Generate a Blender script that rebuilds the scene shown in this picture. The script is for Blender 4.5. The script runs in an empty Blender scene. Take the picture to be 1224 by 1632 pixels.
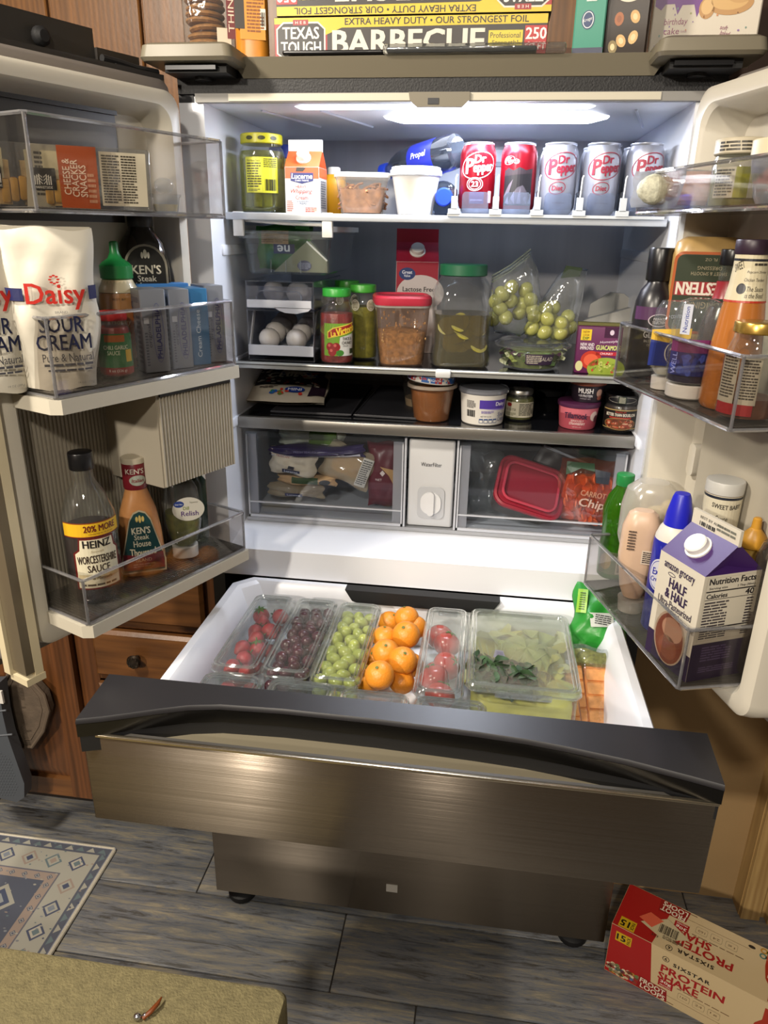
import bpy, bmesh, math, random
from mathutils import Vector, Matrix
random.seed(7)
sc = bpy.context.scene; col = sc.collection
pi = math.pi
def rad(a): return a*pi/180
# ---------------------------------------------------------------- camera
CP = Vector((.1075, -1.3895, 1.5395)); YAW, PIT, ROL, FPX = .1345, .3634, .0188, 1176.6
FW = Vector((-math.sin(YAW)*math.cos(PIT), math.cos(YAW)*math.cos(PIT), -math.sin(PIT)))
_r = Vector((math.cos(YAW), math.sin(YAW), 0)); _u = _r.cross(FW)
CR = _r*math.cos(ROL)+_u*math.sin(ROL); CU = _u*math.cos(ROL)-_r*math.sin(ROL)
cd = bpy.data.cameras.new('camera'); cam = bpy.data.objects.new('camera', cd); col.objects.link(cam)
cd.sensor_fit = 'VERTICAL'; cd.sensor_height = 36; cd.sensor_width = 27; cd.lens = FPX/1632*36; cd.clip_start = .02
m = Matrix.Identity(4)
for i in range(3): m[i][0], m[i][1], m[i][2], m[i][3] = CR[i], CU[i], -FW[i], CP[i]
cam.matrix_world = m; sc.camera = cam
# ---------------------------------------------------------------- light
w = bpy.data.worlds.new('kitchen_ambient'); sc.world = w; w.use_nodes = True
bg = w.node_tree.nodes['Background']; bg.inputs[0].default_value = (1.0, .86, .70, 1); bg.inputs[1].default_value = .14
def area(name, loc, tgt, size, power, color, sy=None):
    l = bpy.data.lights.new(name, 'AREA'); l.energy = power; l.color = color; l.size = size
    if sy: l.shape = 'RECTANGLE'; l.size_y = sy
    o = bpy.data.objects.new(name, l); col.objects.link(o); o.location = loc
    o.rotation_euler = (Vector(tgt)-Vector(loc)).to_track_quat('-Z', 'Y').to_euler(); return o
area('ceiling_lamp_light', (.11, -2.35, 2.42), (.0, -.9, .5), .12, 17, (1, .90, .76))
area('ceiling_lamp_light', (-1.55, -3.7, 2.42), (-.6, -1.0, .2), .15, 62, (1, .90, .76))
area('ceiling_lamp_light', (-1.05, -1.15, 2.42), (-.6, -.5, 0), .20, 32, (1, .90, .76))
area('fridge_led', (.09, .17, 1.733), (.08, .17, 0), .34, 4.4, (.80, .87, 1), .05)
area('added_front_fill', (.0, .045, 1.737), (-.02, -.10, .8), .5, 2.2, (.84, .89, 1), .03)  # fill light added at the opening's front edge, no lamp seen there
sc.view_settings.view_transform = 'Standard'; sc.view_settings.look = 'None'
sc.view_settings.exposure = .5; sc.view_settings.gamma = 1; sc.view_settings.use_curve_mapping = False
try:
    sc.cycles.transparent_max_bounces = 28; sc.cycles.max_bounces = 9; sc.cycles.diffuse_bounces = 4; sc.cycles.caustics_reflective = False
except Exception: pass
# ---------------------------------------------------------------- materials
MT = {}
def srgb(c):
    if isinstance(c, str): c = tuple(int(c[i:i+2], 16)/255 for i in (0, 2, 4))
    return tuple(x/12.92 if x <= .04045 else ((x+.055)/1.055)**2.4 for x in c)
def nn(t, k, **kw):
    n = t.nodes.new(k)
    for a, v in kw.items(): setattr(n, a, v)
    return n
def mat(name, c='cccccc', rough=.45, metal=0, noise=0, ns=30, bump=0, bs=250, emit=0, trans=0, alpha=1, spec=.5, coat=0, stretch=None, aniso=0, brush=0):
    if name in MT: return MT[name]
    M = bpy.data.materials.new(name); M.use_nodes = True; t = M.node_tree; b = t.nodes['Principled BSDF']
    c = srgb(c); b.inputs['Base Color'].default_value = (*c, 1); b.inputs['Roughness'].default_value = rough
    b.inputs['Metallic'].default_value = metal; b.inputs['Specular IOR Level'].default_value = spec
    b.inputs['Coat Weight'].default_value = coat; b.inputs['Transmission Weight'].default_value = trans
    b.inputs['Alpha'].default_value = alpha
    if emit: b.inputs['Emission Color'].default_value = (*c, 1); b.inputs['Emission Strength'].default_value = emit
    if noise or bump:
        tc = nn(t, 'ShaderNodeTexCoord'); mp = nn(t, 'ShaderNodeMapping'); t.links.new(tc.outputs['Object'], mp.inputs[0])
        if stretch: mp.inputs['Scale'].default_value = stretch
    if noise:
        n = nn(t, 'ShaderNodeTexNoise'); n.inputs['Scale'].default_value = ns; n.inputs['Detail'].default_value = 4
        t.links.new(mp.outputs[0], n.inputs['Vector']); r = nn(t, 'ShaderNodeValToRGB'); t.links.new(n.outputs['Fac'], r.inputs[0])
        r.color_ramp.elements[0].position = .3; r.color_ramp.elements[1].position = .7
        r.color_ramp.elements[0].color = (*[x*(1-noise) for x in c], 1); r.color_ramp.elements[1].color = (*[min(1, x*(1+noise)) for x in c], 1)
        t.links.new(r.outputs[0], b.inputs['Base Color'])
    if bump:
        n2 = nn(t, 'ShaderNodeTexNoise'); n2.inputs['Scale'].default_value = bs; n2.inputs['Detail'].default_value = 3
        t.links.new(mp.outputs[0], n2.inputs['Vector']); bp = nn(t, 'ShaderNodeBump'); bp.inputs['Strength'].default_value = bump; bp.inputs['Distance'].default_value = .002
        t.links.new(n2.outputs['Fac'], bp.inputs['Height']); t.links.new(bp.outputs[0], b.inputs['Normal'])
    if brush:                                                  # fine horizontal brush lines: the normal wobbles up and down only
        tc = nn(t, 'ShaderNodeTexCoord'); mp = nn(t, 'ShaderNodeMapping'); mp.inputs['Scale'].default_value = (1, 1, 7000); t.links.new(tc.outputs['Object'], mp.inputs[0])
        nz = nn(t, 'ShaderNodeTexNoise'); nz.inputs['Scale'].default_value = 1; nz.inputs['Detail'].default_value = 1; t.links.new(mp.outputs[0], nz.inputs['Vector'])
        ma = nn(t, 'ShaderNodeMath', operation='MULTIPLY_ADD'); ma.inputs[1].default_value = brush; ma.inputs[2].default_value = -brush/2; t.links.new(nz.outputs['Fac'], ma.inputs[0])
        cz = nn(t, 'ShaderNodeCombineXYZ'); t.links.new(ma.outputs[0], cz.inputs[2]); ge = nn(t, 'ShaderNodeNewGeometry')
        va = nn(t, 'ShaderNodeVectorMath', operation='ADD'); t.links.new(ge.outputs['Normal'], va.inputs[0]); t.links.new(cz.outputs[0], va.inputs[1])
        vn = nn(t, 'ShaderNodeVectorMath', operation='NORMALIZE'); t.links.new(va.outputs[0], vn.inputs[0]); t.links.new(vn.outputs[0], b.inputs['Normal'])
    if aniso:
        b.inputs['Anisotropic'].default_value = aniso
        cx = nn(t, 'ShaderNodeCombineXYZ'); cx.inputs[2].default_value = 1; t.links.new(cx.outputs[0], b.inputs['Tangent'])
    MT[name] = M; return M
def clear(name, tint='ffffff', haze=0, hz='ffffff', rough=.03, refl=1.0, bump=0, bs=60):
    """thin clear plastic or glass: see-through, mirror-like at grazing angles, optional milky haze"""
    if name in MT: return MT[name]
    M = bpy.data.materials.new(name); M.use_nodes = True; t = M.node_tree; t.nodes.clear()
    out = nn(t, 'ShaderNodeOutputMaterial'); tr = nn(t, 'ShaderNodeBsdfTransparent'); tr.inputs[0].default_value = (*srgb(tint), 1)
    gl = nn(t, 'ShaderNodeBsdfGlossy'); gl.inputs['Roughness'].default_value = rough; gl.inputs[0].default_value = (1, 1, 1, 1)
    fr = nn(t, 'ShaderNodeLayerWeight'); fr.inputs[0].default_value = .5
    pw = nn(t, 'ShaderNodeMath', operation='POWER'); pw.inputs[1].default_value = 4; t.links.new(fr.outputs['Facing'], pw.inputs[0])
    ma = nn(t, 'ShaderNodeMath', operation='MULTIPLY_ADD'); ma.inputs[1].default_value = .75; ma.inputs[2].default_value = .045; t.links.new(pw.outputs[0], ma.inputs[0])
    base = tr
    if haze:
        df = nn(t, 'ShaderNodeBsdfDiffuse'); df.inputs[0].default_value = (*srgb(hz), 1)
        tl = nn(t, 'ShaderNodeBsdfTranslucent'); tl.inputs[0].default_value = (*srgb(hz), 1)
        m0 = nn(t, 'ShaderNodeMixShader'); m0.inputs[0].default_value = .4; t.links.new(df.outputs[0], m0.inputs[1]); t.links.new(tl.outputs[0], m0.inputs[2])
        m1 = nn(t, 'ShaderNodeMixShader'); m1.inputs[0].default_value = haze; t.links.new(tr.outputs[0], m1.inputs[1]); t.links.new(m0.outputs[0], m1.inputs[2]); base = m1
    mx = nn(t, 'ShaderNodeMixShader')
    mul = nn(t, 'ShaderNodeMath', operation='MULTIPLY'); mul.inputs[1].default_value = refl
    t.links.new(ma.outputs[0], mul.inputs[0]); t.links.new(mul.outputs[0], mx.inputs[0])
    t.links.new(base.outputs[0], mx.inputs[1]); t.links.new(gl.outputs[0], mx.inputs[2]); t.links.new(mx.outputs[0], out.inputs[0])
    if bump:
        n2 = nn(t, 'ShaderNodeTexNoise'); n2.inputs['Scale'].default_value = bs; tc = nn(t, 'ShaderNodeTexCoord'); t.links.new(tc.outputs['Object'], n2.inputs['Vector'])
        bp = nn(t, 'ShaderNodeBump'); bp.inputs['Strength'].default_value = bump; bp.inputs['Distance'].default_value = .004
        t.links.new(n2.outputs['Fac'], bp.inputs['Height']); t.links.new(bp.outputs[0], gl.inputs['Normal']); t.links.new(bp.outputs[0], fr.inputs['Normal'])
    MT[name] = M; return M
def ink(c, rough=.4): return mat('ink_%s' % c, c, rough)
def wood(name, a, b, scale=(14, 14, 1.1), rough=.38):
    if name in MT: return MT[name]
    M = mat(name, a, rough, bump=.12, bs=90); t = M.node_tree; bs = t.nodes['Principled BSDF']
    tc = nn(t, 'ShaderNodeTexCoord'); mp = nn(t, 'ShaderNodeMapping'); mp.inputs['Scale'].default_value = scale
    t.links.new(tc.outputs['Object'], mp.inputs[0])
    n = nn(t, 'ShaderNodeTexNoise'); n.inputs['Scale'].default_value = 3; n.inputs['Detail'].default_value = 8; n.inputs['Distortion'].default_value = .9
    t.links.new(mp.outputs[0], n.inputs['Vector'])
    wv = nn(t, 'ShaderNodeTexWave'); wv.inputs['Scale'].default_value = 1.6; wv.inputs['Distortion'].default_value = 7; wv.inputs['Detail'].default_value = 3
    t.links.new(mp.outputs[0], wv.inputs['Vector'])
    ad = nn(t, 'ShaderNodeMath', operation='MULTIPLY_ADD'); ad.inputs[1].default_value = .22; t.links.new(wv.outputs['Fac'], ad.inputs[0]); t.links.new(n.outputs['Fac'], ad.inputs[2])
    r = nn(t, 'ShaderNodeValToRGB'); r.color_ramp.elements[0].position = .30; r.color_ramp.elements[1].position = .72
    r.color_ramp.elements[0].color = (*srgb(b), 1); r.color_ramp.elements[1].color = (*srgb(a), 1)
    dv = nn(t, 'ShaderNodeMath', operation='MULTIPLY'); dv.inputs[1].default_value = .85; t.links.new(ad.outputs[0], dv.inputs[0])
    t.links.new(dv.outputs[0], r.inputs[0]); t.links.new(r.outputs[0], bs.inputs['Base Color']); return M
# ---------------------------------------------------------------- mesh builder
def rrect(w, d, r, n=5, ox=0, oy=0):
    r = max(1e-5, min(r, w/2, d/2)); P = []
    for cx, cy, a0 in ((w/2-r, d/2-r, 0), (-w/2+r, d/2-r, 90), (-w/2+r, -d/2+r, 180), (w/2-r, -d/2+r, 270)):
        for k in range(n+1):
            a = rad(a0+90*k/n); P.append((ox+cx+r*math.cos(a), oy+cy+r*math.sin(a)))
    return P
class B:
    def __init__(s): s.V = []; s.F = []; s.I = []; s.M = []
    def mi(s, m):
        if m not in s.M: s.M.append(m)
        return s.M.index(m)
    def add(s, V, F, m):
        o = len(s.V); s.V += [Vector(v) for v in V]; i = s.mi(m)
        for f in F: s.F.append([o+k for k in f]); s.I.append(i)
        return s
    def box(s, x0, y0, z0, x1, y1, z1, m):
        V = [(x, y, z) for z in (z0, z1) for x, y in ((x0, y0), (x1, y0), (x1, y1), (x0, y1))]
        return s.add(V, [(3, 2, 1, 0), (4, 5, 6, 7), (0, 1, 5, 4), (1, 2, 6, 5), (2, 3, 7, 6), (3, 0, 4, 7)], m)
    def rings(s, R, m, cap=(1, 1), close=False):
        n = len(R[0]); V = [p for r in R for p in r]; F = []
        k = len(R)
        for i in range(k if close else k-1):
            for j in range(n):
                a, b2 = i*n+j, i*n+(j+1) % n; c, d = ((i+1) % k)*n+(j+1) % n, ((i+1) % k)*n+j; F.append((a, b2, c, d))
        if not close:
            if cap[0]: F.append(tuple(range(n-1, -1, -1)))
            if cap[1]: F.append(tuple((k-1)*n+j for j in range(n)))
        return s.add(V, F, m)
    def loft(s, S, m, cap=(1, 1), n=5):
        return s.rings([[(x, y, q[0]) for x, y in rrect(q[1], q[2], q[3], n, *(q[4:6] if len(q) > 4 else (0, 0)))] for q in S], m, cap)
    def lathe(s, P, m, n=28, cap=(1, 1), cx=0, cy=0):
        return s.rings([[(cx+r*math.cos(2*pi*j/n), cy+r*math.sin(2*pi*j/n), z) for j in range(n)] for r, z in P], m, cap)
    def rbox(s, cx, cy, z0, w, d, h, r, m, e=.003, n=3):
        e = min(e, h/2.2)
        S = [(z0, w-2*e, d-2*e, max(r-e, .0005), cx, cy), (z0+e*.3, w-.6*e, d-.6*e, r, cx, cy), (z0+e, w, d, r, cx, cy), (z0+h-e, w, d, r, cx, cy), (z0+h-e*.3, w-.6*e, d-.6*e, r, cx, cy), (z0+h, w-2*e, d-2*e, max(r-e, .0005), cx, cy)]
        return s.loft(S, m, n=n)
    def tube(s, P, r, m, n=8, close=False):
        P = [Vector(p) for p in P]; R = []; k = len(P); up = None
        for i, p in enumerate(P):
            a = P[(i-1) % k] if (close or i > 0) else p; b2 = P[(i+1) % k] if (close or i < k-1) else p
            t = (b2-a).normalized()
            if up is None: up = Vector((0, 0, 1)) if abs(t.z) < .9 else Vector((1, 0, 0))
            x = t.cross(up).normalized(); y = x.cross(t); up = y
            rr = r[i] if isinstance(r, (list, tuple)) else r
            R.append([p+x*rr*math.cos(2*pi*j/n)+y*rr*math.sin(2*pi*j/n) for j in range(n)])
        return s.rings(R, m, close=close)
    def prism(s, pts, a, b2, m, ax='z'):
        f = {'z': lambda p, h: (p[0], p[1], h), 'y': lambda p, h: (p[0], h, p[1]), 'x': lambda p, h: (h, p[0], p[1])}[ax]
        return s.rings([[f(p, a) for p in pts], [f(p, b2) for p in pts]], m)
    def sph(s, c, r, m, u=14, v=9, fn=None):
        if not isinstance(r, (tuple, list)): r = (r, r, r)
        R = []
        for i in range(v+1):
            a = pi*i/v; ra = max(math.sin(a), .02); za = -math.cos(a); ring = []
            for j in range(u):
                p = Vector((ra*math.cos(2*pi*j/u), ra*math.sin(2*pi*j/u), za))
                if fn: p = fn(p)
                ring.append((c[0]+p.x*r[0], c[1]+p.y*r[1], c[2]+p.z*r[2]))
            R.append(ring)
        return s.rings(R, m)
    def grid(s, fn, nu, nv, m, th=0):
        V = [Vector(fn(i/nu, j/nv)) for j in range(nv+1) for i in range(nu+1)]
        F = [(j*(nu+1)+i, j*(nu+1)+i+1, (j+1)*(nu+1)+i+1, (j+1)*(nu+1)+i) for j in range(nv) for i in range(nu)]
        return s.add(V, F, m)
    def xf(s, M, start=0):
        for i in range(start, len(s.V)): s.V[i] = M @ s.V[i]
        return s
    def each(s, name, parent=None, loc=(0, 0, 0), rot=(0, 0, 0), ang=35):
        """every connected piece as an object of its own"""
        g = list(range(len(s.V)))
        def find(i):
            while g[i] != i: g[i] = g[g[i]]; i = g[i]
            return i
        for f in s.F:
            for k in f[1:]: g[find(k)] = find(f[0])
        G = {}
        for f, mi in zip(s.F, s.I): G.setdefault(find(f[0]), []).append((f, mi))
        R = []
        for L in G.values():
            q = B(); mp = {}
            for f, mi in L:
                for k in f:
                    if k not in mp: mp[k] = len(q.V); q.V.append(s.V[k])
                q.F.append([mp[k] for k in f]); q.I.append(q.mi(s.M[mi]))
            R.append(q.build(name, parent, loc, rot, ang))
        return R
    def build(s, name, parent=None, loc=(0, 0, 0), rot=(0, 0, 0), ang=35, fix=True):
        me = bpy.data.meshes.new(name); me.from_pydata([tuple(v) for v in s.V], [], s.F)
        for mm in s.M: me.materials.append(mm)
        me.polygons.foreach_set('material_index', s.I)
        if fix:
            bm = bmesh.new(); bm.from_mesh(me); bmesh.ops.recalc_face_normals(bm, faces=bm.faces[:]); bm.to_mesh(me); bm.free()
        me.polygons.foreach_set('use_smooth', [True]*len(me.polygons)); me.set_sharp_from_angle(angle=rad(ang)); me.update()
        o = bpy.data.objects.new(name, me); col.objects.link(o); o.location = loc; o.rotation_euler = rot
        if parent: o.parent = parent
        return o
def tag(o, label=None, cat=None, group=None, kind=None):
    if label: o['label'] = label
    if cat: o['category'] = cat
    if group: o['group'] = group
    if kind: o['kind'] = kind
    return o
def thing(name, label, cat, loc=(0, 0, 0), rz=0, group=None, rot=None):
    o = bpy.data.objects.new(name, None); col.objects.link(o); o.empty_display_size = .02
    o.location = loc; o.rotation_euler = rot or (0, 0, rz); return tag(o, label, cat, group)
def copy(o, loc=None, rz=None, label=None, group=None, rot=None):
    c = o.copy(); col.objects.link(c)
    if loc is not None: c.location = loc
    if rz is not None: c.rotation_euler = (0, 0, rz)
    if rot is not None: c.rotation_euler = rot
    if label: c['label'] = label
    if group: c['group'] = group
    for ch in o.children:
        d = ch.copy(); col.objects.link(d); d.parent = c
        for g in ch.children:
            e = g.copy(); col.objects.link(e); e.parent = d
    return c
# ---------------------------------------------------------------- printing: flat shapes and lettering laid on a surface
TXT = {}
def glyphs(st, bold, shear, sp):
    k = (st, bold, shear, sp)
    if k in TXT: return TXT[k]
    cu = bpy.data.curves.new('t', 'FONT'); cu.body = st; cu.size = 1; cu.shear = shear; cu.resolution_u = 2; cu.space_character = sp
    ob = bpy.data.objects.new('t', cu); me = ob.to_mesh()
    V = [(v.co.x, v.co.y) for v in me.vertices]; F = [tuple(p.vertices) for p in me.polygons]
    ob.to_mesh_clear(); bpy.data.objects.remove(ob); bpy.data.curves.remove(cu)
    if V:
        x0 = min(v[0] for v in V); x1 = max(v[0] for v in V); y0 = min(v[1] for v in V); y1 = max(v[1] for v in V)
        V = [((x-x0)/(x1-x0)-.5, (y-y0)/(y1-y0)-.5) for x, y in V]; TXT[k] = (V, F, (x1-x0)/(y1-y0), y1-y0)
    else: TXT[k] = ([], [], 1, 1)
    return TXT[k]
class Dec:
    def __init__(s): s.P = []
    def poly(s, pts, c, l=1): s.P.append(([tuple(p) for p in pts], [tuple(range(len(pts)))], c, l)); return s
    def rect(s, u0, v0, u1, v1, c, l=1): return s.poly([(u0, v0), (u1, v0), (u1, v1), (u0, v1)], c, l)
    def ell(s, u, v, a, b, c, l=2, n=28): return s.poly([(u+a*math.cos(2*pi*k/n), v+b*math.sin(2*pi*k/n)) for k in range(n)], c, l)
    def ring(s, u, v, a, b, th, c, l=3, n=32, rot=0):
        V = []; ca, sa = math.cos(rot), math.sin(rot)
        for q in (0, th):
            for k in range(n):
                x, y = (a-q)*math.cos(2*pi*k/n), (b-q)*math.sin(2*pi*k/n); V.append((u+x*ca-y*sa, v+x*sa+y*ca))
        s.P.append((V, [(k, (k+1) % n, n+(k+1) % n, n+k) for k in range(n)], c, l)); return s
    def txt(s, st, u, v, w, h, c, bold=.0, shear=0, rot=0, l=4, sp=1, arc=0):
        V, F, asp, gh = glyphs(st, 0, shear, sp)
        if w is None: w = h*asp
        if h is None: h = w/asp
        ca, sa = math.cos(rot), math.sin(rot); Q = []
        for x, y in V:
            x, y = x*w, y*h
            if arc: y -= arc*(x/w*2)**2
            Q.append((u+x*ca-y*sa, v+x*sa+y*ca))
        bw = min(bold, .03)*h/gh if bold else 0                  # heavier strokes: copies a hair apart in place and height
        for k, (a, b2) in enumerate(((0, 0), (1, .5), (-1, -.5), (-1, .5), (1, -.5)) if bold else ((0, 0),)): s.P.append(([(x+a*bw, y+b2*bw) for x, y in Q], F, c, l+k*.18))
        return s
    def lines(s, u0, v0, u1, v1, n, c, l=3, fill=.55, brk=3, seed=1):
        R = random.Random(seed); V = []; F = []; dv = (v1-v0)/n
        for i in range(n):
            y = v0+(i+.5-fill/2)*dv; x = u0
            while x < u1-1e-4:
                ln = (u1-u0)*R.uniform(.35, 1)/brk; x2 = min(u1, x+ln); k = len(V)
                V += [(x, y), (x2, y), (x2, y+fill*dv), (x, y+fill*dv)]; F.append((k, k+1, k+2, k+3)); x = x2+(u1-u0)*.03
                if x > u1*.8+u0*.2 and R.random() < .3: break
        s.P.append((V, F, c, l)); return s
    def bars(s, u0, v0, u1, v1, n, c='1a1a1a', l=4, seed=3):
        R = random.Random(seed); V = []; F = []; d = (u1-u0)/n
        for i in range(n):
            k = len(V); x = u0+i*d; w2 = d*R.choice((.35, .5, .75)); V += [(x, v0), (x+w2, v0), (x+w2, v1), (x, v1)]; F.append((k, k+1, k+2, k+3))
        s.P.append((V, F, c, l)); return s
    def blobs(s, u0, v0, u1, v1, n, cs, a, b, l=3, seed=5):
        R = random.Random(seed)
        for i in range(n):
            s.ell(R.uniform(u0, u1), R.uniform(v0, v1), a*R.uniform(.6, 1.2), b*R.uniform(.6, 1.2), R.choice(cs), l, 9)
        return s
    def build(s, name, parent, surf, step=0, gap=.00012, base=.0003, loc=(0, 0, 0), rot=(0, 0, 0)):
        bm = bmesh.new(); ms = []; lay = bm.faces.layers.float.new('l')
        for k, (V, F, c, l) in enumerate(s.P):
            mm = c if not isinstance(c, str) else ink(c)
            if mm not in ms: ms.append(mm)
            vs = [bm.verts.new((x, y, 0)) for x, y in V]
            for f in F:
                try: fc = bm.faces.new([vs[i] for i in f])
                except ValueError: continue
                fc.material_index = ms.index(mm); fc[lay] = l
        for f in bm.faces:
            for v in f.verts: v.co.z = f[lay]
        for z in getattr(surf, 'zs', ()):
            bmesh.ops.bisect_plane(bm, geom=bm.verts[:]+bm.edges[:]+bm.faces[:], plane_co=(0, z, 0), plane_no=(0, 1, 0))
        if step:
            us = [v.co.x for v in bm.verts]; u0, u1 = min(us), max(us); x = math.ceil(u0/step)*step
            while x < u1:
                bmesh.ops.bisect_plane(bm, geom=bm.verts[:]+bm.edges[:]+bm.faces[:], plane_co=(x, 0, 0), plane_no=(1, 0, 0)); x += step
        for v in bm.verts: v.co = Vector(surf(v.co.x, v.co.y, base+v.co.z*gap))
        me = bpy.data.meshes.new(name); bm.to_mesh(me); bm.free()
        for mm in ms: me.materials.append(mm)
        o = bpy.data.objects.new(name, me); col.objects.link(o); o.parent = parent; o.location = loc; o.rotation_euler = rot; return o
def fr(y): return lambda u, v, o: (u, -y-o, v)              # flat front face at local -y
def bk_top(z): return lambda u, v, o: (u, v, z+o)
def rt(x): return lambda u, v, o: (x+o, u, v)
def lf(x): return lambda u, v, o: (-x-o, -u, v)
def cyl(R):
    f = R if callable(R) else (lambda v: R)
    def g(u, v, o): r = f(v); a = u/r; return ((r+o)*math.sin(a), -(r+o)*math.cos(a), v)
    return g
def cylc(R, R0):                                               # cone, u measured at radius R0
    def g(u, v, o): r = R(v); a = u/R0; return ((r+o)*math.sin(a), -(r+o)*math.cos(a), v)
    g.zs = getattr(R, 'zs', ()); return g
def prof(S, e=.0008):                                          # front of a lofted bottle, following its depth profile
    R = lerp([(q[2]/2, q[0]) for q in S]); g = lambda u, v, o: (u, -R(v)-o-e, v); g.zs = R.zs; return g
def lerp(P):
    def f(z):
        for (r0, z0), (r1, z1) in zip(P, P[1:]):
            if z0 <= z <= z1 and z1 > z0: return r0+(r1-r0)*(z-z0)/(z1-z0)
        return P[0][0] if z < P[0][1] else P[-1][0]
    f.zs = [p[1] for p in P]; return f
def pln(o, ux, vx):
    o, ux, vx = Vector(o), Vector(ux).normalized(), Vector(vx).normalized(); nx = ux.cross(vx)
    return lambda u, v, k: o+ux*u+vx*v+nx*k
# ---------------------------------------------------------------- placing
def ray(px, py): return FW+CR*((px-612)/FPX)-CU*((py-816)/FPX)
def pz(px, py, z): d = ray(px, py); return CP+d*((z-CP.z)/d.z)
def py_(px, py, y): d = ray(px, py); return CP+d*((y-CP.y)/d.y)
def sx(px, y, z):                                              # point on depth y and height z that stands at column px
    k = (px-612)/FPX; a = CR-FW*k; d = Vector((0, y-CP.y, z-CP.z)); return Vector((CP.x-a.dot(d)/a.x, y, z))
def face(p, off=0): return math.atan2(CP.x-p[0], -(CP.y-p[1]))+rad(off)
TL, TR = rad(113.9), rad(106.0)
dL = Vector((math.cos(TL), -math.sin(TL), 0)); nL = Vector((math.sin(TL), math.cos(TL), 0)); oL = Vector((-.454, -.05, 0))
dR = Vector((-math.cos(TR), -math.sin(TR), 0)); nR = Vector((-math.sin(TR), math.cos(TR), 0)); oR = Vector((.454, -.05, 0))
def LD(s, t, z): return oL+dL*s+nL*t+Vector((0, 0, z))
def RD(s, t, z): return oR+dR*s+nR*t+Vector((0, 0, z))
# ================================================================ room
def floor_mat():
    M = mat('weathered_wood_tile', '6c655a', .42, bump=.25, bs=60, stretch=(1, 8, 1)); t = M.node_tree; b = t.nodes['Principled BSDF']
    tc = nn(t, 'ShaderNodeTexCoord'); oi = nn(t, 'ShaderNodeObjectInfo'); mp = nn(t, 'ShaderNodeMapping'); mp.inputs['Scale'].default_value = (1.5, 15, 1)
    cx = nn(t, 'ShaderNodeCombineXYZ'); ml = nn(t, 'ShaderNodeMath', operation='MULTIPLY'); ml.inputs[1].default_value = 37
    t.links.new(oi.outputs['Random'], ml.inputs[0]); t.links.new(ml.outputs[0], cx.inputs[0]); t.links.new(ml.outputs[0], cx.inputs[1])
    t.links.new(cx.outputs[0], mp.inputs['Location']); t.links.new(tc.outputs['Object'], mp.inputs[0])
    n = nn(t, 'ShaderNodeTexNoise'); n.inputs['Scale'].default_value = 4.2; n.inputs['Detail'].default_value = 14; n.inputs['Roughness'].default_value = .78; n.inputs['Distortion'].default_value = .6
    t.links.new(mp.outputs[0], n.inputs['Vector'])
    r = nn(t, 'ShaderNodeValToRGB'); e = r.color_ramp.elements
    e[0].position = .28; e[0].color = (*srgb('2c2a25'), 1); e[1].position = .74; e[1].color = (*srgb('cbbd9f'), 1)
    for p, c in ((.40, '57544f'), (.48, '777a80'), (.55, '8b867a'), (.62, 'a39a86')):
        q = e.new(p); q.color = (*srgb(c), 1)
    n2 = nn(t, 'ShaderNodeTexNoise'); n2.inputs['Scale'].default_value = 1.3; n2.inputs['Detail'].default_value = 3
    t.links.new(mp.outputs[0], n2.inputs['Vector']); r2 = nn(t, 'ShaderNodeValToRGB'); r2.color_ramp.elements[0].position = .42; r2.color_ramp.elements[1].position = .68
    mx = nn(t, 'ShaderNodeMix', data_type='RGBA'); mx.inputs['B'].default_value = (*srgb('3c444f'), 1)
    ms = nn(t, 'ShaderNodeMath', operation='MULTIPLY'); ms.inputs[1].default_value = .5
    t.links.new(n.outputs['Fac'], r.inputs[0]); t.links.new(n2.outputs['Fac'], r2.inputs[0]); t.links.new(r2.outputs[0], ms.inputs[0])
    t.links.new(ms.outputs[0], mx.inputs['Factor']); t.links.new(r.outputs[0], mx.inputs['A']); t.links.new(mx.outputs['Result'], b.inputs['Base Color']); return M
FM = floor_mat(); GROUT = mat('grout', '2f2a25', .9, noise=.2, ns=80)
fl = tag(B().box(-2.2, -2.4, -.03, 2.0, .75, -.004, GROUT).build('floor'), 'weathered grey-brown wood-look plank floor', kind='structure')
PJ = {-.29: (-.141,), -.09: (-.52,), -.49: (.048,)}
row = 0; y = -1.29
while y < .7:
    off = {-.29: -.141, -.09: -.52, -.49: .048}.get(round(y, 2), random.uniform(-.5, .5)); x = off-2.4
    while x < 1.9:
        a, b2 = max(x, -2.15), min(x+1.2, 1.95)
        if b2-a > .05:
            p = B().rbox(0, 0, -.02, b2-a-.003, .197, .02, .002, FM, e=.0015, n=1).build('plank', fl, ((a+b2)/2, y+.1, 0))
        x += 1.2
    y = round(y+.2, 2)
WALLM = mat('beige_wall_paint', '9c8058', .75, noise=.06, ns=6, bump=.15, bs=180)
tag(B().box(.475, .10, 0, .80, .20, 1.7, WALLM).box(.90, .10, 0, 2.0, .20, 1.7, WALLM).build('wall_right'), 'beige painted wall beside the refrigerator', kind='structure')
CASM = wood('pale_casing_wood', 'b99a66', '9a7a4c', (16, 16, 1.2))
q = B(); q.box(.80, .055, 0, .90, .20, 1.7, CASM); q.box(.802, .043, 0, .845, .056, 1.7, CASM); q.box(.86, .035, 0, .9, .056, 1.7, CASM)
tag(q.build('trim_1'), 'pale wood casing at the wall corner', kind='structure')
OAK = wood('oak_upper', '8a5c2e', '63401d', (14, 14, .8)); OAKB = wood('oak_base', '6b4122', '472a13', (13, 13, .8)); OAKH = wood('oak_rail', '704824', '4a2d16', (.8, 13, 13))
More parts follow.
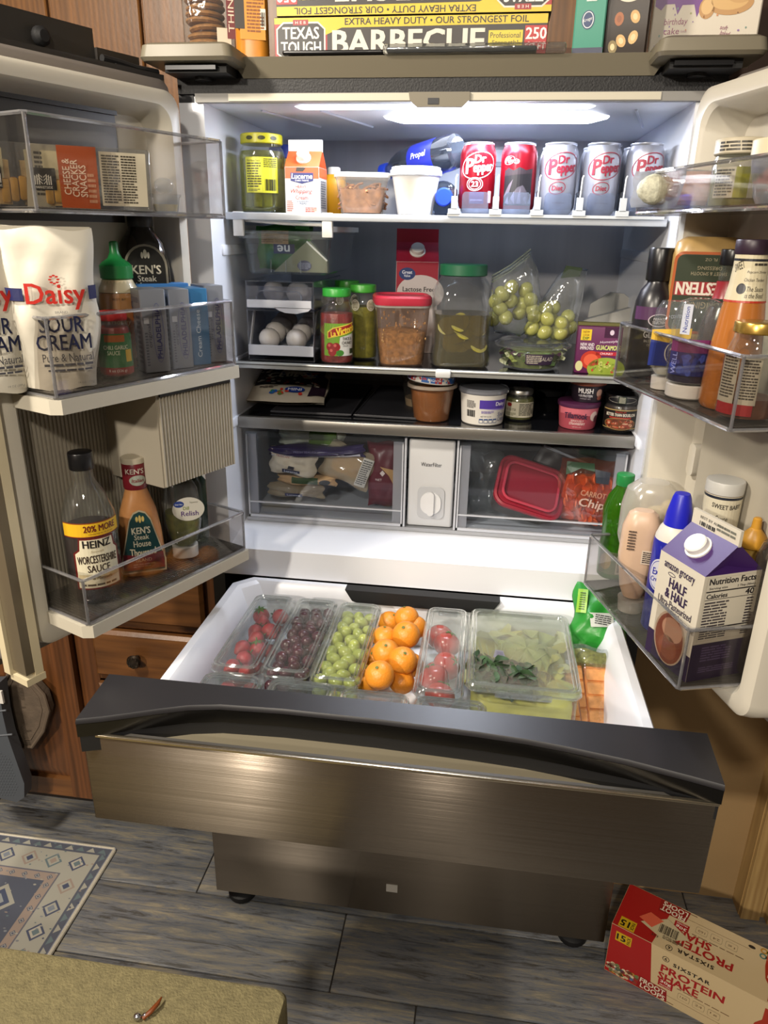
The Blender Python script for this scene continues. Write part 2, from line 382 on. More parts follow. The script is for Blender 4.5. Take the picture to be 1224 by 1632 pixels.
# upper wood panelling behind the fridge top
wb = tag(B().box(-1.6, .62, 0, 1.0, .70, 2.5, OAK).build('wall_back'), 'oak panelling behind and above the refrigerator', kind='structure')
for i in range(9):
    x0 = -1.5+i*.24; B().rbox(0, 0, 1.70, .232, .014, .78, .003, OAK, e=.003, n=1).build('panel', wb, (x0+.12, .613, 0))
q = B(); q.box(.16, .585, 1.90, .5, .62, 1.935, mat('dark_rail', '5a3519', .5)); q.box(.16, .56, 1.86, .5, .62, 1.895, OAKH); q.box(.15, .54, 1.80, .5, .62, 1.858, mat('cream_rail', 'c9bb98', .6))
tag(q.build('trim_2'), 'stepped wood and cream rail on the panelling', kind='structure')
tag(B().box(.465, .22, 1.70, 2.0, .30, 2.5, mat('dark_brown_panel', '3a2313', .6, noise=.15)).build('trim_3'), 'dark brown panel at the top right of the panelling', kind='structure')
# far sides of the kitchen, seen only as soft reflections in the steel
tag(B().box(-2.4, -4.5, 0, -2.3, .7, 2.5, OAKB).build('wall_left'), 'dark oak cabinet fronts along the left of the kitchen', kind='structure')
tag(B().box(-2.4, -4.6, 0, -.7, -4.5, 2.5, OAKB).box(-.7, -4.6, 0, 2.4, -4.5, 2.5, mat('dim_beige_wall', '98876a', .8, noise=.08)).build('wall_front'), 'oak and beige wall across the kitchen', kind='structure')
# base cabinet left of the fridge
cb = thing('base_cabinet', 'dark oak base cabinet with drawers left of the refrigerator', 'cabinet', (0, 0, 0))
Y0 = .09
q = B(); q.box(-1.75, Y0+.002, .10, -.475, .60, .86, OAKB); q.build('carcass', cb)
B().box(-1.74, Y0+.07, 0, -.48, .58, .10, mat('toe_kick', '1d130c', .7)).build('toe_kick', cb)
q = B()
for x0, x1 in ((-1.75, -1.70), (-.852, -.797), (-.505, -.475), (-1.30, -1.26)): q.box(x0, Y0-.018, .10, x1, Y0+.004, .86, OAKB)
q.each('stile', cb)
for z0, z1 in ((.10, .125), (.832, .86), (.485, .50), (.638, .655)): B().box(-.80, Y0-.0165, z0, -.50, Y0+.004, z1, OAKH).build('rail', cb)
def panel_door(x0, x1, z0, z1, kn):
    d = bpy.data.objects.new('door', None); col.objects.link(d); d.parent = cb; d.location = (x0, Y0-.018, z0); W, H = x1-x0, z1-z0
    f = .055; q = B(); q.box(0, -.02, 0, f, 0, H, OAKB); q.box(W-f, -.02, 0, W, 0, H, OAKB); q.each('stile', d)
    q = B(); q.box(f, -.0195, 0, W-f, 0, f, OAKH); q.box(f, -.0195, H-f, W-f, 0, H, OAKH); q.each('rail', d)
    q = B(); q.prism([(f, f), (W-f, f), (W-f, H-f), (f, H-f)], -.006, 0, OAKB, 'y')
    a, c = f+.003, f+.035
    q.rings([[(a, -.007, a), (W-a, -.007, a), (W-a, -.007, H-a), (a, -.007, H-a)], [(c, -.017, c), (W-c, -.017, c), (W-c, -.017, H-c), (c, -.017, H-c)]], OAKB); q.build('raised_panel', d)
panel_door(-1.26, -.853, .115, .84, 1)
def cab_drawer(x0, x1, z0, z1):
    d = bpy.data.objects.new('drawer', None); col.objects.link(d); d.parent = cb; d.location = ((x0+x1)/2, Y0-.018, z0); W, H = x1-x0, z1-z0
    q = B(); q.rings([[(-W/2, 0, 0), (W/2, 0, 0), (W/2, 0, H), (-W/2, 0, H)], [(-W/2, -.012, 0), (W/2, -.012, 0), (W/2, -.012, H), (-W/2, -.012, H)], [(-W/2+.008, -.02, .008), (W/2-.008, -.02, .008), (W/2-.008, -.02, H-.008), (-W/2+.008, -.02, H-.008)]], OAKH); q.build('drawer_front', d)
    kb = mat('antique_pewter', '4a4138', .35, .9, noise=.3, ns=120)
    q = B(); q.lathe([(.007, 0), (.006, .012), (.016, .016), (.018, .021), (.015, .026), (.004, .028)], kb, 16)
    for k in range(8):
        a = 2*pi*k/8; q.sph((.0125*math.cos(a), .0125*math.sin(a), .0255), .0033, kb, 6, 4)
    q.xf(Matrix.Rotation(pi/2, 4, 'X')); q.build('knob', d, (-.03, -.02, H/2))
cab_drawer(-.795, -.505, .505, .633); cab_drawer(-.795, -.505, .66, .83); cab_drawer(-.795, -.505, .13, .48)
# ---------------- rug
rug = thing('area_rug', 'blue and cream patterned rug with white bound edge on the plank floor', 'rug', (0, 0, 0))
RC = mat('rug_pile', '8f93a0', .95, noise=.18, ns=160, bump=.6, bs=500); RW = mat('rug_binding', 'cfc8b6', .9, noise=.1, ns=300, bump=.5, bs=600)
x0, x1, y0, y1 = -2.0, -.775, -.655, .005
B().rbox((x0+x1)/2, (y0+y1)/2, .0005, x1-x0, y1-y0, .008, .004, RC, e=.003).build('pile', rug)
q = B(); q.tube([(x0, y1-.004, .005), (x1-.006, y1-.004, .005), (x1-.004, y1-.008, .005), (x1-.004, y0, .005)], .005, RW, 8); q.build('binding', rug)
D = Dec(); NV, CRM, PNK, TEAL = '50566c', 'aaa89c', 'a09084', '6c7c80'
def fm(a, b2): return [(a, b2)]
D.rect(x0, y0, x1-.01, y1-.01, '5c606c', 0)
for k in range(60):
    u = x1-.03-k*.03; D.poly([(u, y1-.012), (u+.012, y1-.026), (u-.012, y1-.026)], CRM if k % 2 else TEAL, 1)
for k in range(25):
    v = y1-.04-k*.03; D.poly([(x1-.012, v), (x1-.026, v+.012), (x1-.026, v-.012)], CRM if k % 2 else TEAL, 1)
D.rect(x0, y0, x1-.032, y1-.032, CRM, 1); D.rect(x0, y0, x1-.10, y1-.10, '6c6c76', 2); D.rect(x0, y0, x1-.104, y1-.104, PNK, 3); D.rect(x0, y0, x1-.128, y1-.128, '5a5f6c', 4)
def dia(u, v, a, c1, c2, c3, l=4):
    for r, c, k in ((a, c1, 0), (a*.72, c2, 1), (a*.42, c3, 2)): D.poly([(u, v-r), (u+r, v), (u, v+r), (u-r, v)], c, l+k)
pal = [(NV, 'b9b4a6', TEAL), (TEAL, CRM, PNK), (PNK, CRM, NV), (NV, CRM, '7f8792')]
for k in range(18): dia(x1-.075-.065*k, y1-.066, .024, *pal[k % 4])
for k in range(11): dia(x1-.066, y1-.135-.065*k, .024, *pal[(k+2) % 4])
for k in range(30): dia(x1-.12-.034*k, y1-.116, .008, NV, CRM, NV)
for k in range(18): dia(x1-.116, y1-.14-.034*k, .008, NV, CRM, NV)
for k in range(5):
    dia(x1-.21-.2*k, y1-.20, .05, CRM, '51596f', '9a9f9f', 5); dia(x1-.19, y1-.34-.2*k, .035, PNK, NV, CRM, 5)
D.poly([(x0, y1-.20), (x1-.25, y1-.20), (x1-.17, y1-.40), (x1-.25, y0), (x0, y0)], '55656f', 5)
D.poly([(x0, y1-.225), (x1-.27, y1-.225), (x1-.2, y1-.40), (x1-.27, y0), (x0, y0)], '8d938f', 6); D.poly([(x0, y1-.24), (x1-.285, y1-.24), (x1-.22, y1-.40), (x1-.285, y0), (x0, y0)], '3f5560', 7)
D.blobs(x1-.62, y0, x1-.01, y1-.01, 420, [CRM, '84868a', NV, '8b8f94', TEAL, PNK], .0035, .0022, 8, 6)
D.build('woven_pattern', rug, bk_top(.0086), gap=.00004)
# ---------------- upholstered bench seat in the foreground
OLV = mat('olive_chenille', '7a7150', .95, noise=.16, ns=70, bump=.8, bs=260)
bn = thing('upholstered_bench', 'olive green chenille bench seat in the foreground by the rug', 'bench', (-.61, -.90, 0))
B().rbox(0, 0, .41, .98, .50, .09, .016, OLV, e=.010, n=5).build('seat_cushion', bn)
q = B(); q.tube([(x*.474, y*.234, .488) for x, y in [(math.copysign(1, a), math.copysign(1, b2)) for a, b2 in ((1, 1), (-1, 1), (-1, -1), (1, -1))]], .0035, OLV, 6, True); q.build('piping', bn)
LG = mat('dark_leg_wood', '2c1c10', .5)
for a in (-1, 1):
    for b2 in (-1, 1): B().loft([(0, .035, .035, .004), (.41, .05, .05, .004)], LG).xf(Matrix.Translation((a*.43, b2*.2, 0))).build('leg', bn)
tr = thing('hair_pin', 'small silver hair pin with an amber bead lying on the olive bench', 'hair pin', (-.305, -.728, .500))
q = B(); q.sph((-.012, 0, .006), (.006, .005, .005), mat('silver_shine', 'c9cdd8', .15, 1)); q.sph((-.002, .004, .005), (.005, .004, .004), MT['silver_shine']); q.build('silver_bead', tr)
B().tube([(-.004, 0, .004), (.004, .008, .008), (.010, .02, .010), (.011, .03, .009)], [.003, .0035, .003, .001], mat('amber', '6e3716', .25), 8).build('amber_pin', tr)
# ---------------- oven mitts hanging at the cabinet
mr = thing('pot_holder', 'brown quilted pot holder hanging beside the cabinet door', 'pot holder', (-.93, .03, .30))
MB = mat('brown_quilt', '574a3d', .95, noise=.22, ns=30, bump=.7, bs=120)
c0 = py_(30, 1065, .03); 
def P2(px, py): v = py_(px, py, .03); return (v.x+.93, v.z-.30)
out = [P2(*p) for p in ((22, 1062), (12, 1080), (18, 1120), (26, 1165), (40, 1186), (56, 1186), (74, 1160), (82, 1128), (74, 1102), (52, 1078), (36, 1064))]
B().prism(out, -.012, .012, MB, 'y').build('pad', mr)
cxm = sum(p[0] for p in out)/len(out); czm = sum(p[1] for p in out)/len(out)
q = B(); q.tube([(cxm+(p[0]-cxm)*.99, -.012, czm+(p[1]-czm)*.99) for p in out], .005, mat('brown_bound', '5b4d3f', .9), 8, True); q.build('bound_edge', mr)
q = B(); q.tube([(cxm+(p[0]-cxm)*.72, -.0125, czm+(p[1]-czm)*.8) for p in out], .0015, MT['brown_bound'], 6, True); q.build('stitching', mr)
q = B(); v = P2(20, 1062); q.tube([(v[0], 0, v[1]), (v[0]-.012, 0, v[1]+.03), (v[0]-.03, .005, v[1]+.035), (v[0]-.02, 0, v[1]-.004)], .003, MT['brown_bound'], 6); q.build('loop', mr)
sm = thing('silicone_mitt', 'grey silicone oven mitt with a dimpled grip hanging at the far left', 'oven mitt', (-1.06, -.02, .15))
SG = mat('grey_silicone', '4a4e54', .55, bump=.1)
def P3(px, py): v = py_(px, py, -.02); return (v.x+1.06, v.z-.15)
out = [P3(*p) for p in ((-50, 1085), (6, 1082), (12, 1130), (20, 1165), (32, 1200), (46, 1240), (46, 1262), (34, 1270), (10, 1264), (-20, 1245), (-50, 1215))]
q = B(); q.prism(out, -.02, .012, SG, 'y'); q.build('mitt_body', sm)
q = B()
for i in range(14):
    for j in range(16):
        u, v = -22+i*4.4+(j % 2)*2.2, 1192+j*4.4
        if v < 1262 and u < 36-abs(v-1246)*.25 and u > -30 and v > 1186+abs(u-4)*.7:
            p = P3(u, v); q.sph((p[0], -.0205, p[1]), (.0022, .0012, .0022), SG, 6, 4)
tag(q.build('grip_dimples', sm), kind='stuff')
for yy in (1112, 1128, 1166): q = B(); a, b2 = P3(-40, yy+2), P3(14+(yy-1112)*.25, yy-4); q.tube([(a[0], -.0205, a[1]), (b2[0], -.0205, b2[1])], .0022, mat('grey_silicone_rib', '62666c', .5), 6); q.build('rib', sm)
v = P3(9, 1100); B().box(v[0]-.004, -.026, v[1]-.02, v[0]+.008, -.02, v[1]+.014, mat('care_label', 'd8d4cc', .7)).build('care_tag', sm)
# ================================================================ refrigerator
fg = thing('refrigerator', 'open four-door stainless refrigerator with pulled-out middle drawer', 'refrigerator', (0, 0, 0))
STEEL = mat('brushed_steel', '91877b', .27, 1, noise=.04, ns=9, stretch=(.6, 1, 60), aniso=1.0, brush=1.3)
STEEL2 = mat('steel_trim', 'a7a49c', .28, 1)
CASE = mat('case_grey', '2b2c30', .5); CASE2 = mat('case_black', '0d0d0f', .6); LINER = mat('white_liner', 'e6e9f0', .22); LINB = mat('grey_back_wall', 'a4a4a8', .3, .15, noise=.1, ns=3, stretch=(8, 1, .2))
OLG = mat('grey_hinge_plastic', '77705f', .45); DLIN = mat('door_liner_cream', 'c6c0b2', .35); GASK = mat('grey_gasket', '77706a', .6); DKP = mat('dark_grey_plastic', '2a2a2e', .38)
q = B(); q.box(-.454, 0, .05, -.427, .62, 1.775, CASE); q.box(.427, 0, .05, .454, .62, 1.775, CASE); q.box(-.454, .585, .05, .454, .62, 1.775, CASE); q.box(-.454, .0, 1.754, .454, .62, 1.79, CASE)
q.box(-.43, .02, .60, .43, .59, .625, CASE2); q.box(-.43, .30, .62, .43, .31, .86, CASE2); q.box(-.43, .05, .05, .43, .58, .60, CASE2)
q.build('case', fg)
q = B(); q.box(-.4275, .002, .85, -.41, .58, 1.752, LINER); q.box(.41, .002, .85, .4275, .58, 1.752, LINER); q.box(-.41, .002, 1.742, .41, .58, 1.753, LINER)
q.prism([(.58, .925), (.13, .925), (.12, .927), (.01, .908), (.0, .902), (-.003, .842), (.02, .842), (.02, .86), (.58, .86)], -.4275, .4275, LINER, 'x')
q.build('liner', fg)
q = B(); q.box(-.453, -.004, .86, -.4085, .003, 1.7415, LINER); q.box(.4085, -.004, .86, .453, .003, 1.7415, LINER); q.each('side_frame', fg)
B().box(-.41, .56, .92, .41, .584, 1.745, LINB).build('back_wall', fg)
q = B()                                                    # front frame round the opening
q.box(-.42, -.012, 1.741, .42, .003, 1.7545, mat('frame_grey', '8c8a86', .5)); q.build('opening_trim', fg)
q = B(); q.box(-.452, -.006, 1.7545, .452, .01, 1.778, mat('black_texture', '1a1a1c', .55, bump=.5, bs=300)); q.build('black_band', fg)
q = B(); q.box(-.36, -.014, 1.7425, .352, -.011, 1.7535, mat('frame_bright', 'c8c2b0', .45)); q.build('opening_trim_plate', fg)
q = B(); q.prism([(-.05, .754), (.05, .754), (.05, .742), (.038, .732), (-.036, .732), (-.048, .742)], -.020, -.013, OLG, 'y'); q.xf(Matrix.Translation((0, 0, 1))); q.box(-.018, -.0215, 1.736, .0, -.0195, 1.745, CASE); q.build('mullion_latch', fg)
# hinge trim with the two covers
q = B(); q.rings([[(-.333, -.008, 1.777), (.338, -.008, 1.777), (.338, .02, 1.777), (-.333, .02, 1.777)], [(-.352, -.022, 1.806), (.357, -.022, 1.806), (.357, .02, 1.806), (-.352, .02, 1.806)]], OLG); q.box(-.352, -.020, 1.802, .357, .30, 1.8065, OLG); q.build('hinge_trim', fg)
for s in (-1, 1):
    q = B(); q.loft([(1.790, .150, .10, .012), (1.795, .157, .11, .014), (1.812, .15, .105, .014), (1.816, .135, .09, .012)], OLG, n=4); q.build('hinge_cover', fg, (s*.404, -.035, 0))
    q = B(); q.box(-.05, -.04, 1.777, .055, .02, 1.790, CASE2); q.lathe([(.014, 1.772), (.014, 1.790)], CASE2, 12); q.box(-.045, -.05, 1.780, .04, -.03, 1.786, mat('hinge_iron', '202022', .3, .6)); q.build('hinge', fg, (s*.40, -.02, 0))
# ceiling lamp lens and vents
q = B(); q.loft([(1.7345, .36, .045, .015), (1.7425, .42, .07, .02)], mat('lamp_lens', 'eef3ff', .3, emit=5)); q.build('ceiling_lamp', fg, (.09, .18, 0))
q = B(); q.loft([(1.7385, .50, .016, .006), (1.7425, .52, .024, .008)], mat('added_lens_glow', 'eef3ff', .3, emit=1.6)); q.build('added_lens_strip', fg, (0, .047, 0))  # glowing strip added to give the front fill light a lens
q = B()
for x0, x1 in ((-.33, -.27), (-.22, -.16), (.33, .38)): q.tube([(x0, .08, 1.741), (x1, .30, 1.741)], .0025, mat('ceiling_rib', 'c9cdd8', .3), 6)
q.each('ceiling_rib', fg)
q = B(); q.loft([(1.58, .30, .03, .01), (1.72, .32, .04, .012)], mat('air_duct', 'b9bfca', .25)); q.box(-.1, -.024, 1.685, .1, -.014, 1.695, mat('duct_slot', '6d7684', .4)); q.build('air_duct', fg, (.03, .545, 0))
# shelves
def shelf(z, y0, th, glass, trim, tz, ty):
    s = B().box(-.408, y0, z-th, .408, .55, z, glass).build('shelf', fg)
    q = B(); q.rbox(0, y0, z-tz+.0015, .812, ty, tz, .002, trim, e=.0015, n=2); q.build('front_trim', s); return s
SG1 = clear('shelf_glass', 'c9d0d4', .5, '8f969f', .05); SG2 = mat('smoked_shelf', '14151a', .12)
S1, S2, S3 = 1.567, 1.283, 1.168
shelf(S1, .075, .005, SG1, mat('shelf_trim_white', 'b9bec4', .3), .013, .012)
a = shelf(S2, .085, .005, SG2, mat('shelf_trim_silver', 'b4b4ae', .3, .6), .013, .012)
B().box(-.408, .0775, S2-.004, .408, .0785, S2-.002, mat('shelf_line', '4e4c48', .4)).build('trim_groove', a)
B().rbox(.022, .078, S2-.013, .03, .014, .016, .002, mat('clip_grey', 'c4c5c4', .4)).build('trim_clip', a)
a = shelf(S3, .085, .006, SG2, mat('shelf_trim_steel', '8e8a83', .33, .8), .024, .014)
for zz in (1.30, 1.18, 1.52): # side ribs that carry the shelves
    q = B()
    for s in (-1, 1): q.rbox(s*.412, .30, zz-.03, .012, .50, .02, .004, LINER)
    q.each('shelf_rib', fg)
# crisper drawers
CRC = clear('crisper_clear', 'f8fafc', .012, 'c9cdd6', .03, .6); CRW = mat('crisper_edge', 'b9bcc4', .3)
def crisper(x0, x1):
    W = x1-x0; o = bpy.data.objects.new('crisper_drawer', None); col.objects.link(o); o.parent = fg; o.location = ((x0+x1)/2, .11, .935)
    q = B(); q.box(-W/2, 0, 0, W/2, .004, .196, CRC); q.build('front_panel', o)
    q = B()
    for s in (-1, 1): q.box(s*(W/2-.004), .004, .004, s*(W/2-.007), .40, .16, CRC)
    q.box(-W/2+.004, .004, .004, W/2-.004, .40, .008, mat('crisper_floor', 'aeb2bc', .3)); q.box(-W/2+.004, .40, .004, W/2-.004, .404, .16, CRC); q.build('bin_body', o)
    q = B()
    for s in (-1, 1): q.box(s*W/2, -.003, .0, s*(W/2-.022), .004, .19, clear('crisper_frost', 'eef1f6', .45, 'c3c6d0', .2))
    q.each('frosted_strip', o)
    q = B(); q.box(-W/2, -.006, 0, W/2, .0, .006, CRW); q.box(-W/2, -.005, .034, W/2, .0, .037, CRW); q.box(-W/2, -.006, .186, W/2, 0, .196, CRC); q.box(-W/2, -.006, 0, -W/2+.003, 0, .19, CRW); q.box(W/2-.003, -.006, 0, W/2, 0, .19, CRW); q.build('edge_moulding', o)
crisper(-.400, -.055); crisper(.063, .402)
o = B().rbox(.004, .118, .937, .098, .012, .194, .006, mat('filter_cover', 'c3c4c6', .35)).build('water_filter_cover', fg)
q = B(); q.ring = None
D = Dec(); D.txt('WaterFilter', .004, 1.078, .044, .009, '2b2d33'); D.build('lettering', o, lambda u, v, k: (u, .1118-k, v))
q = B(); q.prism(rrect(.058, .072, .012, 4), -.003, 0, mat('filter_recess', 'b2b4b8', .35), 'y'); q.prism(rrect(.044, .05, .02, 6), -.006, -.003, mat('filter_knob', 'd2d3d5', .3), 'y'); q.prism(rrect(.014, .054, .007, 5), -.012, -.006, MT['filter_knob'], 'y'); q.build('filter_knob', o, (.006, .112, .992))
q = B(); q.box(-.053, .104, .935, -.049, .125, 1.135, CRW); q.box(.057, .104, .935, .061, .125, 1.135, CRW); q.box(-.405, .104, .926, .405, .125, .934, mat('crisper_sill', '9c9ea3', .35)); q.build('crisper_divider', fg)
# ---------------------------------------------------------------- doors
BINC = clear('bin_smoke', 'eeecea', .012, '9a9894', .03, .6); BINF = clear('bin_floor', 'd6d4d2', .3, '8a8782', .15); BINE = clear('bin_edge', 'd8d8da', .30, 'b8b8bc', .05, 2.5); BINDK = clear('bin_smoke_dark', 'a09c98', .08, '5a5652', .04)
TRW = mat('bin_trim_cream', 'b4ae9f', .4)
def door(side):
    sg = 1 if side == 'L' else -1
    d = bpy.data.objects.new('door', None); col.objects.link(d); d.parent = fg
    dd = dL if side == 'L' else dR; d.location = oL if side == 'L' else oR; d.rotation_euler = (0, 0, math.atan2(dd.y, dd.x))
    d['label'] = 'left refrigerator door' if side == 'L' else 'right refrigerator door'
    A = Matrix(((1, 0, 0, 0), (0, 0, sg, 0), (0, 1, 0, 0), (0, 0, 0, 1)))   # (s, z, t) -> local
    def bx(q, s0, s1, t0, t1, z0, z1, m): return q.box(s0, sg*t0, z0, s1, sg*t1, z1, m)
    q = B(); bx(q, 0, .452, -.072, -.004, .874, 1.768, mat('door_skin', '6d655a', .35, .7)); q.build('door_shell', d)
    q = B(); q.rings([[(x+.226, y+1.321, t) for x, y in rrect(w, h, .02, 3)] for w, h, t in ((.448, .89, -.004), (.448, .89, .008), (.436, .878, .012), (.41, .852, .012), (.40, .842, 0))], GASK, close=False, cap=(0, 0)).xf(A); q.build('gasket', d)
    R = .055 if side == 'L' else .075; zc, h, w = 1.3225, .847, .392
    q = B(); q.rings([[(x+.217, y+zc, t) for x, y in rrect(w-a, h-a, r, 6)] for a, r, t in ((-.006, .03, 0), (0, .03, R-.02), (.006, .03, R-.005), (.02, .03, R), (.05, .03, R), (.062, .03, R-.006), (.085, .03, .012), (.10, .03, .008))], DLIN).xf(A); q.build('door_liner', d)
    return d, A, bx, sg
def door_bin(d, bx, sg, s0, s1, z0, z1, t1, tr=0, lab=None, cm=None):
    o = bpy.data.objects.new('door_bin', None); col.objects.link(o); o.parent = d; C = cm or BINC
    q = B(); bx(q, s0, s1, t1-.003, t1, z0, z1, C); bx(q, s0, s0+.003, .02, t1, z0, z1, C); bx(q, s1-.003, s1, .02, t1, z0, z1, C); q.build('bin_wall', o)
    q = B(); bx(q, s0+.003, s1-.003, .012, t1-.003, z0, z0+.004, BINF); q.build('bin_floor', o)
    q = B()
    for z in (z0, z1):
        q.tube([(s0, sg*.02, z), (s0, sg*(t1-.004), z), (s0+.004, sg*t1, z), (s1-.004, sg*t1, z), (s1, sg*(t1-.004), z), (s1, sg*.02, z)], .0028, BINE, 6)
    for s in (s0+.001, s1-.001): q.tube([(s, sg*(t1-.001), z0), (s, sg*(t1-.001), z1)], .0024, BINE, 6)
    q.build('bin_rim', o)
    n = int((s1-s0)/.0055); q = B()
    for k in range(n): bx(q, s0+.004+k*.0055, s0+.0065+k*.0055, .02, t1-.004, z0+.004, z0+.0052, BINF)
    tag(q.build('floor_rib', o), kind='stuff')
    if tr:
        q = B()
        P = [(s0-.004, sg*.0), (s0-.004, sg*(t1+.004)), (s1-.004, sg*(t1+.004)), (s1+.006, sg*(t1-.010)), (s1+.006, sg*.0)]
        q.prism(P, z0-tr, z0-.003, TRW); q.build('bin_bracket', o)
    return o
d1, A1, bxL, sL = door('L')
door_bin(d1, bxL, 1, .03, .372, 1.556, 1.668, .145)
door_bin(d1, bxL, 1, .03, .385, 1.318, 1.424, .150, .024)
door_bin(d1, bxL, 1, .03, .385, .966, 1.040, .150, .024)
q = B(); bxL(q, .387, .392, .016, .028, .945, 1.0, TRW); q.build('bracket_arm', d1)
q = B(); bxL(q, .125, .385, .008, .014, 1.545, 1.715, mat('dark_door_panel', '2c2823', .35)); bxL(q, .125, .385, .014, .02, 1.70, 1.715, MT['dark_door_panel']); q.build('dark_recess_panel', d1)
# ribbed lower liner and beverage box
RB = mat('ribbed_liner', '8f887a', .45)
q = B(); bxL(q, .05, .385, .008, .011, .95, 1.30, RB)
for k in range(48):
    s = .052+k*.0069; q.prism([(s, .011), (s+.0045, .011), (s+.0034, .0135), (s+.0011, .0135)], .952, 1.298, RB)
tag(q.build('ribbed_panel', d1), kind='stuff')
q = B(); bxL(q, .035, .205, .011, .140, 1.135, 1.292, mat('beverage_box', 'a59d8d', .4)); o = q.build('beverage_box', d1)
q = B()
for k in range(25):
    s = .037+k*.0067; q.prism([(s, .140), (s+.0044, .140), (s+.0034, .1435), (s+.001, .1435)], 1.136, 1.286, MT['beverage_box'])
tag(q.build('box_rib', o), kind='stuff')
q = B(); bxL(q, .04, .20, .141, .1445, 1.287, 1.291, CASE); q.build('box_slot', o)
# hinged mullion on the free edge of the left door
q = B(); bxL(q, .413, .452, .012, .028, .868, 1.74, mat('mullion_cream', 'c9bd9e', .4)); bxL(q, .417, .446, .028, .062, .875, 1.735, mat('mullion_bronze', '7b705c', .35, .5)); bxL(q, .4165, .431, .0275, .0625, .868, 1.742, MT['mullion_cream']); o = q.build('mullion_flap', d1)
q = B(); bxL(q, .415, .448, .02, .064, .856, .868, MT['mullion_cream']); q.build('mullion_foot', o)
# tall rear top edge of the left door
q = B(); bxL(q, .085, .452, -.075, -.066, 1.76, 1.832, mat('door_back_panel', '2f2c29', .4)); bxL(q, .0, .085, -.075, -.06, 1.76, 1.806, MT['door_back_panel']); bxL(q, 0, .452, -.06, -.004, 1.768, 1.776, MT['door_back_panel']); o = q.build('door_top_edge', d1)
q = B(); q.lathe([(.012, 0), (.014, .004), (.013, .012), (.008, .016)], CASE2, 16); q.xf(Matrix.Rotation(-pi/2, 4, 'X')); q.build('bumper', o, (.185, -.066, 1.802))
q = B(); q.tube([(.085, -.05, 1.79), (.05, -.05, 1.789), (.02, -.045, 1.785), (-.02, -.04, 1.785)], .006, CASE2, 8); bxL(q, .0, .07, -.055, -.035, 1.776, 1.784, CASE2); q.build('hinge_arm', o)
d2, A2, bxR, sR = door('R')
door_bin(d2, bxR, -1, .02, .40, 1.572, 1.628, .145)
door_bin(d2, bxR, -1, .038, .375, 1.318, 1.408, .155)
door_bin(d2, bxR, -1, .035, .375, .944, 1.038, .160)
q = B(); bxR(q, .10, .345, .0075, .016, .93, 1.28, mat('ivory_panel', 'aaa394', .4)); q.build('inner_panel', d2)
q = B(); q.prism(rrect(.02, .055, .009, 5, .085, 1.19), .008, .022, DLIN, 'z'); q.xf(A2); q.build('bin_button', d2)
# ---------------------------------------------------------------- pulled-out drawer
dr = bpy.data.objects.new('pull_out_drawer', None); col.objects.link(dr); dr.parent = fg
WT = mat('drawer_white', 'e6e8ee', .3)
ZF = .722
def ring(x, yf, yb, z, c=.0): return [(-x+c, yf, z), (x-c, yf, z), (x, yf+c, z), (x, yb-c, z), (x-c, yb, z), (-x+c, yb, z), (-x, yb-c, z), (-x, yf+c, z)]
q = B(); q.rings([ring(.394, -.455, -.006, .71, .03), ring(.398, -.455, -.004, .834, .035), ring(.394, -.452, -.008, .840, .035), ring(.380, -.446, -.020, .840, .03), ring(.372, -.444, -.024, .834, .03), ring(.356, -.44, -.030, .79, .03), ring(.350, -.44, -.036, ZF, .03)], WT); q.build('drawer_tub', dr)
q = B(); q.prism([(-.155, .8405), (.165, .8405), (.150, .816), (.140, .812), (-.128, .812), (-.140, .816)], -.0345, -.008, CASE2, 'y'); q.build('back_slot', dr, (.0, 0, 0))
q = B(); q.box(-.452, -.543, .672, .452, -.46, .802, mat('drawer_core', '1c1b1b', .5)); q.build('drawer_core', dr)
q = B(); q.rbox(0, -.546, .672, .908, .006, .158, .002, STEEL, e=.0015); q.build('steel_front', dr)
q = B(); q.rbox(0, -.5475, .8285, .908, .007, .0045, .001, mat('bright_edge', 'c9bda6', .25, 1), e=.001); q.build('front_edge', dr)
SCP = [(-.455, -.560), (-.42, -.548), (-.389, -.535), (-.345, -.516), (-.306, -.501), (-.26, -.491), (-.163, -.486), (-.02, -.487), (.128, -.493), (.20, -.498), (.251, -.505), (.335, -.520), (.413, -.540), (.455, -.552)]
q = B(); top = [(x, y, .862) for x, y in SCP]+[(.455, -.452, .874), (-.455, -.452, .874)]; bot = [(x, y, .836) for x, y in SCP]+[(.455, -.452, .836), (-.455, -.452, .836)]
e = [(x, y+.003, .8665) for x, y in SCP]+[(.455, -.454, .877), (-.455, -.454, .877)]
CAPM = mat('drawer_cap', '201f22', .36)
q.rings([[(x, y, z-.003) for x, y, z in top], top, e], CAPM); q.build('drawer_cap', dr, (0, 0, -.003))
q = B(); q.rings([[(x, y+.0006, z) for x, y, z in bot], [(x, y+.0006, z-.004) for x, y, z in top]], mat('fascia_black', '0a0908', .25)); q.build('cap_fascia', dr, (0, 0, -.003))
q = B(); bot = [(x*.995, y+.002, .806) for x, y in SCP]+[(.45, -.46, .806), (-.45, -.46, .806)]; top = [(x, y, .84) for x, y, z in bot]; q.rings([bot, top], CASE2); q.build('handle_recess', dr)
q = B(); q.box(-.452, -.545, .80, .452, -.47, .8115, mat('recess_floor', '8b836f', .4, .3)); q.prism([(-.40, -.5445), (.40, -.5445), (.385, -.534), (-.385, -.534)], .8115, .829, mat('recess_lip', '55524d', .4, .4)); q.build('recess_floor', dr)
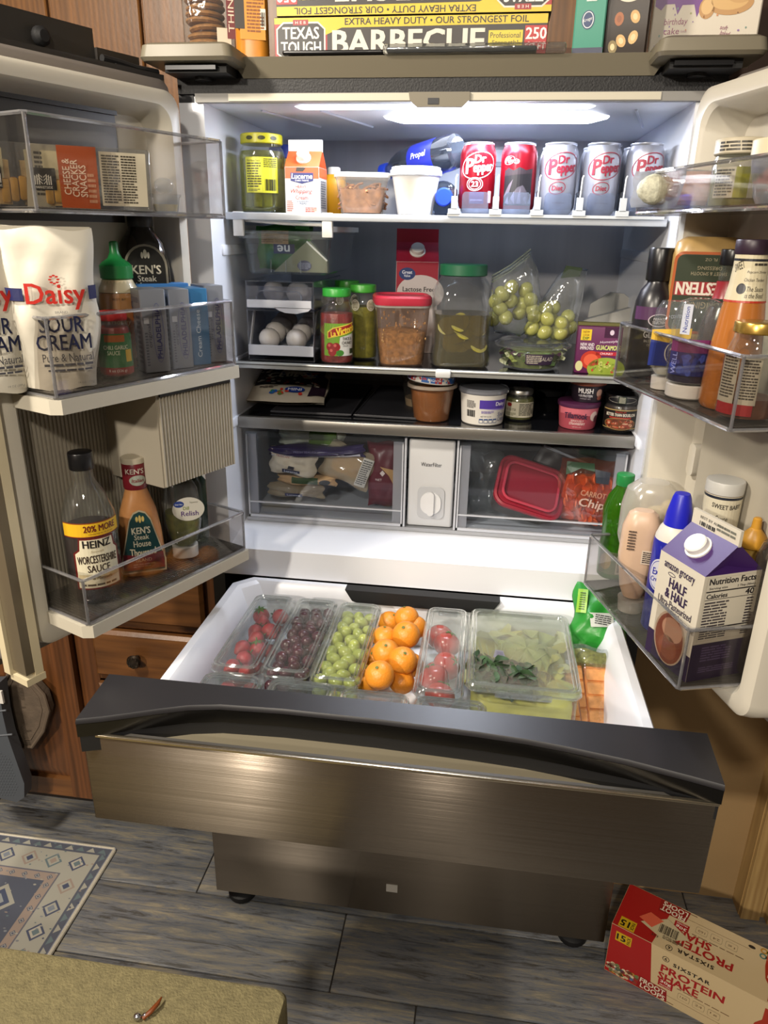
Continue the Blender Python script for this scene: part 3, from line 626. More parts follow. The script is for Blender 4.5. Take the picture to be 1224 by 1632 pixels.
# freezer drawer front and feet
fz = bpy.data.objects.new('freezer_door', None); col.objects.link(fz); fz.parent = fg
B().rbox(0, -.115, .05, .908, .006, .60, .002, STEEL, e=.0015).build('steel_front', fz)
q = B(); q.box(-.450, -.112, .053, .450, -.01, .648, CASE); q.build('door_core', fz)
B().box(-.043+.0, -.1188, .118, -.017, -.118, .140, mat('sticker_white', 'c9c6bf', .5)).build('sticker', fz)
for x, y in ((-.405, -.075), (.392, -.07)):
    q = B(); q.lathe([(.030, .0), (.034, .006), (.034, .018), (.024, .024), (.012, .026), (.012, .05)], CASE2, 20); q.build('levelling_foot', fg, (x, y, 0))
B().box(-.40, -.02, .012, .40, .02, .05, CASE2).build('kick_plate', fg)
# ================================================================ builders for packaged food
GL = clear('jar_glass', 'f4f6f2', .03, 'ffffff', .02); PET = clear('clear_pet', 'f2f4f4', .05, 'ffffff', .04); FILM = clear('clear_film', 'f2f4f4', .07, 'e8ecec', .08, 1.6, .5, 45); MILKY = clear('milky_plastic', 'f0eee8', .42, 'e9e4da', .15)
WHP = mat('white_plastic', 'e4e2dc', .35); BLK = mat('black_plastic', '111114', .3); GRC = mat('green_plastic', '1d7a3c', .35); GRL = mat('lime_green_lid', '3f9a33', .35)
def clipz(S, z0, z1, dr):
    """the part of a profile between two heights, shrunk by dr; rows are (z, w, d, r) or (r, z)"""
    lat = len(S[0]) == 2; R = [(p[1], p[0]*2, p[0]*2, p[0]) for p in S] if lat else [tuple(p) for p in S]; out = []
    def at(z):
        for a, b2 in zip(R, R[1:]):
            if a[0] <= z <= b2[0] and b2[0] > a[0]:
                k = (z-a[0])/(b2[0]-a[0]); return tuple(a[i]+(b2[i]-a[i])*k for i in range(len(a)))
        return R[0] if z < R[0][0] else R[-1]
    zs = [z0]+[p[0] for p in R if z0 < p[0] < z1]+[z1]
    for z in zs: p = at(z); out.append((z, p[1]-2*dr, p[2]-2*dr, max(p[3]-dr, .001), *p[4:6]))
    return out
def vessel(name, label, cat, loc, rz, S, shell, fill=None, lid=None, group=None, rot=None, fname='contents', sname='body'):
    t = thing(name, label, cat, loc, rz, group, rot); q = B()
    (q.lathe if len(S[0]) == 2 else q.loft)(S, shell); q.build(sname, t)
    if fill:
        q = B(); q.loft(clipz(S, fill[0], fill[1], .0022), fill[2]); q.build(fname, t)
    if lid:
        for k, (P, m2) in enumerate([lid] if isinstance(lid, tuple) else lid):
            q = B(); (q.lathe if len(P[0]) == 2 else q.loft)(P, m2); q.build('lid' if k == 0 else 'lid_band', t)
    return t
def screwlid(r, z0, z1, m2): return ([(r*.96, z0), (r, z0+.0015), (r, z1-.002), (r*.97, z1-.0005), (r*.9, z1)], m2)
def dk(t): return Dec()
def pillow(w, h, d, m2, seed=1, wr=.006, nu=16, nv=14, edge=.004, prof=None, tap=0):
    """a filled pouch lying in the x-z plane, thickness along y"""
    R = random.Random(seed); ph = [R.uniform(0, 6.3) for _ in range(8)]; q = B()
    def th(u, v): a = max(0, 1-abs(2*u-1)**3); b2 = max(0, 1-abs(2*v-1)**3) if prof is None else prof(v); return edge/2+(d/2-edge/2)*(a*b2)**.6
    def wv(u, v): return wr*(math.sin(7*u+9*v+ph[0])*.5+math.sin(15*u-11*v+ph[1])*.3+math.sin(23*v+5*u+ph[2])*.25)
    def f(sg):
        def g(u, v):
            sh = wr*.6*math.sin(11*v+ph[3]); sv = wr*.6*math.sin(9*u+ph[4])
            return (((u-.5)*w+sh*(2*u-1))*(1-tap*max(0, 1-v/.45)), sg*(th(u, v)+wv(u, v)*min(1, 6*min(u, 1-u, v, 1-v))), v*h+sv*(2*v-1))
        return g
    q.grid(f(-1), nu, nv, m2); q.grid(f(1), nu, nv, m2); return q
def pouch_surf(w, h, d, edge=.004, prof=None):
    def th(u, v): a = max(0, 1-abs(2*u-1)**3); b2 = max(0, 1-abs(2*v-1)**3) if prof is None else prof(v); return edge/2+(d/2-edge/2)*(a*b2)**.6
    def g(u, v, o): return (u, -(th(u/w+.5, v/h)+.0035)-o, v)
    g.zs = [h*k/10 for k in range(1, 10)]; return g
def carton(name, label, loc, rz, w, d, hb, hs, hr, body, top, cap=None, capm=None, group=None, fin=None):
    t = thing(name, label, 'carton', loc, rz, group)
    q = B(); q.box(-w/2, -d/2, 0, w/2, d/2, hb, body); q.build('carton_body', t)
    q = B(); i = .016
    q.add([(-w/2, -d/2, hb), (w/2, -d/2, hb), (w/2, d/2, hb), (-w/2, d/2, hb), (-w/2, -.002, hs), (w/2, -.002, hs), (w/2, .002, hs), (-w/2, .002, hs), (-w/2+i, 0, hs-.004), (w/2-i, 0, hs-.004), (-w/2+i, 0, hb+.004), (w/2-i, 0, hb+.004)],
          [(0, 1, 5, 4), (2, 3, 7, 6), (1, 11, 5), (1, 2, 11), (2, 6, 11), (3, 10, 7), (3, 0, 10), (0, 4, 10), (4, 5, 6, 7), (5, 11, 6), (4, 7, 10)], top); q.build('gable_top', t, fix=False)
    B().box(-w/2, -.0025, hs-.002, w/2, .0025, hr, fin or top).build('sealed_fin', t)
    if cap:
        ang = math.atan2(d/2, hs-hb); c = Matrix.Translation((cap[0], -d/4, (hb+hs)/2)) @ Matrix.Rotation(pi/2-ang+.0, 4, 'X')
        q = B(); r = cap[1]; q.lathe([(r*1.18, -.002), (r*1.18, .003), (r, .004), (r*1.0, .012), (r*.9, .014)], capm, 20)
        n = Vector((0, -(hs-hb), d/2)).normalized(); rotq = Vector((0, 0, 1)).rotation_difference(n).to_matrix().to_4x4()
        q.xf(Matrix.Translation((cap[0], -d/4, (hb+hs)/2)) @ rotq); q.build('screw_cap', t)
    return t
# ================================================================ on top of the refrigerator
ZT = 1.8066
fb = mat('foil_box_card', '1d1a18', .45)
def foil(label, loc, rx):
    t = thing('foil_box', label, 'box', loc, 0, 'foil boxes stacked on the refrigerator', rot=(0, rx, 0)); W, H, Dp = .452, .062, .06
    B().rbox(0, 0, -H/2, W, Dp, H, .002, fb, e=.0015, n=2).build('carton', t)
    D = Dec(); D.rect(-W/2+.001, -H/2+.001, W/2-.001, H/2-.001, '241c18', 0); D.rect(-W/2+.001, -H/2+.001, -.135, H/2-.02, '9c1f22', 1); D.poly([(-W/2+.001, H/2-.001), (W/2-.06, H/2-.001), (W/2-.001, H/2-.001), (W/2-.001, H/2-.014), (-.11, H/2-.016), (-.14, .004), (-W/2+.001, H/2-.010)], 'd8b81c', 2)
    D.rect(-W/2+.001, -H/2+.001, -.150, H/2-.010, 'a32325', 3)
    D.poly([(-.222, .014), (-.210, .024), (-.150, .024), (-.138, .014), (-.138, -.022), (-.15, -.03), (-.21, -.03), (-.222, -.022)], 'd9d5cc', 4); D.poly([(-.2195, .013), (-.209, .0215), (-.151, .0215), (-.1405, .013), (-.1405, -.021), (-.151, -.028), (-.209, -.028), (-.2195, -.021)], '1d1a18', 5)
    D.rect(-.193, .019, -.167, .027, '9c1f22', 6); D.txt('H E B', -.180, .023, .018, .004, 'e8e2d8', l=7)
    D.txt('TEXAS', -.180, .008, .062, .017, 'e8e4dc', .02, l=6); D.txt('TOUGH', -.180, -.013, .068, .017, 'e8e4dc', .02, l=6)
    D.txt('EXTRA HEAVY DUTY \u2022 OUR STRONGEST FOIL', .045, .0235, .300, .0095, '1c1a18', .01, l=6)
    D.txt('BARBECUE', .0, -.006, .25, .034, 'd8d2c4', .03, l=6)
    D.rect(.132, -.016, .187, .008, 'd8c02e', 4); D.txt('Professional', .159, .001, .048, .008, '1c1a18', l=6); D.txt('Strength!', .159, -.010, .042, .008, '1c1a18', l=6)
    D.rect(.190, -H/2+.001, W/2-.001, .014, 'b32023', 5); D.txt('250', .208, .003, .032, .016, 'f0ece4', .02, l=6); D.txt('SQ FT', .208, -.016, .032, .011, 'f0ece4', .01, l=6)
    D.build('printed_front', t, fr(Dp/2)); return t
pf = sx(652, .045, ZT); 
foil('lower red, black and yellow foil box with upright lettering', (pf.x, .045, ZT+.032), 0)
foil('upper red, black and yellow foil box lying upside down on another', (pf.x+.004, .048, ZT+.0955), pi)
t = thing('grill_scraper', 'dark flat tool in a clear sleeve lying before the foil boxes', 'tool', (pf.x, -.003, ZT))
q = B(); q.rbox(-.12, 0, .003, .17, .03, .006, .004, BLK, e=.002); q.rbox(.09, 0, .004, .24, .05, .006, .004, mat('dark_blade', '34363a', .35, .6), e=.002); q.build('tool_body', t)
B().rbox(.11, 0, .0, .29, .06, .014, .006, FILM, e=.004).build('clear_sleeve', t)
# orange bottle
p = sx(404, .03, ZT); S = [(0, .05, .04, .012), (.004, .056, .046, .016), (.09, .056, .046, .018), (.11, .05, .042, .018), (.14, .03, .03, .014)]
t = vessel('sauce_bottle', 'orange squeeze bottle with yellow label beside the foil boxes', 'bottle', (p.x, .03, ZT), face(p), S, mat('orange_sauce', 'c8822a', .3, noise=.12, ns=40), None, ([(.014, .14), (.014, .16), (.008, .175)], mat('orange_cap', 'd06f1a', .4)))
D = Dec(); D.rect(-.02, .03, .022, .10, 'd98f26', 0); D.rect(-.028, .045, -.012, .12, '2a2118', 1); D.lines(-.008, .04, .02, .10, 12, '8a4f14'); D.rect(.014, .045, .023, .075, 'e8e2d0', 2); D.bars(.015, .05, .022, .07, 6); D.build('label', t, fr(.0235))
# cookie bag
p = sx(338, .09, ZT)
t = thing('cookie_bag', 'clear bag of stacked thin brown cookies on the refrigerator', 'snack bag', (p.x, .09, ZT+.014), face(p))
CK = mat('cookie_brown', '9c6a35', .7, noise=.3, ns=120, bump=.5, bs=120)
for k in range(9):
    q = B(); q.lathe([(.030, 0), (.034, .003), (.034, .006), (.028, .009)], CK, 18); q.build('cookie', t, (random.uniform(-.004, .004)-.004, 0, .002+k*.0105), (random.uniform(-.06, .06), random.uniform(-.06, .06), 0))
B().loft([(-.012, .082, .066, .02), (.0, .09, .075, .02), (.09, .092, .076, .02), (.12, .08, .02, .008)], FILM).build('bag_film', t)
D = Dec(); D.rect(.012, .02, .036, .046, 'c9bda6', 1); D.rect(.03, .03, .045, .11, '6a1c1c', 2); D.txt('THINS', .0375, .07, .06, .01, 'd8ccb4', rot=pi/2, l=3); D.build('paper_label', t, fr(.0385))
# teal box, nut pouch, cookie box
p = sx(935, .03, ZT); t = thing('snack_box', 'teal snack box with dark blue base next to the nut box', 'box', (p.x, .035, ZT), rad(-6)); B().rbox(0, 0, 0, .048, .06, .14, .002, mat('teal_card', '4f9a86', .5), e=.0015, n=1).build('carton', t)
D = Dec(); D.rect(-.0235, .001, .0235, .012, '1c2547', 1); D.ell(-.003, .05, .010, .013, '1d3566', 2); D.ring(-.003, .05, .0085, .0115, .0012, 'e8ece8'); D.txt('Kroger', -.003, .05, .014, .006, 'e8ece8', rot=.3); D.txt('PA', .0, .088, .026, .015, 'cfe0d6', .02, rot=pi/2); D.txt('PR', .016, .09, .026, .015, 'cfe0d6', .02, rot=pi/2); D.build('printing', t, fr(.03))
p = sx(994, .03, ZT); t = thing('nut_box', 'dark brown chocolate nut box with printed almonds', 'box', (p.x, .035, ZT), rad(-10)); B().rbox(0, 0, 0, .068, .05, .15, .003, mat('dark_choc_card', '2c2018', .4, noise=.2, ns=8, stretch=(1, 1, 14)), e=.002, n=1).build('carton', t)
D = Dec()
for u, v, c, r in ((-.012, .052, 'a05a28', 0), (.012, .054, 'caa060', .4), (-.006, .022, 'caa060', .5), (.012, .026, 'd0a868', -.3), (-.018, .014, '7d6a30', .2)):
    V = [(u+.007*math.cos(a)*math.cos(r)-.0095*math.sin(a)*math.sin(r), v+.007*math.cos(a)*math.sin(r)+.0095*math.sin(a)*math.cos(r)) for a in [2*pi*k/14 for k in range(14)]]; D.poly(V, c, 2); D.poly([(x*.5+u*.5, y*.5+v*.5) for x, y in V], 'e2c492' if c != 'a05a28' else '8a4a20', 3)
D.ell(0, .084, .018, .010, 'd8d0bc', 2); D.build('printing', t, fr(.025))
p = sx(1112, .09, ZT); t = thing('cookie_box', 'white birthday cake cookie box with purple drip at the right', 'box', (p.x, .095, ZT), rad(-7)); B().rbox(0, 0, 0, .165, .05, .15, .002, mat('white_card', 'd9d0c0', .5), e=.0015, n=1).build('carton', t)
D = Dec(); D.poly([(-.08, .068), (-.07, .062), (-.064, .070), (-.05, .070), (-.044, .055), (-.038, .068), (-.02, .068), (-.014, .05), (-.008, .066), (.0, .075), (.0, .149), (-.08, .149)], '6c2f86', 1)
D.txt('birthday', -.045, .044, .036, .012, '8a3b62', shear=.1); D.txt('cake', -.05, .032, .024, .009, '8a3b62', shear=.1); D.txt('FLAVOR', -.031, .031, .009, .003, 'a06a80'); D.txt('soft', .03, .034, .012, .006, '8a3b62', shear=.2, rot=-.2); D.txt('baked', .033, .026, .015, .006, '8a3b62', shear=.2, rot=-.2); D.txt('8 COOKIES', -.063, .010, .024, .005, '6a3b7a')
D.blobs(-.07, .015, .07, .065, 14, ['c98a5a', '8a6aa0', 'a0a060', '6a8a80'], .0016, .0016)
D.ell(.035, .068, .034, .017, 'b98a4f', 3); D.ell(.033, .071, .028, .013, 'd2a868', 4); D.ell(.0, .062, .012, .015, 'b98a4f', 3); D.ell(.0, .064, .009, .011, 'd8b074', 4); D.ell(.048, .082, .022, .015, 'c79a5c', 5); D.lines(.05, .012, .07, .02, 2, '8a3b62'); D.build('printing', t, lambda u, v, o: (u, -.025-o, min(v+.016, .149)))
# ================================================================ top shelf
ZS = S1+.0008
p = sx(421, .135, ZS); R = .045
PR = [(.036, 0), (.043, .004), (R, .012), (R, .10), (.041, .114), (.037, .118), (.037, .128)]
BR = clear('pickle_brine', 'd6d680', .14, 'a8a83c', .1)
t = vessel('pickle_jar', 'glass jar of pickle spears with yellow lid and label', 'jar', p, face(p), PR, GL, (.004, .110, BR), screwlid(.040, .122, .140, mat('yellow_lid', 'b9b41e', .35)))
PK = mat('pickle_green', '989a38', .3, noise=.25, ns=50)
for k in range(9):
    a = -2.8+k*.62; q = B(); q.loft([(.012, .016, .010, .005), (.05, .019, .012, .006), (.098, .010, .008, .004)], PK); q.build('pickle_spear', t, (.0335*math.sin(a), -.0335*math.cos(a), 0), (0, .06*math.sin(k*2.3), a))
D = Dec(); D.rect(-.034, .036, .030, .098, 'c8c62e', 0); D.rect(-.032, .038, -.002, .096, 'd4d23a', 1); D.txt('Nutrition Facts', -.017, .092, .026, .004, '2a2a16'); D.lines(-.031, .045, -.003, .089, 10, '4a4a1e'); D.lines(.002, .08, .028, .096, 5, '4a4a1e', seed=4); D.bars(.004, .04, .026, .060, 13, '1e1e10'); D.lines(-.03, .0385, -.006, .043, 2, '4a4a1e'); D.build('label', t, cyl(R), .006)
q = Dec(); 
for k in (-1, 0, 1): q.ell(k*.024, .131, .007, .0035, '3a3a12', 1)
q.build('lid_print', t, cyl(.040), .006)
# cream carton
p = sx(489, .135, ZS); WCT = mat('carton_white', 'dcdcdc', .45)
t = carton('cream_carton', 'small white and orange heavy cream carton beside the pickle jar', p, face(p, -14), .066, .066, .082, .112, .131, WCT, mat('carton_orange', 'd4572a', .45), (.0, .012), WHP, fin=WCT)
D = Dec(); D.rect(-.0325, .062, .0325, .0815, 'd4572a', 1); D.rect(-.022, .058, .022, .072, '1e2a6a', 2); D.poly([(-.022, .058), (.022, .058), (.0, .053)], '1e2a6a', 2); D.txt('Lucerne', 0, .066, .040, .009, 'f0f0f4', .02, shear=.1); D.txt('DAIRY FARMS', 0, .0585, .026, .003, 'f0f0f4')
D.poly([(-.012, .074), (.002, .074), (.008, .080), (.004, .081), (-.010, .081)], '2a2020', 3); D.txt('HEAVY', -.002, .048, .020, .005, 'c0402a'); D.txt('Whipping', -.001, .039, .042, .010, 'b8352a', shear=.35); D.txt('Cream', -.001, .029, .024, .007, 'b8352a'); D.txt('ULTRA-PASTEURIZED', .002, .022, .026, .003, '31557a'); D.txt('REAL', .002, .0185, .014, .003, '31557a'); D.lines(-.030, .004, -.018, .024, 6, 'c07a6a'); D.lines(.006, .003, .028, .012, 3, 'c0402a'); D.rect(.020, .004, .028, .012, 'e0b0a4', 3)
D.build('front_print', t, fr(.033)); D = Dec(); D.rect(-.0325, .064, .0325, .0815, 'd4572a', 1); D.lines(-.02, .01, .02, .06, 12, '6a7a8a', brk=2); D.build('side_print', t, rt(.033))
# jars behind
p = sx(457, .27, ZS); t = vessel('mustard_jar', 'jar with blue and yellow lid mostly hidden behind the pickles', 'jar', p, 0, [(.03, 0), (.034, .004), (.034, .10), (.03, .105), (.03, .11)], mat('mustard_body', 'b8a83a', .4), None, screwlid(.033, .108, .134, mat('cobalt_lid', '2a3f9a', .4)))
p = sx(533, .24, ZS); t = vessel('juice_bottle', 'yellow bottle standing behind the cream carton', 'bottle', p, 0, [(0, .04, .04, .01), (.004, .044, .044, .012), (.066, .044, .044, .012), (.078, .03, .03, .012)], mat('yellow_juice', 'd99a1c', .3), None, ([(.013, .078), (.013, .09), (.011, .092)], WHP))
# shredded food tub
p = sx(577, .15, ZS); S = [(0, .074, .074, .014), (.003, .080, .080, .016), (.064, .100, .100, .018), (.066, .104, .104, .019), (.074, .104, .104, .019)]
SHR = mat('shredded_chicken', 'a8744e', .7, noise=.4, ns=70, bump=.8, bs=110)
t = thing('food_tub', 'milky plastic tub of shredded orange-brown food', 'food container', p, face(p)); B().loft(S, clear('light_milky', 'f6f4ee', .16, 'f0ece4', .12)).build('tub', t)
q = B(); q.loft(clipz(S, .004, .045, .004), SHR); R_ = random.Random(4)
for k in range(70):
    a, z = R_.uniform(0, 6.28), R_.uniform(.008, .056); r = .034+z*.14; P = Vector((r*math.cos(a)*1.06, r*math.sin(a)*1.06, z)); dd = Vector((R_.uniform(-1, 1), R_.uniform(-1, 1), R_.uniform(-.6, .6))).normalized()*.012
    if P.z > .046: P.x *= .6; P.y *= .6
    q.tube([P-dd, P+Vector((0, 0, .003)), P+dd], .0022, SHR, 5)
tag(q.build('shredded_filling', t), kind='stuff'); B().loft([(.0655, .107, .107, .02), (.072, .107, .107, .02), (.074, .103, .103, .02)], clear('milky_lid', 'f4f2ee', .6, 'f0ede6', .15)).build('lid', t)
# foam cup
p = sx(661, .125, ZS); PR = [(.030, 0), (.0325, .002), (.0335, .006), (.044, .066), (.0455, .070), (.0455, .074), (.044, .0745)]
FOAM = clear('foam_white', 'ffffff', .88, 'f2f2f2', .5)
t = thing('foam_cup', 'white foam cup with lid in front of the lying bottles', 'cup', p, 0); q = B(); q.lathe(PR, FOAM, 32); q.build('cup_wall', t)
q = B(); q.lathe([(.046, .068), (.0485, .070), (.0485, .078), (.046, .080), (.046, .0835), (.043, .0845)], mat('foam_lid', 'eeeeee', .35), 32); q.build('lid', t)
q = B(); q.lathe([(.030, .03), (.040, .060), (.038, .062)], mat('yellow_soup', 'cdb04a', .5), 20); q.build('soup', t)
# two bottles lying behind the cup, cap and base to the front
BD = clear('grey_bottle', '8f96a2', .18, '7a8290', .03)
def lying(label, loc, rz, tilt, front_cap):
    t = thing('water_bottle', label, 'bottle', loc, 0, 'water bottles lying behind the foam cup', rot=(pi/2+tilt, 0, rz)); s = 1 if front_cap else -1
    PR = [(.024, -.10), (.031, -.095), (.033, -.08), (.033, .02), (.031, .045), (.024, .065), (.0125, .082), (.0125, .092)]
    q = B(); q.lathe([(r, z*s) for r, z in PR], BD, 24); q.build('bottle_body', t)
    q = B(); q.lathe([(.0332, -.055*s), (.0337, -.05*s), (.0337, .0), (.0332, .008*s)], mat('blue_label', '2430a0', .35), 24, cap=(0, 0)); q.build('label', t)
    q = B(); q.lathe([(r, z*s) for r, z in ((.0155, .086), (.0165, .088), (.0165, .104), (.014, .107))], mat('blue_cap', '1d3fc0', .3), 20); q.build('cap', t)
    return t
p = sx(704, .20, S1+.034); lying('grey bottle lying flat with its blue cap to the front', (p.x, .21, S1+.034), .1, 0, True)
p = sx(684, .22, 1.650); t = lying('bottle with purple-blue label resting slanted on another bottle', (p.x-.022, .25, 1.672), .95, -.16, False)
D = Dec(); D.txt('Propel', 0, .024, .038, .014, 'e8e8f6', .02, shear=.15); D.build('lettering', t, lambda u, v, o: ((.0338+o)*math.sin((v-.024)/.0338-1.45), (.0338+o)*math.cos((v-.024)/.0338-1.45), u+.024))
# ---------------- soda cans and their organiser
CANR = .0325; CH = .124
PRC = [(.022, .0), (.0245, .002), (.030, .010), (CANR, .016), (CANR, .100), (.031, .108), (.0275, .1165), (.0285, .118), (.0285, .1205), (.0265, .121), (.026, .1185)]
ALU = mat('can_aluminium', 'b9bcc6', .3, .8); RED = mat('can_red', '8a1020', .28, .55); SILV = mat('can_silver', 'a3a6b2', .35, .6)
def can(label, loc, rz, kind, group='soda cans in the organiser lanes'):
    t = thing('soda_can', label, 'can', loc, rz, group); body = RED if kind != 'diet' else SILV
    q = B(); q.lathe(PRC[2:7], body, 28, cap=(0, 0)); q.build('can_body', t)
    q = B(); q.lathe(PRC[:3], ALU, 28, cap=(1, 0)); q.lathe(PRC[6:]+[(.002, .1182)], ALU, 28, cap=(0, 1)); q.each('can_end', t)
    D = Dec(); c = 'e6dcdc' if kind != 'diet' else '8a1c34'
    def logo(u, v, k, c):
        D.txt('Dr', u+.004*k, v+.014*k, .020*k, .013*k, c, .03, shear=.15, rot=.1); D.txt('P', u-.015*k, v+.002*k, .016*k, .024*k, c, .03, shear=.15, rot=.1); D.txt('epper', u+.011*k, v-.004*k, .036*k, .016*k, c, .03, shear=.15, rot=.1); D.ring(u+.001*k, v+.003*k, .033*k, .022*k, .0014*k, c, rot=.25)
    if kind == 'dino':
        D.rect(-.030, .016, .024, .075, '17151a', 1); D.poly([(-.030, .072), (-.022, .079), (-.012, .074), (-.002, .080), (.010, .075), (.024, .078), (.024, .07), (-.030, .065)], '2c2228', 2)
        D.poly([(-.02, .018), (-.012, .034), (-.004, .046), (.006, .050), (.014, .040), (.02, .018)], '4a444c', 2); D.poly([(-.03, .03), (-.02, .05), (-.012, .06), (-.018, .038)], '5a5058', 2)
        for k in range(5): D.poly([(-.026+k*.011, .020+k % 2*.008), (-.020+k*.011, .032+k % 3*.008), (-.018+k*.011, .018)], '6a6470', 3)
        logo(-.022, .090, .32, c); D.ring(-.008, .089, .005, .004, .0006, c); D.txt('23', -.008, .089, .006, .004, c)
    else:
        logo(0, .079, 1, c)
        if kind == 'diet': D.ring(-.004, .046, .015, .0105, .0011, c, rot=.2); D.txt('Diet', -.004, .046, .019, .008, c, .02, shear=.1); D.txt('12 FL OZ (355 mL)', .0, .021, .022, .003, '5a4a58')
        else: D.ring(-.004, .051, .015, .0115, .0012, c); D.ring(-.004, .051, .011, .009, .0009, c); D.txt('23', -.004, .051, .012, .009, c, .03); D.rect(-.013, .018, .014, .038, '4a2a55', 2); D.txt('JURASSIC WORLD', .0, .024, .022, .003, 'b8b0c8'); D.rect(.022, .02, .03, .04, 'c9a0a8', 3)
    D.build('printing', t, cyl(CANR), .005); return t
LANE = [757, 821, 884, 950, 1016]; kinds = ['red', 'dino', 'diet', 'diet', 'diet']; xs_ = []
labs = ['dark red soda can with white script and a ringed 23', 'dark red soda can with black rocky artwork', 'silver diet soda can right of the two red cans', 'middle silver diet soda can in the front row', 'rightmost silver diet soda can in the front row']
for px, k, lb in zip(LANE, kinds, labs):
    p = sx(px, .118, ZS); xs_.append(p.x); can(lb, (p.x, .118, S1+.0045), face(p)+{0: 0, 1: .1, 2: .1, 3: .2, 4: .3}[LANE.index(px)], k)
for i, k in enumerate(('red', 'red', 'diet', 'diet', 'diet')):
    can('%s soda can in the back row, %s lane from the left' % ('dark red' if k == 'red' else 'silver', ('first', 'second', 'third', 'fourth', 'fifth')[i]), (xs_[i], .19, S1+.0045), -.5+.8*i, k)
og = thing('can_organiser', 'clear drink organiser with white clips along the top shelf edge', 'organiser', (0, 0, S1)); CLP = mat('organiser_clip', 'c2c6c8', .4)
ed = [xs_[0]-.037]+[(a+b2)/2 for a, b2 in zip(xs_, xs_[1:])]
B().box(ed[0]-.012, .072, .0008, xs_[4]+.036, .44, .0035, clear('organiser_base', 'dfe4ea', .25, 'b8bcc6', .05)).build('base_tray', og)
B().box(ed[0]-.012, .062, .0, xs_[4]+.036, .072, .005, CLP).build('front_rail', og)
for x in ed:
    q = B(); q.box(x-.011, .060, .004, x+.011, .070, .013, CLP); q.box(x-.0055, .060, .012, x+.0055, .069, .034, CLP); q.build('clip', og)
    q = B(); q.box(x-.0012, .07, .004, x+.0012, .40, .045, clear('organiser_clear', 'e8ecf0', .06, 'ffffff', .03)); q.tube([(x, .069, .030), (x+.001, .069, .066), (x+.003, .071, .070)], .0013, WHP, 6); q.build('divider', og)
for x in xs_:
    q = B(); q.prism([(x-.024, .003), (x+.024, .003), (x+.024, .036), (x+.02, .042), (x-.02, .042), (x-.024, .036)], .076, .078, clear('organiser_stop', 'dfe4ee', .12, 'c9d0e0', .04), 'y'); q.build('front_stop', og)
# ================================================================ hanging drawer under the top shelf
hd = thing('hanging_drawer', 'clear pull-out drawer clipped under the top shelf at left', 'organiser', (-.296, .09, 1.454)); W, H, Dp = .178, .080, .27; HC = clear('organiser_clear2', 'eef1f2', .07, 'dde3e3', .03)
q = B(); q.loft([(.002, .150, Dp-.02, .012, 0, Dp/2), (.006, .158, Dp-.01, .014, 0, Dp/2), (H, W, Dp, .016, 0, Dp/2)], HC, cap=(1, 0)); q.build('drawer_tray', hd)
q = B(); q.tube([(-W/2, Dp, H), (-W/2, .008, H), (-W/2+.008, 0, H), (W/2-.008, 0, H), (W/2, .008, H), (W/2, Dp, H)], .003, HC, 6); q.rbox(0, .002, H-.012, W+.01, .006, .014, .003, HC); q.build('tray_rim', hd)
for s in (-1, 1):
    B().rbox(s*(W/2-.002), -.012, H-.008, .020, .012, .044, .002, WHP, e=.0015).build('shelf_clip', hd); B().box(s*(W/2+.002), -.006, H+.002, s*(W/2+.008), Dp, H+.012, WHP).build('slide_rail', hd)
q = B(); q.tube([(-W/2+.012, .0, H+.022), (0, -.002, H+.017), (W/2-.012, .0, H+.015)], .004, WHP, 8); q.build('front_bar', hd)
for k, u in enumerate((-.03, 0, .03)): q = B(); q.tube([(u, .0012, .006), (u, .0015, .030)], .0016, HC, 6); q.build('moulded_rib', hd)
GBG = mat('green_bag_print', '2e6a2c', .35, noise=.3, ns=25, bump=.4, bs=30)
t = thing('produce_bag', 'green printed produce bag poking out of the hanging drawer', 'bag', (-.315, .16, 1.462), .15); pillow(.11, .085, .05, GBG, 3, .004).build('bag_body', t)
q = B(); q.prism([(.0, .0), (.05, .01), (.028, .055), (.012, .06)], -.012, .004, mat('green_leaf_fold', '2f7a2f', .35), 'y'); q.build('folded_corner', t, (.005, 0, .05), (0, .3, 0))
D = Dec(); D.rect(-.02, .032, .022, .05, '1d2a5a', 1); D.txt('ne', .0, .042, .024, .012, 'dfe4ec', .02, rot=pi); D.rect(-.045, .05, .01, .075, 'a8855a', 1); D.lines(-.045, .052, .01, .074, 6, '7a5a34', l=2); D.build('printing', t, pouch_surf(.11, .085, .05), .01)
t = thing('clear_bag', 'clear triangular bag with a dark blue mark at the drawer front', 'bag', (-.262, .115, 1.461), .05)
q = B(); q.prism([(-.062, .0), (.045, 0), (.045, .022), (.012, .058), (.004, .056)], -.012, .012, clear('pale_green_film', 'cfd6c4', .55, 'c3c6b0', .1), 'y'); q.build('bag_film', t)
q = B(); q.tube([(.005, -.012, .057), (.045, -.012, .022)], .0018, WHP, 6); q.build('seal_edge', t)
D = Dec(); D.ell(.0, .012, .014, .010, '3a4060', 1); D.lines(-.012, .006, .012, .018, 5, '8a90a8', l=2); D.build('printing', t, fr(.0125))
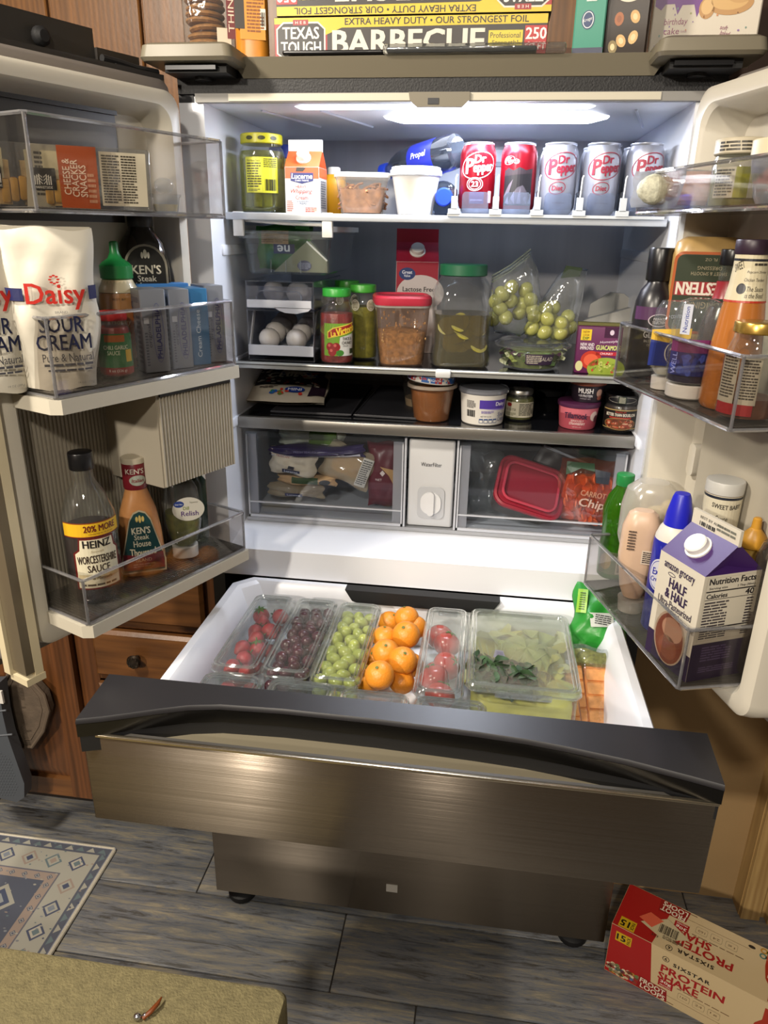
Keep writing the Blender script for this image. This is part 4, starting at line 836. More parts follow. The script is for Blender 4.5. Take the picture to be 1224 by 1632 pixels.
# ================================================================ egg drawers
eg = thing('egg_box', 'stacked clear and white two-tier egg drawers on the left', 'organiser', (-.313, .10, S2)); EC = clear('egg_clear', 'e6e8ee', .1, 'c9ccd6', .04); EW = mat('egg_tray_white', 'c9cbd2', .35)
for k, (z0, z1) in enumerate(((.002, .104), (.106, .160))):
    q = B()
    for s in (-1, 1): q.box(s*.070, .0, z0, s*.0675, .27, z1, EC)
    q.box(-.07, 0, z1-.002, .07, .27, z1, EC); q.box(-.07, .0, z0, .07, .27, z0+.002, EC); q.build('case_clear', eg)
q = B(); q.box(-.066, .004, .018, .066, .26, .022, EW); q.box(-.068, -.004, .014, .068, .002, .034, EW)
for s in (-1, 1): q.prism([(.0, .03), (.012, .03), (.05, .10), (.26, .10), (.26, .104), (.04, .104)], s*.066, s*.0675, EW, 'x')
q.build('lower_tray', eg)
B().box(-.0665, -.003, .108, .0665, .0, .150, EC).build('upper_front', eg)
q = B(); q.tube([(x, -.005, .128+z) for x, z in [(a, b2) for a, b2 in rrect(.092, .026, .012, 4)]], .0018, clear('egg_handle', 'cdd0da', .3, 'a8abb6', .05), 6, True); q.build('pull_handle', eg)
q = B(); q.prism([(-.066, .109), (.066, .109), (.066, .124), (-.066, .124)]+[], -.0075, -.0035, EW, 'y'); q.prism([(.0, .104), (.012, .100), (.035, .0985), (.06, .104), (.066, .11), (-.01, .11)], -.0075, -.0035, EW, 'y'); q.box(-.066, .0, .107, .066, .26, .110, EW); q.build('upper_tray', eg)
EGM = mat('egg_shell', 'dcd6d0', .5, noise=.04, ns=40, bump=.08, bs=300)
def eggf(p): k = 1-.12*p.z; return Vector((p.x*k, p.y*k, p.z*1.0))
q = B(); q.sph((0, 0, 0), (.0215, .0215, .027), EGM, 18, 12, eggf); q.xf(Matrix.Rotation(1.25, 4, 'X')); e0 = tag(q.build('egg', None), 'white egg resting in the lower egg drawer', 'egg', 'eggs in the lower egg drawer')
first = True
nm = ('front', 'second', 'third', 'back')
for j in range(4):
    for s in (-1, 1):
        lb = 'white egg in the lower drawer, %s row, %s side' % (nm[j], 'left' if s < 0 else 'right')
        loc = (-.313+s*.029-.004, .128+j*.046, S2+.044+j*.0075)
        if first: e0.location = loc; e0['label'] = lb; first = False
        else: copy(e0, loc, rz=.2*j*s, label=lb)
for k, (x, y) in enumerate(((-.03, .12), (.022, .125), (-.03, .17), (.022, .17))): copy(e0, (-.313+x, .10+y-.06, S2+.136), rz=k, label='white egg in the upper drawer, %s %s' % (('front', 'front', 'back', 'back')[k], ('left', 'right', 'left', 'right')[k]), group='eggs in the upper egg drawer')
# ================================================================ second shelf
ZS = S2+.0006
p = sx(537, .125, ZS); R = .0345
PR = [(.030, 0), (.033, .003), (R, .010), (R, .098), (.030, .112), (.0265, .120), (.0265, .134)]
SAL = mat('red_salsa', '7a1a12', .35, noise=.35, ns=60, bump=.3)
t = vessel('salsa_jar', 'jar of red chunky salsa with bright green lid', 'jar', p, face(p, 4), PR, GL, (.004, .100, SAL), screwlid(.0285, .132, .148, mat('bright_green_lid', '2f9a34', .35)))
D = Dec(); D.rect(-.030, .018, .036, .082, '6f9a2c', 0); D.poly([(-.0, .018), (.036, .018), (.036, .062), (.004, .055)], 'c9c6bc', 1)
for k in range(12):
    a = .2+k*.22; D.poly([(-.02, .056), (-.02+.028*math.cos(a)-.002, .056+.024*math.sin(a)), (-.02+.028*math.cos(a+.09), .056+.024*math.sin(a+.09))], '9fc24e', 1)
D.poly([(-.022, .052), (.036, .066), (.036, .084), (-.01, .074), (-.022, .066)], 'd8c04a', 2); D.poly([(-.020, .054), (.036, .068), (.036, .082), (-.009, .072), (-.020, .064)], '9a231c', 3); D.txt('La', -.010, .062, .010, .010, 'e8c43a', .03, shear=.2, rot=.24); D.txt('Victoria', .018, .0695, .042, .015, 'e8c43a', .03, shear=.2, rot=.24)
D.txt('THICK &', .020, .052, .022, .006, '2a2420', .01); D.txt('CHUNKY', .020, .044, .024, .006, '2a2420', .01); D.txt('SALSA', .016, .038, .012, .003, '2a2420')
for u, v in ((-.016, .036), (-.004, .036), (-.012, .026)): D.ell(u, v, .0085, .0085, '8c1f22', 3); D.ell(u-.002, v+.003, .003, .003, 'c05a50', 4)
D.ell(.004, .024, .008, .006, '3f7a2c', 3); D.rect(.026, .022, .036, .032, '2a3a20', 3); D.build('label', t, cyl(R), .006)
GSA = mat('green_salsa', '8a842c', .35, noise=.3, ns=90, bump=.3)
def gsalsa(label, p):
    t = vessel('salsa_jar', label, 'jar', p, face(p), [(.026, 0), (.029, .003), (.0305, .01), (.0305, .112), (.027, .124), (.025, .13), (.025, .138)], GL, (.004, .108, GSA), screwlid(.0275, .136, .152, GRL), 'green salsa jars')
    D = Dec()
    for k in (-1, 1): D.ell(k*.017, .112, .0095, .0115, 'cfcab8', 1); D.ring(k*.017, .112, .007, .009, .0008, '7a6a40', 2); D.lines(k*.017-.005, .106, k*.017+.005, .118, 4, '7a7050', brk=1)
    D.build('label', t, cyl(.031), .006); return t
p = sx(578, .195, ZS); gsalsa('jar of yellow-green salsa behind the red salsa jar', p)
p = sx(553, .31, ZS); gsalsa('farthest green-lidded jar behind the red salsa', p)
p = sx(638, .145, ZS); S = [(0, .084, .084, .02), (.003, .089, .089, .024), (.11, .106, .106, .026), (.122, .108, .108, .026)]
GRN = mat('cooked_grain', '9a7444', .7, noise=.45, ns=110, bump=.8, bs=160)
t = vessel('storage_tub', 'tall clear tub of cooked grain with a red lid', 'food container', p, face(p, 6), S, clear('dirty_tub', 'f0e6de', .18, 'c0a08c', .08), None, [([(.120, .112, .112, .028), (.124, .115, .115, .03), (.134, .115, .115, .03), (.138, .108, .108, .028), (.138, .099, .099, .026), (.135, .095, .095, .025)], mat('red_lid', 'a8283a', .4)), ([(.116, .111, .111, .028), (.1205, .111, .111, .028)], MILKY)])
q = B(); q.loft(clipz(S, .004, .066, .003)+[(.072, .05, .05, .02)], GRN); q.build('grain', t)
q = B(); R_ = random.Random(9)
for k in range(60): q.sph((R_.choice((-1, 1))*R_.uniform(0, .045), -.0455-.0005*R_.random(), R_.uniform(.05, .11)), (.0018, .0012, .0025), GRN, 5, 4)
tag(q.build('clinging_grain', t), kind='stuff')
p = sx(660, .34, ZS); t = carton('milk_carton', 'red lactose free milk carton at the back of the shelf', p, face(p, 2), .092, .092, .195, .235, .262, mat('carton_white2', 'cfcbc9', .45), mat('carton_red', '9c1830', .4), (.0, .015), WHP)
D = Dec(); D.rect(-.0455, .12, .0455, .1945, '9c1830', 1); D.ell(.008, .13, .052, .038, 'cfc3c0', 2); D.rect(-.0455, .0, .0455, .12, 'cfc3c0', 2); D.ell(-.022, .17, .018, .013, '22386e', 3); D.txt('Great', -.022, .1735, .022, .007, 'dfe4ee', .02); D.txt('Value', -.022, .166, .014, .005, 'dfe4ee', .02); D.txt('Lactose Free', .004, .138, .07, .010, '2a2426', .015); D.txt('Milk', .004, .12, .03, .010, '2a2426', .015); D.build('front_print', t, fr(.046))
# big pickle jar
p = sx(731, .165, ZS); S = [(0, .104, .104, .02), (.004, .114, .114, .026), (.02, .118, .118, .03), (.045, .112, .112, .03), (.09, .112, .112, .03), (.12, .117, .117, .032), (.148, .117, .117, .04), (.166, .100, .100, .048), (.172, .090, .090, .045), (.18, .086, .086, .043)]
t = vessel('pickle_jar', 'big square clear jar of cloudy pickle slices with green lid', 'jar', p, face(p, 8), S, PET, (.004, .104, clear('cloudy_brine', 'c0b060', .40, '6a5f1e', .1)), screwlid(.0475, .176, .198, mat('dark_green_lid', '1c5a3c', .4)))
PS = mat('pickle_slice', '8a7f28', .4, noise=.2, ns=60)
R_ = random.Random(2)
for k in range(20):
    q = B(); q.lathe([(.016, -.0018), (.019, -.001), (.019, .001), (.016, .0018)], PS, 16); q.build('pickle_slice', t, (R_.uniform(-.034, .034), -.040-.006*R_.random(), R_.uniform(.045, .090)), (R_.uniform(.9, 1.5), R_.uniform(-.5, .5), R_.uniform(-.2, .2)))
q = B(); q.sph((0, 0, .06), (.042, .042, .045), mat('pickle_mass', '6f6620', .6, noise=.3)); q.build('sunken_pickles', t)
# salad bowl
p = sx(846, .165, ZS); PR = [(.052, 0), (.056, .002), (.070, .040), (.074, .043), (.074, .046)]
t = thing('salad_bowl', 'clear plastic bowl of salad greens under the grape bags', 'salad', p, face(p)); q = B(); q.lathe(PR, PET, 32, cap=(1, 0)); q.lathe([(.075, .043), (.077, .045), (.077, .049), (.072, .050), (.066, .056), (.03, .057)], PET, 32, cap=(0, 1)); q.build('bowl', t)
LV = [mat('leaf_dark', '55702e', .5, noise=.3, ns=50), mat('leaf_light', 'a0ac5a', .5, noise=.3, ns=50), mat('leaf_purple', '4a2a3a', .5, noise=.3), mat('leaf_pale', 'c8cca4', .5, noise=.2)]
def leaf(q, P, r, m2, R_, n=7):
    ph = R_.uniform(0, 6.28); tl = Matrix.Rotation(R_.uniform(0, 6.28), 4, 'Z') @ Matrix.Rotation(R_.uniform(-1.2, 1.2), 4, 'X'); fs = []; V = [tl @ Vector((0, 0, .0))]
    for ring, rr in ((1, .55), (2, 1)):
        for k in range(n*2): a = 2*pi*k/(n*2); x = rr*r*(1+.12*math.sin(3*a+ph)); V.append(tl @ Vector((x*math.cos(a)*1.3, x*math.sin(a)*.8, r*.28*math.sin(2.5*a+ph)*rr)))
    m = n*2
    for k in range(m): fs.append((0, 1+k, 1+(k+1) % m)); fs.append((1+k, 1+m+k, 1+m+(k+1) % m, 1+(k+1) % m))
    q.add([v+Vector(P) for v in V], fs, m2)
R_ = random.Random(12); q = B(); q.lathe([(.048, .004), (.060, .034), (.03, .036)], mat('salad_mass', '66703a', .7, noise=.5, ns=60), 20)
for k in range(60):
    a = R_.uniform(0, 6.28); z = R_.uniform(.008, .04); r = .046+.36*z; leaf(q, (r*math.cos(a), r*math.sin(a), z), R_.uniform(.006, .012), R_.choice(LV), R_, 5)
tag(q.build('salad_greens', t, fix=False), kind='stuff'); D = Dec(); D.rect(-.012, .014, .045, .036, '3a2a40', 0); D.lines(-.01, .016, .02, .034, 5, 'b8b0a0'); D.txt('SALAD', .030, .026, .026, .008, 'd0c8b8'); D.build('label', t, cylc(lerp(PR), .066), .008)
# bagged grapes
GG = mat('green_grape', 'a0a05a', .25, noise=.15, ns=25, coat=.3)
def grapef(p): return Vector((p.x, p.y, p.z*1.12))
q = B(); q.sph((0, 0, 0), .0145, GG, 14, 9, grapef); g0 = tag(q.build('grape', None), 'round green grape in the left zip bag on the salad bowl', 'grape', 'green grapes in the left zip bag')
def z_at(px, py, y): return py_(px, py, y)
first = True; R_ = random.Random(21)
GP1 = [(800, 468), (815, 458), (838, 462), (797, 492), (813, 480), (832, 484), (806, 506), (846, 478), (828, 498), (790, 480), (850, 495), (786, 508)]
GP2 = [(852, 505), (870, 492), (882, 490), (848, 522), (862, 516), (880, 510), (895, 516), (905, 505), (845, 535), (868, 530), (885, 530), (900, 528), (872, 508), (908, 522), (858, 538), (893, 542)]
for gi, GP in enumerate((GP1, GP2)):
    for k, (px, py) in enumerate(GP):
        y = .165+(k % 3)*.016; P = z_at(px, py, y); rt_ = (R_.uniform(-1, 1), R_.uniform(-1, 1), R_.uniform(0, 3)); P.z = max(P.z, S2+.0715)
        if first: g0.location = P; g0.rotation_euler = rt_; first = False
        else: copy(g0, P, rot=rt_, label=('round green grape in the left zip bag on the salad bowl', 'pale green grape in the right zip bag on the salad bowl')[gi], group=('green grapes in the left zip bag', 'green grapes in the right zip bag')[gi])
def zipbag(label, pts, y, d, zc):
    C_ = [py_(px, py, y) for px, py in pts]; c = sum(C_, Vector())/len(C_); t = thing('zip_bag', label, 'bag', (c.x, y, S2+.058), 0, 'zip bags of grapes')
    L = [(v.x-c.x, v.z-S2-.058) for v in C_]; n = len(L); q = B(); cz = sum(p[1] for p in L)/n; R_ = random.Random(len(label))
    rings = []
    for k, (sc_, yy) in enumerate(((.55, -d), (.9, -d*.75), (1.0, 0), (.9, d*.75), (.55, d))): rings.append([(p[0]*sc_+R_.uniform(-.003, .003), yy+R_.uniform(-.004, .004), cz+(p[1]-cz)*sc_+R_.uniform(-.003, .003)) for p in L])
    q.rings(rings, FILM); q.build('bag_film', t, ang=60); return t, C_, c
t, C_, c = zipbag('left clear zip bag of green grapes with slanted top', [(785, 530), (778, 480), (783, 440), (812, 425), (840, 410), (848, 395), (858, 425), (862, 470), (858, 515), (830, 535)], .175, .035, 0)
a, b2 = py_(784, 440, .165), py_(846, 397, .165); off = Vector((c.x, .175, S2+.058)); q = B(); 
for k in range(3): dz = Vector((0, 0, -.006*k)); q.tube([a-off+dz, (a+b2)/2-off+dz+Vector((0, 0, -.004)), b2-off+dz], .0016, clear('zip_strip', 'dfe6de', .4, 'a8b0a4', .1), 6)
q.build('zip_seal', t)
t, C_, c = zipbag('right clear zip bag of green grapes with grey-green zip', [(838, 548), (840, 500), (865, 475), (890, 440), (905, 425), (935, 430), (930, 470), (918, 520), (905, 550)], .19, .035, 0)
a = py_(900, 428, .18); off = Vector((c.x, .19, S2+.058)); q = B(); q.prism([(-.014, -.012), (.022, -.008), (.026, .008), (-.006, .012)], -.004, .004, clear('green_zip', '8fa08a', .5, '5f7058', .1), 'y'); q.build('zip_seal', t, a-off+Vector((.008, 0, -.006)))
# guacamole box
p = sx(948, .135, ZS); t = thing('guacamole_box', 'purple guacamole box with a yellow tag beside the salad', 'box', p, face(p, 6)); B().rbox(0, 0, 0, .084, .035, .090, .001, mat('purple_card', '5a1a48', .45), e=.001, n=1).build('carton', t)
B().box(-.042, .0, .0905, .042, .017, .096, mat('olive_flap', '5f5c2c', .5)).build('open_flap', t)
D = Dec(); D.rect(-.036, .064, -.016, .085, 'd6b62c', 1); D.txt('NEW', -.026, .080, .012, .004, '7a3a14'); D.txt('LOOK', -.026, .074, .012, .004, '7a3a14'); D.txt('DIP', -.026, .068, .012, .005, '4a6a24', .02); D.rect(.008, .07, .036, .090, '3a1030', 1); D.ell(.022, .080, .004, .005, 'c9b8c4', 2); D.txt('NEW AND', -.022, .056, .026, .006, 'e4d8dc', .01); D.txt('IMPROVED', -.022, .049, .026, .006, 'e4d8dc', .01); D.txt('Homestyle', .018, .062, .034, .006, 'dccfd6', shear=.25, rot=.1); D.txt('GUACAMOLE', .018, .051, .046, .009, 'c6cf7a', .02); D.rect(-.004, .036, .036, .043, 'a81f2c', 2); D.txt('CHUNKY', .016, .0395, .024, .004, 'f0e4e4')
D.ell(-.012, .026, .020, .018, 'b0301f', 2); D.ell(-.012, .026, .014, .012, 'd2583a', 3); D.ell(.018, .010, .036, .022, '8a9a34', 3); D.blobs(-.008, .002, .038, .024, 40, ['a9b24e', '6f7f24', 'c0c468', 'b0402c'], .003, .0025, 4); D.rect(-.042, 0.0, .042, .0, '5a1a48', 0); D.ell(-.034, .014, .007, .010, 'c6c08a', 3); D.build('printing', t, fr(.0175))
# white paper wrapped plates at the back
p = sx(975, .36, ZS); t = thing('paper_bag', 'white folded paper bag standing at the back right', 'bag', p, rad(-8)); WPB = mat('white_paper', 'b4b1aa', .7, noise=.05, ns=14, bump=.3, bs=20)
q = B(); q.prism([(-.07, 0), (.06, 0), (.075, .125), (.0, .100), (-.07, .078)], -.02, .02, WPB, 'y'); q.build('folded_front', t); q = B(); q.prism([(-.065, .05), (.03, .06), (.03, .12), (.01, .135), (-.02, .137), (-.06, .11)], .021, .035, WPB, 'y'); q.build('rounded_back', t)
# ================================================================ third shelf
ZS = S3+.0006; MATD = mat('grey_shelf_mat', '26262b', .5, noise=.1, ns=20)
for k, (x0, x1, z, rz, lb) in enumerate(((-.36, -.17, .0, .02, 'left dark grey mat lying on the lower shelf'), (-.17, .02, .0, -.03, 'right dark grey mat lying on the lower shelf'))):
    t = thing('shelf_mat', lb, 'mat', ((x0+x1)/2, .30, ZS), rz, 'dark mats on the lower shelf'); B().rbox(0, 0, 0, x1-x0-.012, .34, .003, .008, MATD, e=.001).build('mat_sheet', t)
    q = B(); q.tube([(-(x1-x0)/2+.008, -.168, .003), ((x1-x0)/2-.008, -.168, .003), ((x1-x0)/2-.008, .168, .003), (-(x1-x0)/2+.008, .168, .003)], .002, mat('mat_rim', '3a3a40', .4), 6, True); q.build('raised_rim', t)
p = sx(456, .17, ZS); t = thing('snack_bag', 'crumpled white snack bag with colourful print lying on the lower shelf', 'snack bag', (p.x, .155, ZS+.013+.004), 0, rot=(-pi/2+.26, 0, .08)); WB = mat('white_foil_bag', 'b9b0a0', .35, noise=.06, ns=30, bump=.4, bs=40)
pillow(.175, .16, .034, WB, 11, .003).build('bag_body', t); ps = pouch_surf(.175, .16, .034)
D = Dec(); D.rect(-.075, .05, .075, .15, '23202c', 0); D.blobs(-.07, .05, .07, .14, 60, ['c8c4bc', 'b83a34', '2a4a9a', 'c8c4bc', 'e0d8c8', '6a2a24'], .006, .004, 2, 8); D.ell(.02, .030, .022, .011, '1f3a8a', 2); D.txt('MINI', .02, .030, .03, .009, 'dfe4ee', .02); D.blobs(-.03, .012, .05, .03, 9, ['2f8a3a', '2a5ab8', 'c83a2c', 'c8642c'], .006, .005, 3, 4); D.lines(-.06, .035, -.02, .045, 2, '5a4a44'); D.txt('CHIPS', -.005, .10, .09, .022, 'd8d2c4', .03, shear=.2, rot=.12, l=5); D.poly([(.05, .01), (.086, .02), (.086, .1), (.06, .12)], '2a1c2a', 1); D.build('printing', t, lambda u, v, o: ps(u, v, o), .012)
B4 = mat('brown_broth', '7a4a22', .4, noise=.2, ns=30)
def deli(label, p, PR, fm, zf, name='deli_tub'):
    t = thing(name, label, 'tub', p, face(p)); q = B(); q.lathe(PR, clear('deli_clear', 'f6f2ec', .03, 'd8d2c6', .05), 32, cap=(1, 0)); q.build('tub_wall', t); q = B(); q.lathe([(r-.0015, z) for r, z in PR if z < zf]+[(lerp(PR)(zf)-.0015, zf)], fm, 32); q.build('broth', t); return t
PR = [(.036, 0), (.038, .002), (.047, .066), (.051, .068), (.051, .074)]
p = sx(687, .15, ZS); t = deli('round clear tub of brown broth with a crooked lid above', p, PR, B4, .064); B().lathe([(.0495, .069), (.0525, .070), (.0525, .0755), (.0495, .0765)], clear('deli_rim', 'efe6da', .6, 'd6c6b4', .1), 32, cap=(0, 0)).build('rim', t)
lb_ = thing('tub_lid', 'loose white lid with blue and red band tilted on the broth tub', 'lid', (p.x-.004, .152, S3+.081), 0, rot=(.0, .10, .2))
B().lathe([(.047, 0), (.0495, .002), (.0495, .016), (.047, .018), (.03, .018)], WHP, 32).build('lid_disc', lb_)
D = Dec()
for k in range(10): u = -.07+k*.0145; c = ('2f62a8', 'a82a30', 'd8d4cc', '2f62a8')[k % 4]; D.rect(u, .003, u+.0145, .015, c, 1); D.blobs(u, .004, u+.0145, .014, 4, ['d8d4cc', '5a8ac0', 'b84048'], .0022, .0022, 2, k)
D.txt('LIGHT', .0, .009, .02, .005, 'f0f0f0', l=4); D.build('printed_band', lb_, cyl(.0495), .006)
p2 = sx(672, .27, ZS); t = deli('empty milky tub standing behind the broth tub', p2, PR, mat('pale_fill', '8a7a64', .5), .02)
p = sx(768, .15, ZS); PR = [(.041, 0), (.043, .002), (.0475, .060), (.050, .064), (.050, .068), (.049, .070)]
t = thing('sour_cream_tub', 'white sour cream tub with purple band and frosted lid', 'tub', p, face(p, 2)); B().lathe(PR, mat('tub_white', 'd6d2ca', .4), 36).build('tub_body', t); B().lathe([(.0505, .064), (.052, .066), (.052, .072), (.049, .075), (.047, .0735), (.02, .0735)], clear('grey_lid', 'c9ccd4', .55, '8a8d96', .1), 36).build('lid', t)
D = Dec(); D.rect(-.008, .036, .055, .054, '4a3494', 1); D.poly([(.0, .036), (.055, .036), (.055, .032), (.02, .034)], '8a7ac4', 1); D.txt('Daisy', .036, .045, .022, .010, 'e8e4f0', .02); D.txt('Sour', .042, .024, .02, .009, '2a3a7a', shear=.2); D.txt('Cream', .044, .014, .022, .009, '2a3a7a', shear=.2); D.lines(-.036, .036, -.016, .052, 7, '3a3a3a'); D.bars(-.036, .018, -.016, .032, 12, '2a2a2a'); D.lines(-.004, .026, .022, .032, 3, '6a5aa4'); D.txt('NET WT 16 OZ', .006, .020, .022, .003, '2a2a3a')
for k in range(4): D.rect(-.008+k*.010, .006, .0005+k*.010, .015, '2f4a7a', 2); D.rect(-.007+k*.010, .007, -.0005+k*.010, .012, 'd6d2ca', 3)
D.build('printing', t, cylc(lerp(PR), .045), .006)
p = sx(826, .195, ZS); PR = [(.027, 0), (.030, .003), (.031, .008), (.031, .042), (.027, .050), (.026, .056)]
t = vessel('spread_jar', 'small jar of green spread with silver lid and paper label', 'jar', p, face(p), PR, GL, (.003, .046, mat('pesto', '5a5a24', .5, noise=.3, ns=60)), screwlid(.0275, .054, .064, mat('silver_lid', 'b9b7b0', .3, .9)))
D = Dec(); D.rect(-.034, .008, .036, .040, 'b5b09c', 0); D.ell(-.022, .034, .006, .004, '9a2a2a', 1); D.txt('NUT BUTTER', -.018, .024, .024, .005, '3a3a2a'); D.lines(.0, .012, .034, .038, 9, '2a2a22'); D.lines(-.03, .011, -.006, .018, 3, '6a6a50'); D.build('label', t, cyl(.0311), .006)
t = thing('plastic_bowl', 'stacked dark clear bowls at the back of the lower shelf', 'bowl', (sx(868, .30, ZS).x, .30, ZS), 0); B().lathe([(.04, 0), (.05, .03), (.055, .034)], clear('dark_bowl', '5a5a5c', .3, '2a2a2c', .05), 28).build('lower_bowl', t); B().lathe([(.042, .036), (.052, .066), (.056, .070), (.05, .072)], clear('smoke_bowl', '8a8a8c', .25, '4a4a4c', .05), 28).build('upper_bowl', t)
t = thing('yogurt_cup', 'dark blue printed cup hidden behind the sour cream tub', 'tub', (sx(822, .29, ZS).x, .285, ZS), 0); B().lathe([(.034, 0), (.042, .07), (.045, .072), (.045, .078)], mat('navy_cup', '22244a', .4), 24).build('cup', t); B().lathe([(.046, .074), (.046, .082), (.04, .084)], mat('pale_lid', 'a9acb8', .4), 24).build('lid', t)
p = sx(919, .15, ZS); PR = [(.035, 0), (.0365, .002), (.0405, .044), (.042, .046), (.042, .050)]
t = thing('yogurt_tub', 'pink strawberry yogurt tub with the dark cup stacked on it', 'tub', p, face(p)); B().lathe(PR, mat('pink_tub', 'b0505c', .4), 32).build('tub_body', t); B().lathe([(.0425, .045), (.0435, .047), (.0435, .053), (.041, .0545)], mat('plum_lid', '4a2040', .4), 32).build('lid', t)
D = Dec(); D.poly([(-.042, .045), (.05, .045), (.05, .034), (.03, .028), (.0, .034), (-.042, .030)], 'c06470', 0); D.txt('Tillamook', -.004, .030, .046, .012, '2a1c3a', .015, shear=.1, arc=.002); D.txt('SERIOUSLY', .0, .019, .026, .004, 'e4c8c4'); D.txt('STRAWBERRY', .0, .013, .032, .005, 'e4c8c4', .01); D.ell(.036, .028, .010, .010, 'd0b8b0', 2); D.ell(.042, .022, .006, .008, '5a2a34', 3); D.txt('NET WT 6 OZ', .0, .006, .018, .002, 'e4c8c4'); D.build('printing', t, cylc(lerp(PR), .0385), .006)
p = sx(930, .15, ZS); t = thing('oat_cup', 'small dark overnight oats cup stacked on the pink tub', 'tub', (p.x, .152, S3+.0556), face(p)); PR = [(.029, 0), (.030, .002), (.034, .034), (.0355, .036)]; B().lathe(PR, mat('dark_cup', '221a24', .4), 32).build('cup_body', t); B().lathe([(.0355, .034), (.037, .036), (.037, .042), (.034, .0435)], mat('copper_lid', '8a4a34', .4), 32).build('lid', t)
D = Dec(); D.txt('MUSH', -.003, .024, .028, .010, 'e4e0e0', .05); D.txt('+10 PROTEIN', -.003, .014, .028, .005, 'd4d0d4', .02); D.txt('OVERNIGHT OATS', -.003, .008, .022, .003, 'a49ca4'); D.ell(.026, .020, .007, .008, 'b08a7a', 2); D.ell(.028, .010, .006, .005, '8a4a3a', 2); D.build('printing', t, cylc(lerp(PR), .032), .006)
p = sx(986, .14, ZS); PR = [(.029, 0), (.032, .003), (.034, .008), (.034, .046), (.031, .054), (.030, .058)]
t = vessel('bouillon_jar', 'dark jar of bouillon paste with black lid at the right', 'jar', p, face(p), PR, GL, (.003, .052, mat('bouillon', '2a160c', .3)), screwlid(.033, .056, .075, BLK))
D = Dec(); D.rect(-.04, .008, .04, .047, '15110f', 0); D.rect(-.04, .045, .04, .047, 'a8905a', 1); D.rect(-.04, .008, .04, .0095, 'a8905a', 1); D.txt('PREMIUM', 0, .042, .02, .003, 'c0402a'); D.txt('BETTER THAN BOUILLON', 0, .0365, .060, .006, 'dcd4c4', .02); D.rect(-.022, .029, .022, .032, '9a2a22', 2); D.ell(0, .018, .032, .011, '6a3a20', 2); D.blobs(-.024, .011, .024, .025, 30, ['8a3a2a', 'b06a4a', 'c8a080', '5a2a18', 'a8482c'], .005, .0028, 3, 3); D.ring(0, .018, .033, .012, .0008, 'a8905a', 3); D.build('label', t, cyl(.0341), .006)
D = Dec(); D.ring(0, .066, .030, .006, .0005, 'b8b4a8', 1); D.rect(-.008, .059, .008, .073, '1c2a1c', 2); D.lines(-.006, .06, .006, .072, 5, 'a8a494', brk=1); D.build('lid_seal', t, cyl(.0331), .006)
# ================================================================ crisper contents
ZC = .944
def bag_thing(name, label, cat, px, y, z, w, h, d, m2, seed, tilt=0, rz=0, wr=.005, group=None, rx=0):
    p = sx(px, y, z); t = thing(name, label, cat, (p.x, y, z), 0, group, rot=(rx, tilt, rz)); pillow(w, h, d, m2, seed, wr).build('bag_body', t); return t
CHS = clear('cheese_bag', 'efe6d6', .55, 'ddccb0', .12)
t = bag_thing('cheese_bag', 'lower flat bag of white shredded cheese in the left crisper', 'bag', 472, .17, ZC+.022, .13, .032, .04, CHS, 2); D = Dec(); D.rect(-.02, .006, .02, .014, '1f2a5a', 1); D.txt('Lucerne', 0, .010, .03, .005, 'e4e4ee'); D.build('printing', t, pouch_surf(.13, .032, .04), .008)
t = bag_thing('bread_pack', 'flat pack of tortillas with a green label in the left crisper', 'bag', 490, .17, ZC+.054, .135, .026, .05, mat('tortilla_pack', 'c9a376', .5, noise=.2, ns=40), 5); D = Dec(); D.rect(-.03, .008, .03, .022, '2f4a22', 1); D.ell(.045, .012, .012, .006, '22252a', 1); D.build('printing', t, pouch_surf(.135, .026, .05), .008)
t = bag_thing('cheese_bag', 'upper bag of shredded cheese with dark cow logo', 'bag', 466, .15, ZC+.081, .105, .056, .05, mat('cheese_white_bag', 'dccfb8', .45, noise=.1, ns=50, bump=.4, bs=60), 8, .12); D = Dec(); D.rect(-.018, .010, .022, .019, '1c2142', 1); D.txt('Lucerne', .002, .0145, .03, .006, 'e4e4ee', .01); D.poly([(-.006, .02), (.008, .02), (.010, .027), (-.004, .028)], '1c1c2a', 1); D.txt('MEXICAN', -.02, .046, .03, .004, '9a2a2a'); D.build('printing', t, pouch_surf(.105, .056, .05), .008)
t = bag_thing('cheese_bag', 'clear bag of yellow shredded cheese angled across the crisper', 'bag', 545, .165, ZC+.066, .115, .085, .04, CHS, 12, .35)
q = B(); q.loft([(.02, .07, .012, .005), (.05, .075, .02, .008), (.075, .05, .01, .004)], mat('yellow_cheese', 'b98f4a', .6, noise=.3, ns=120, bump=.6, bs=160)); q.build('shredded_cheese', t); D = Dec(); D.rect(.028, .01, .052, .078, 'c8c4bc', 1); D.lines(.03, .015, .05, .075, 12, '5a5a5a', l=2); D.build('printing', t, pouch_surf(.115, .085, .04), .008)
t = bag_thing('rice_bag', 'white and green bag of cauliflower rice on top in the crisper', 'bag', 498, .19, ZC+.140, .15, .042, .06, mat('rice_pack', 'c9ccb8', .4, noise=.15, ns=60), 15); D = Dec(); D.rect(.0, .004, .06, .040, '5a7a2c', 1); D.build('printing', t, pouch_surf(.15, .042, .06), .008)
t = bag_thing('freezer_bag', 'long purple and white flat bag lying across the left crisper', 'bag', 505, .15, ZC+.128, .215, .024, .05, mat('purple_bag', '2e2352', .35), 17, -.05); D = Dec(); D.poly([(-.1, .0), (.1, .0), (.1, .008), (.02, .004), (-.1, .007)], 'd0ceda', 1); D.txt('FRESH SEALED', -.02, .015, .05, .004, '8a84b0'); D.build('printing', t, pouch_surf(.215, .024, .05), .01)
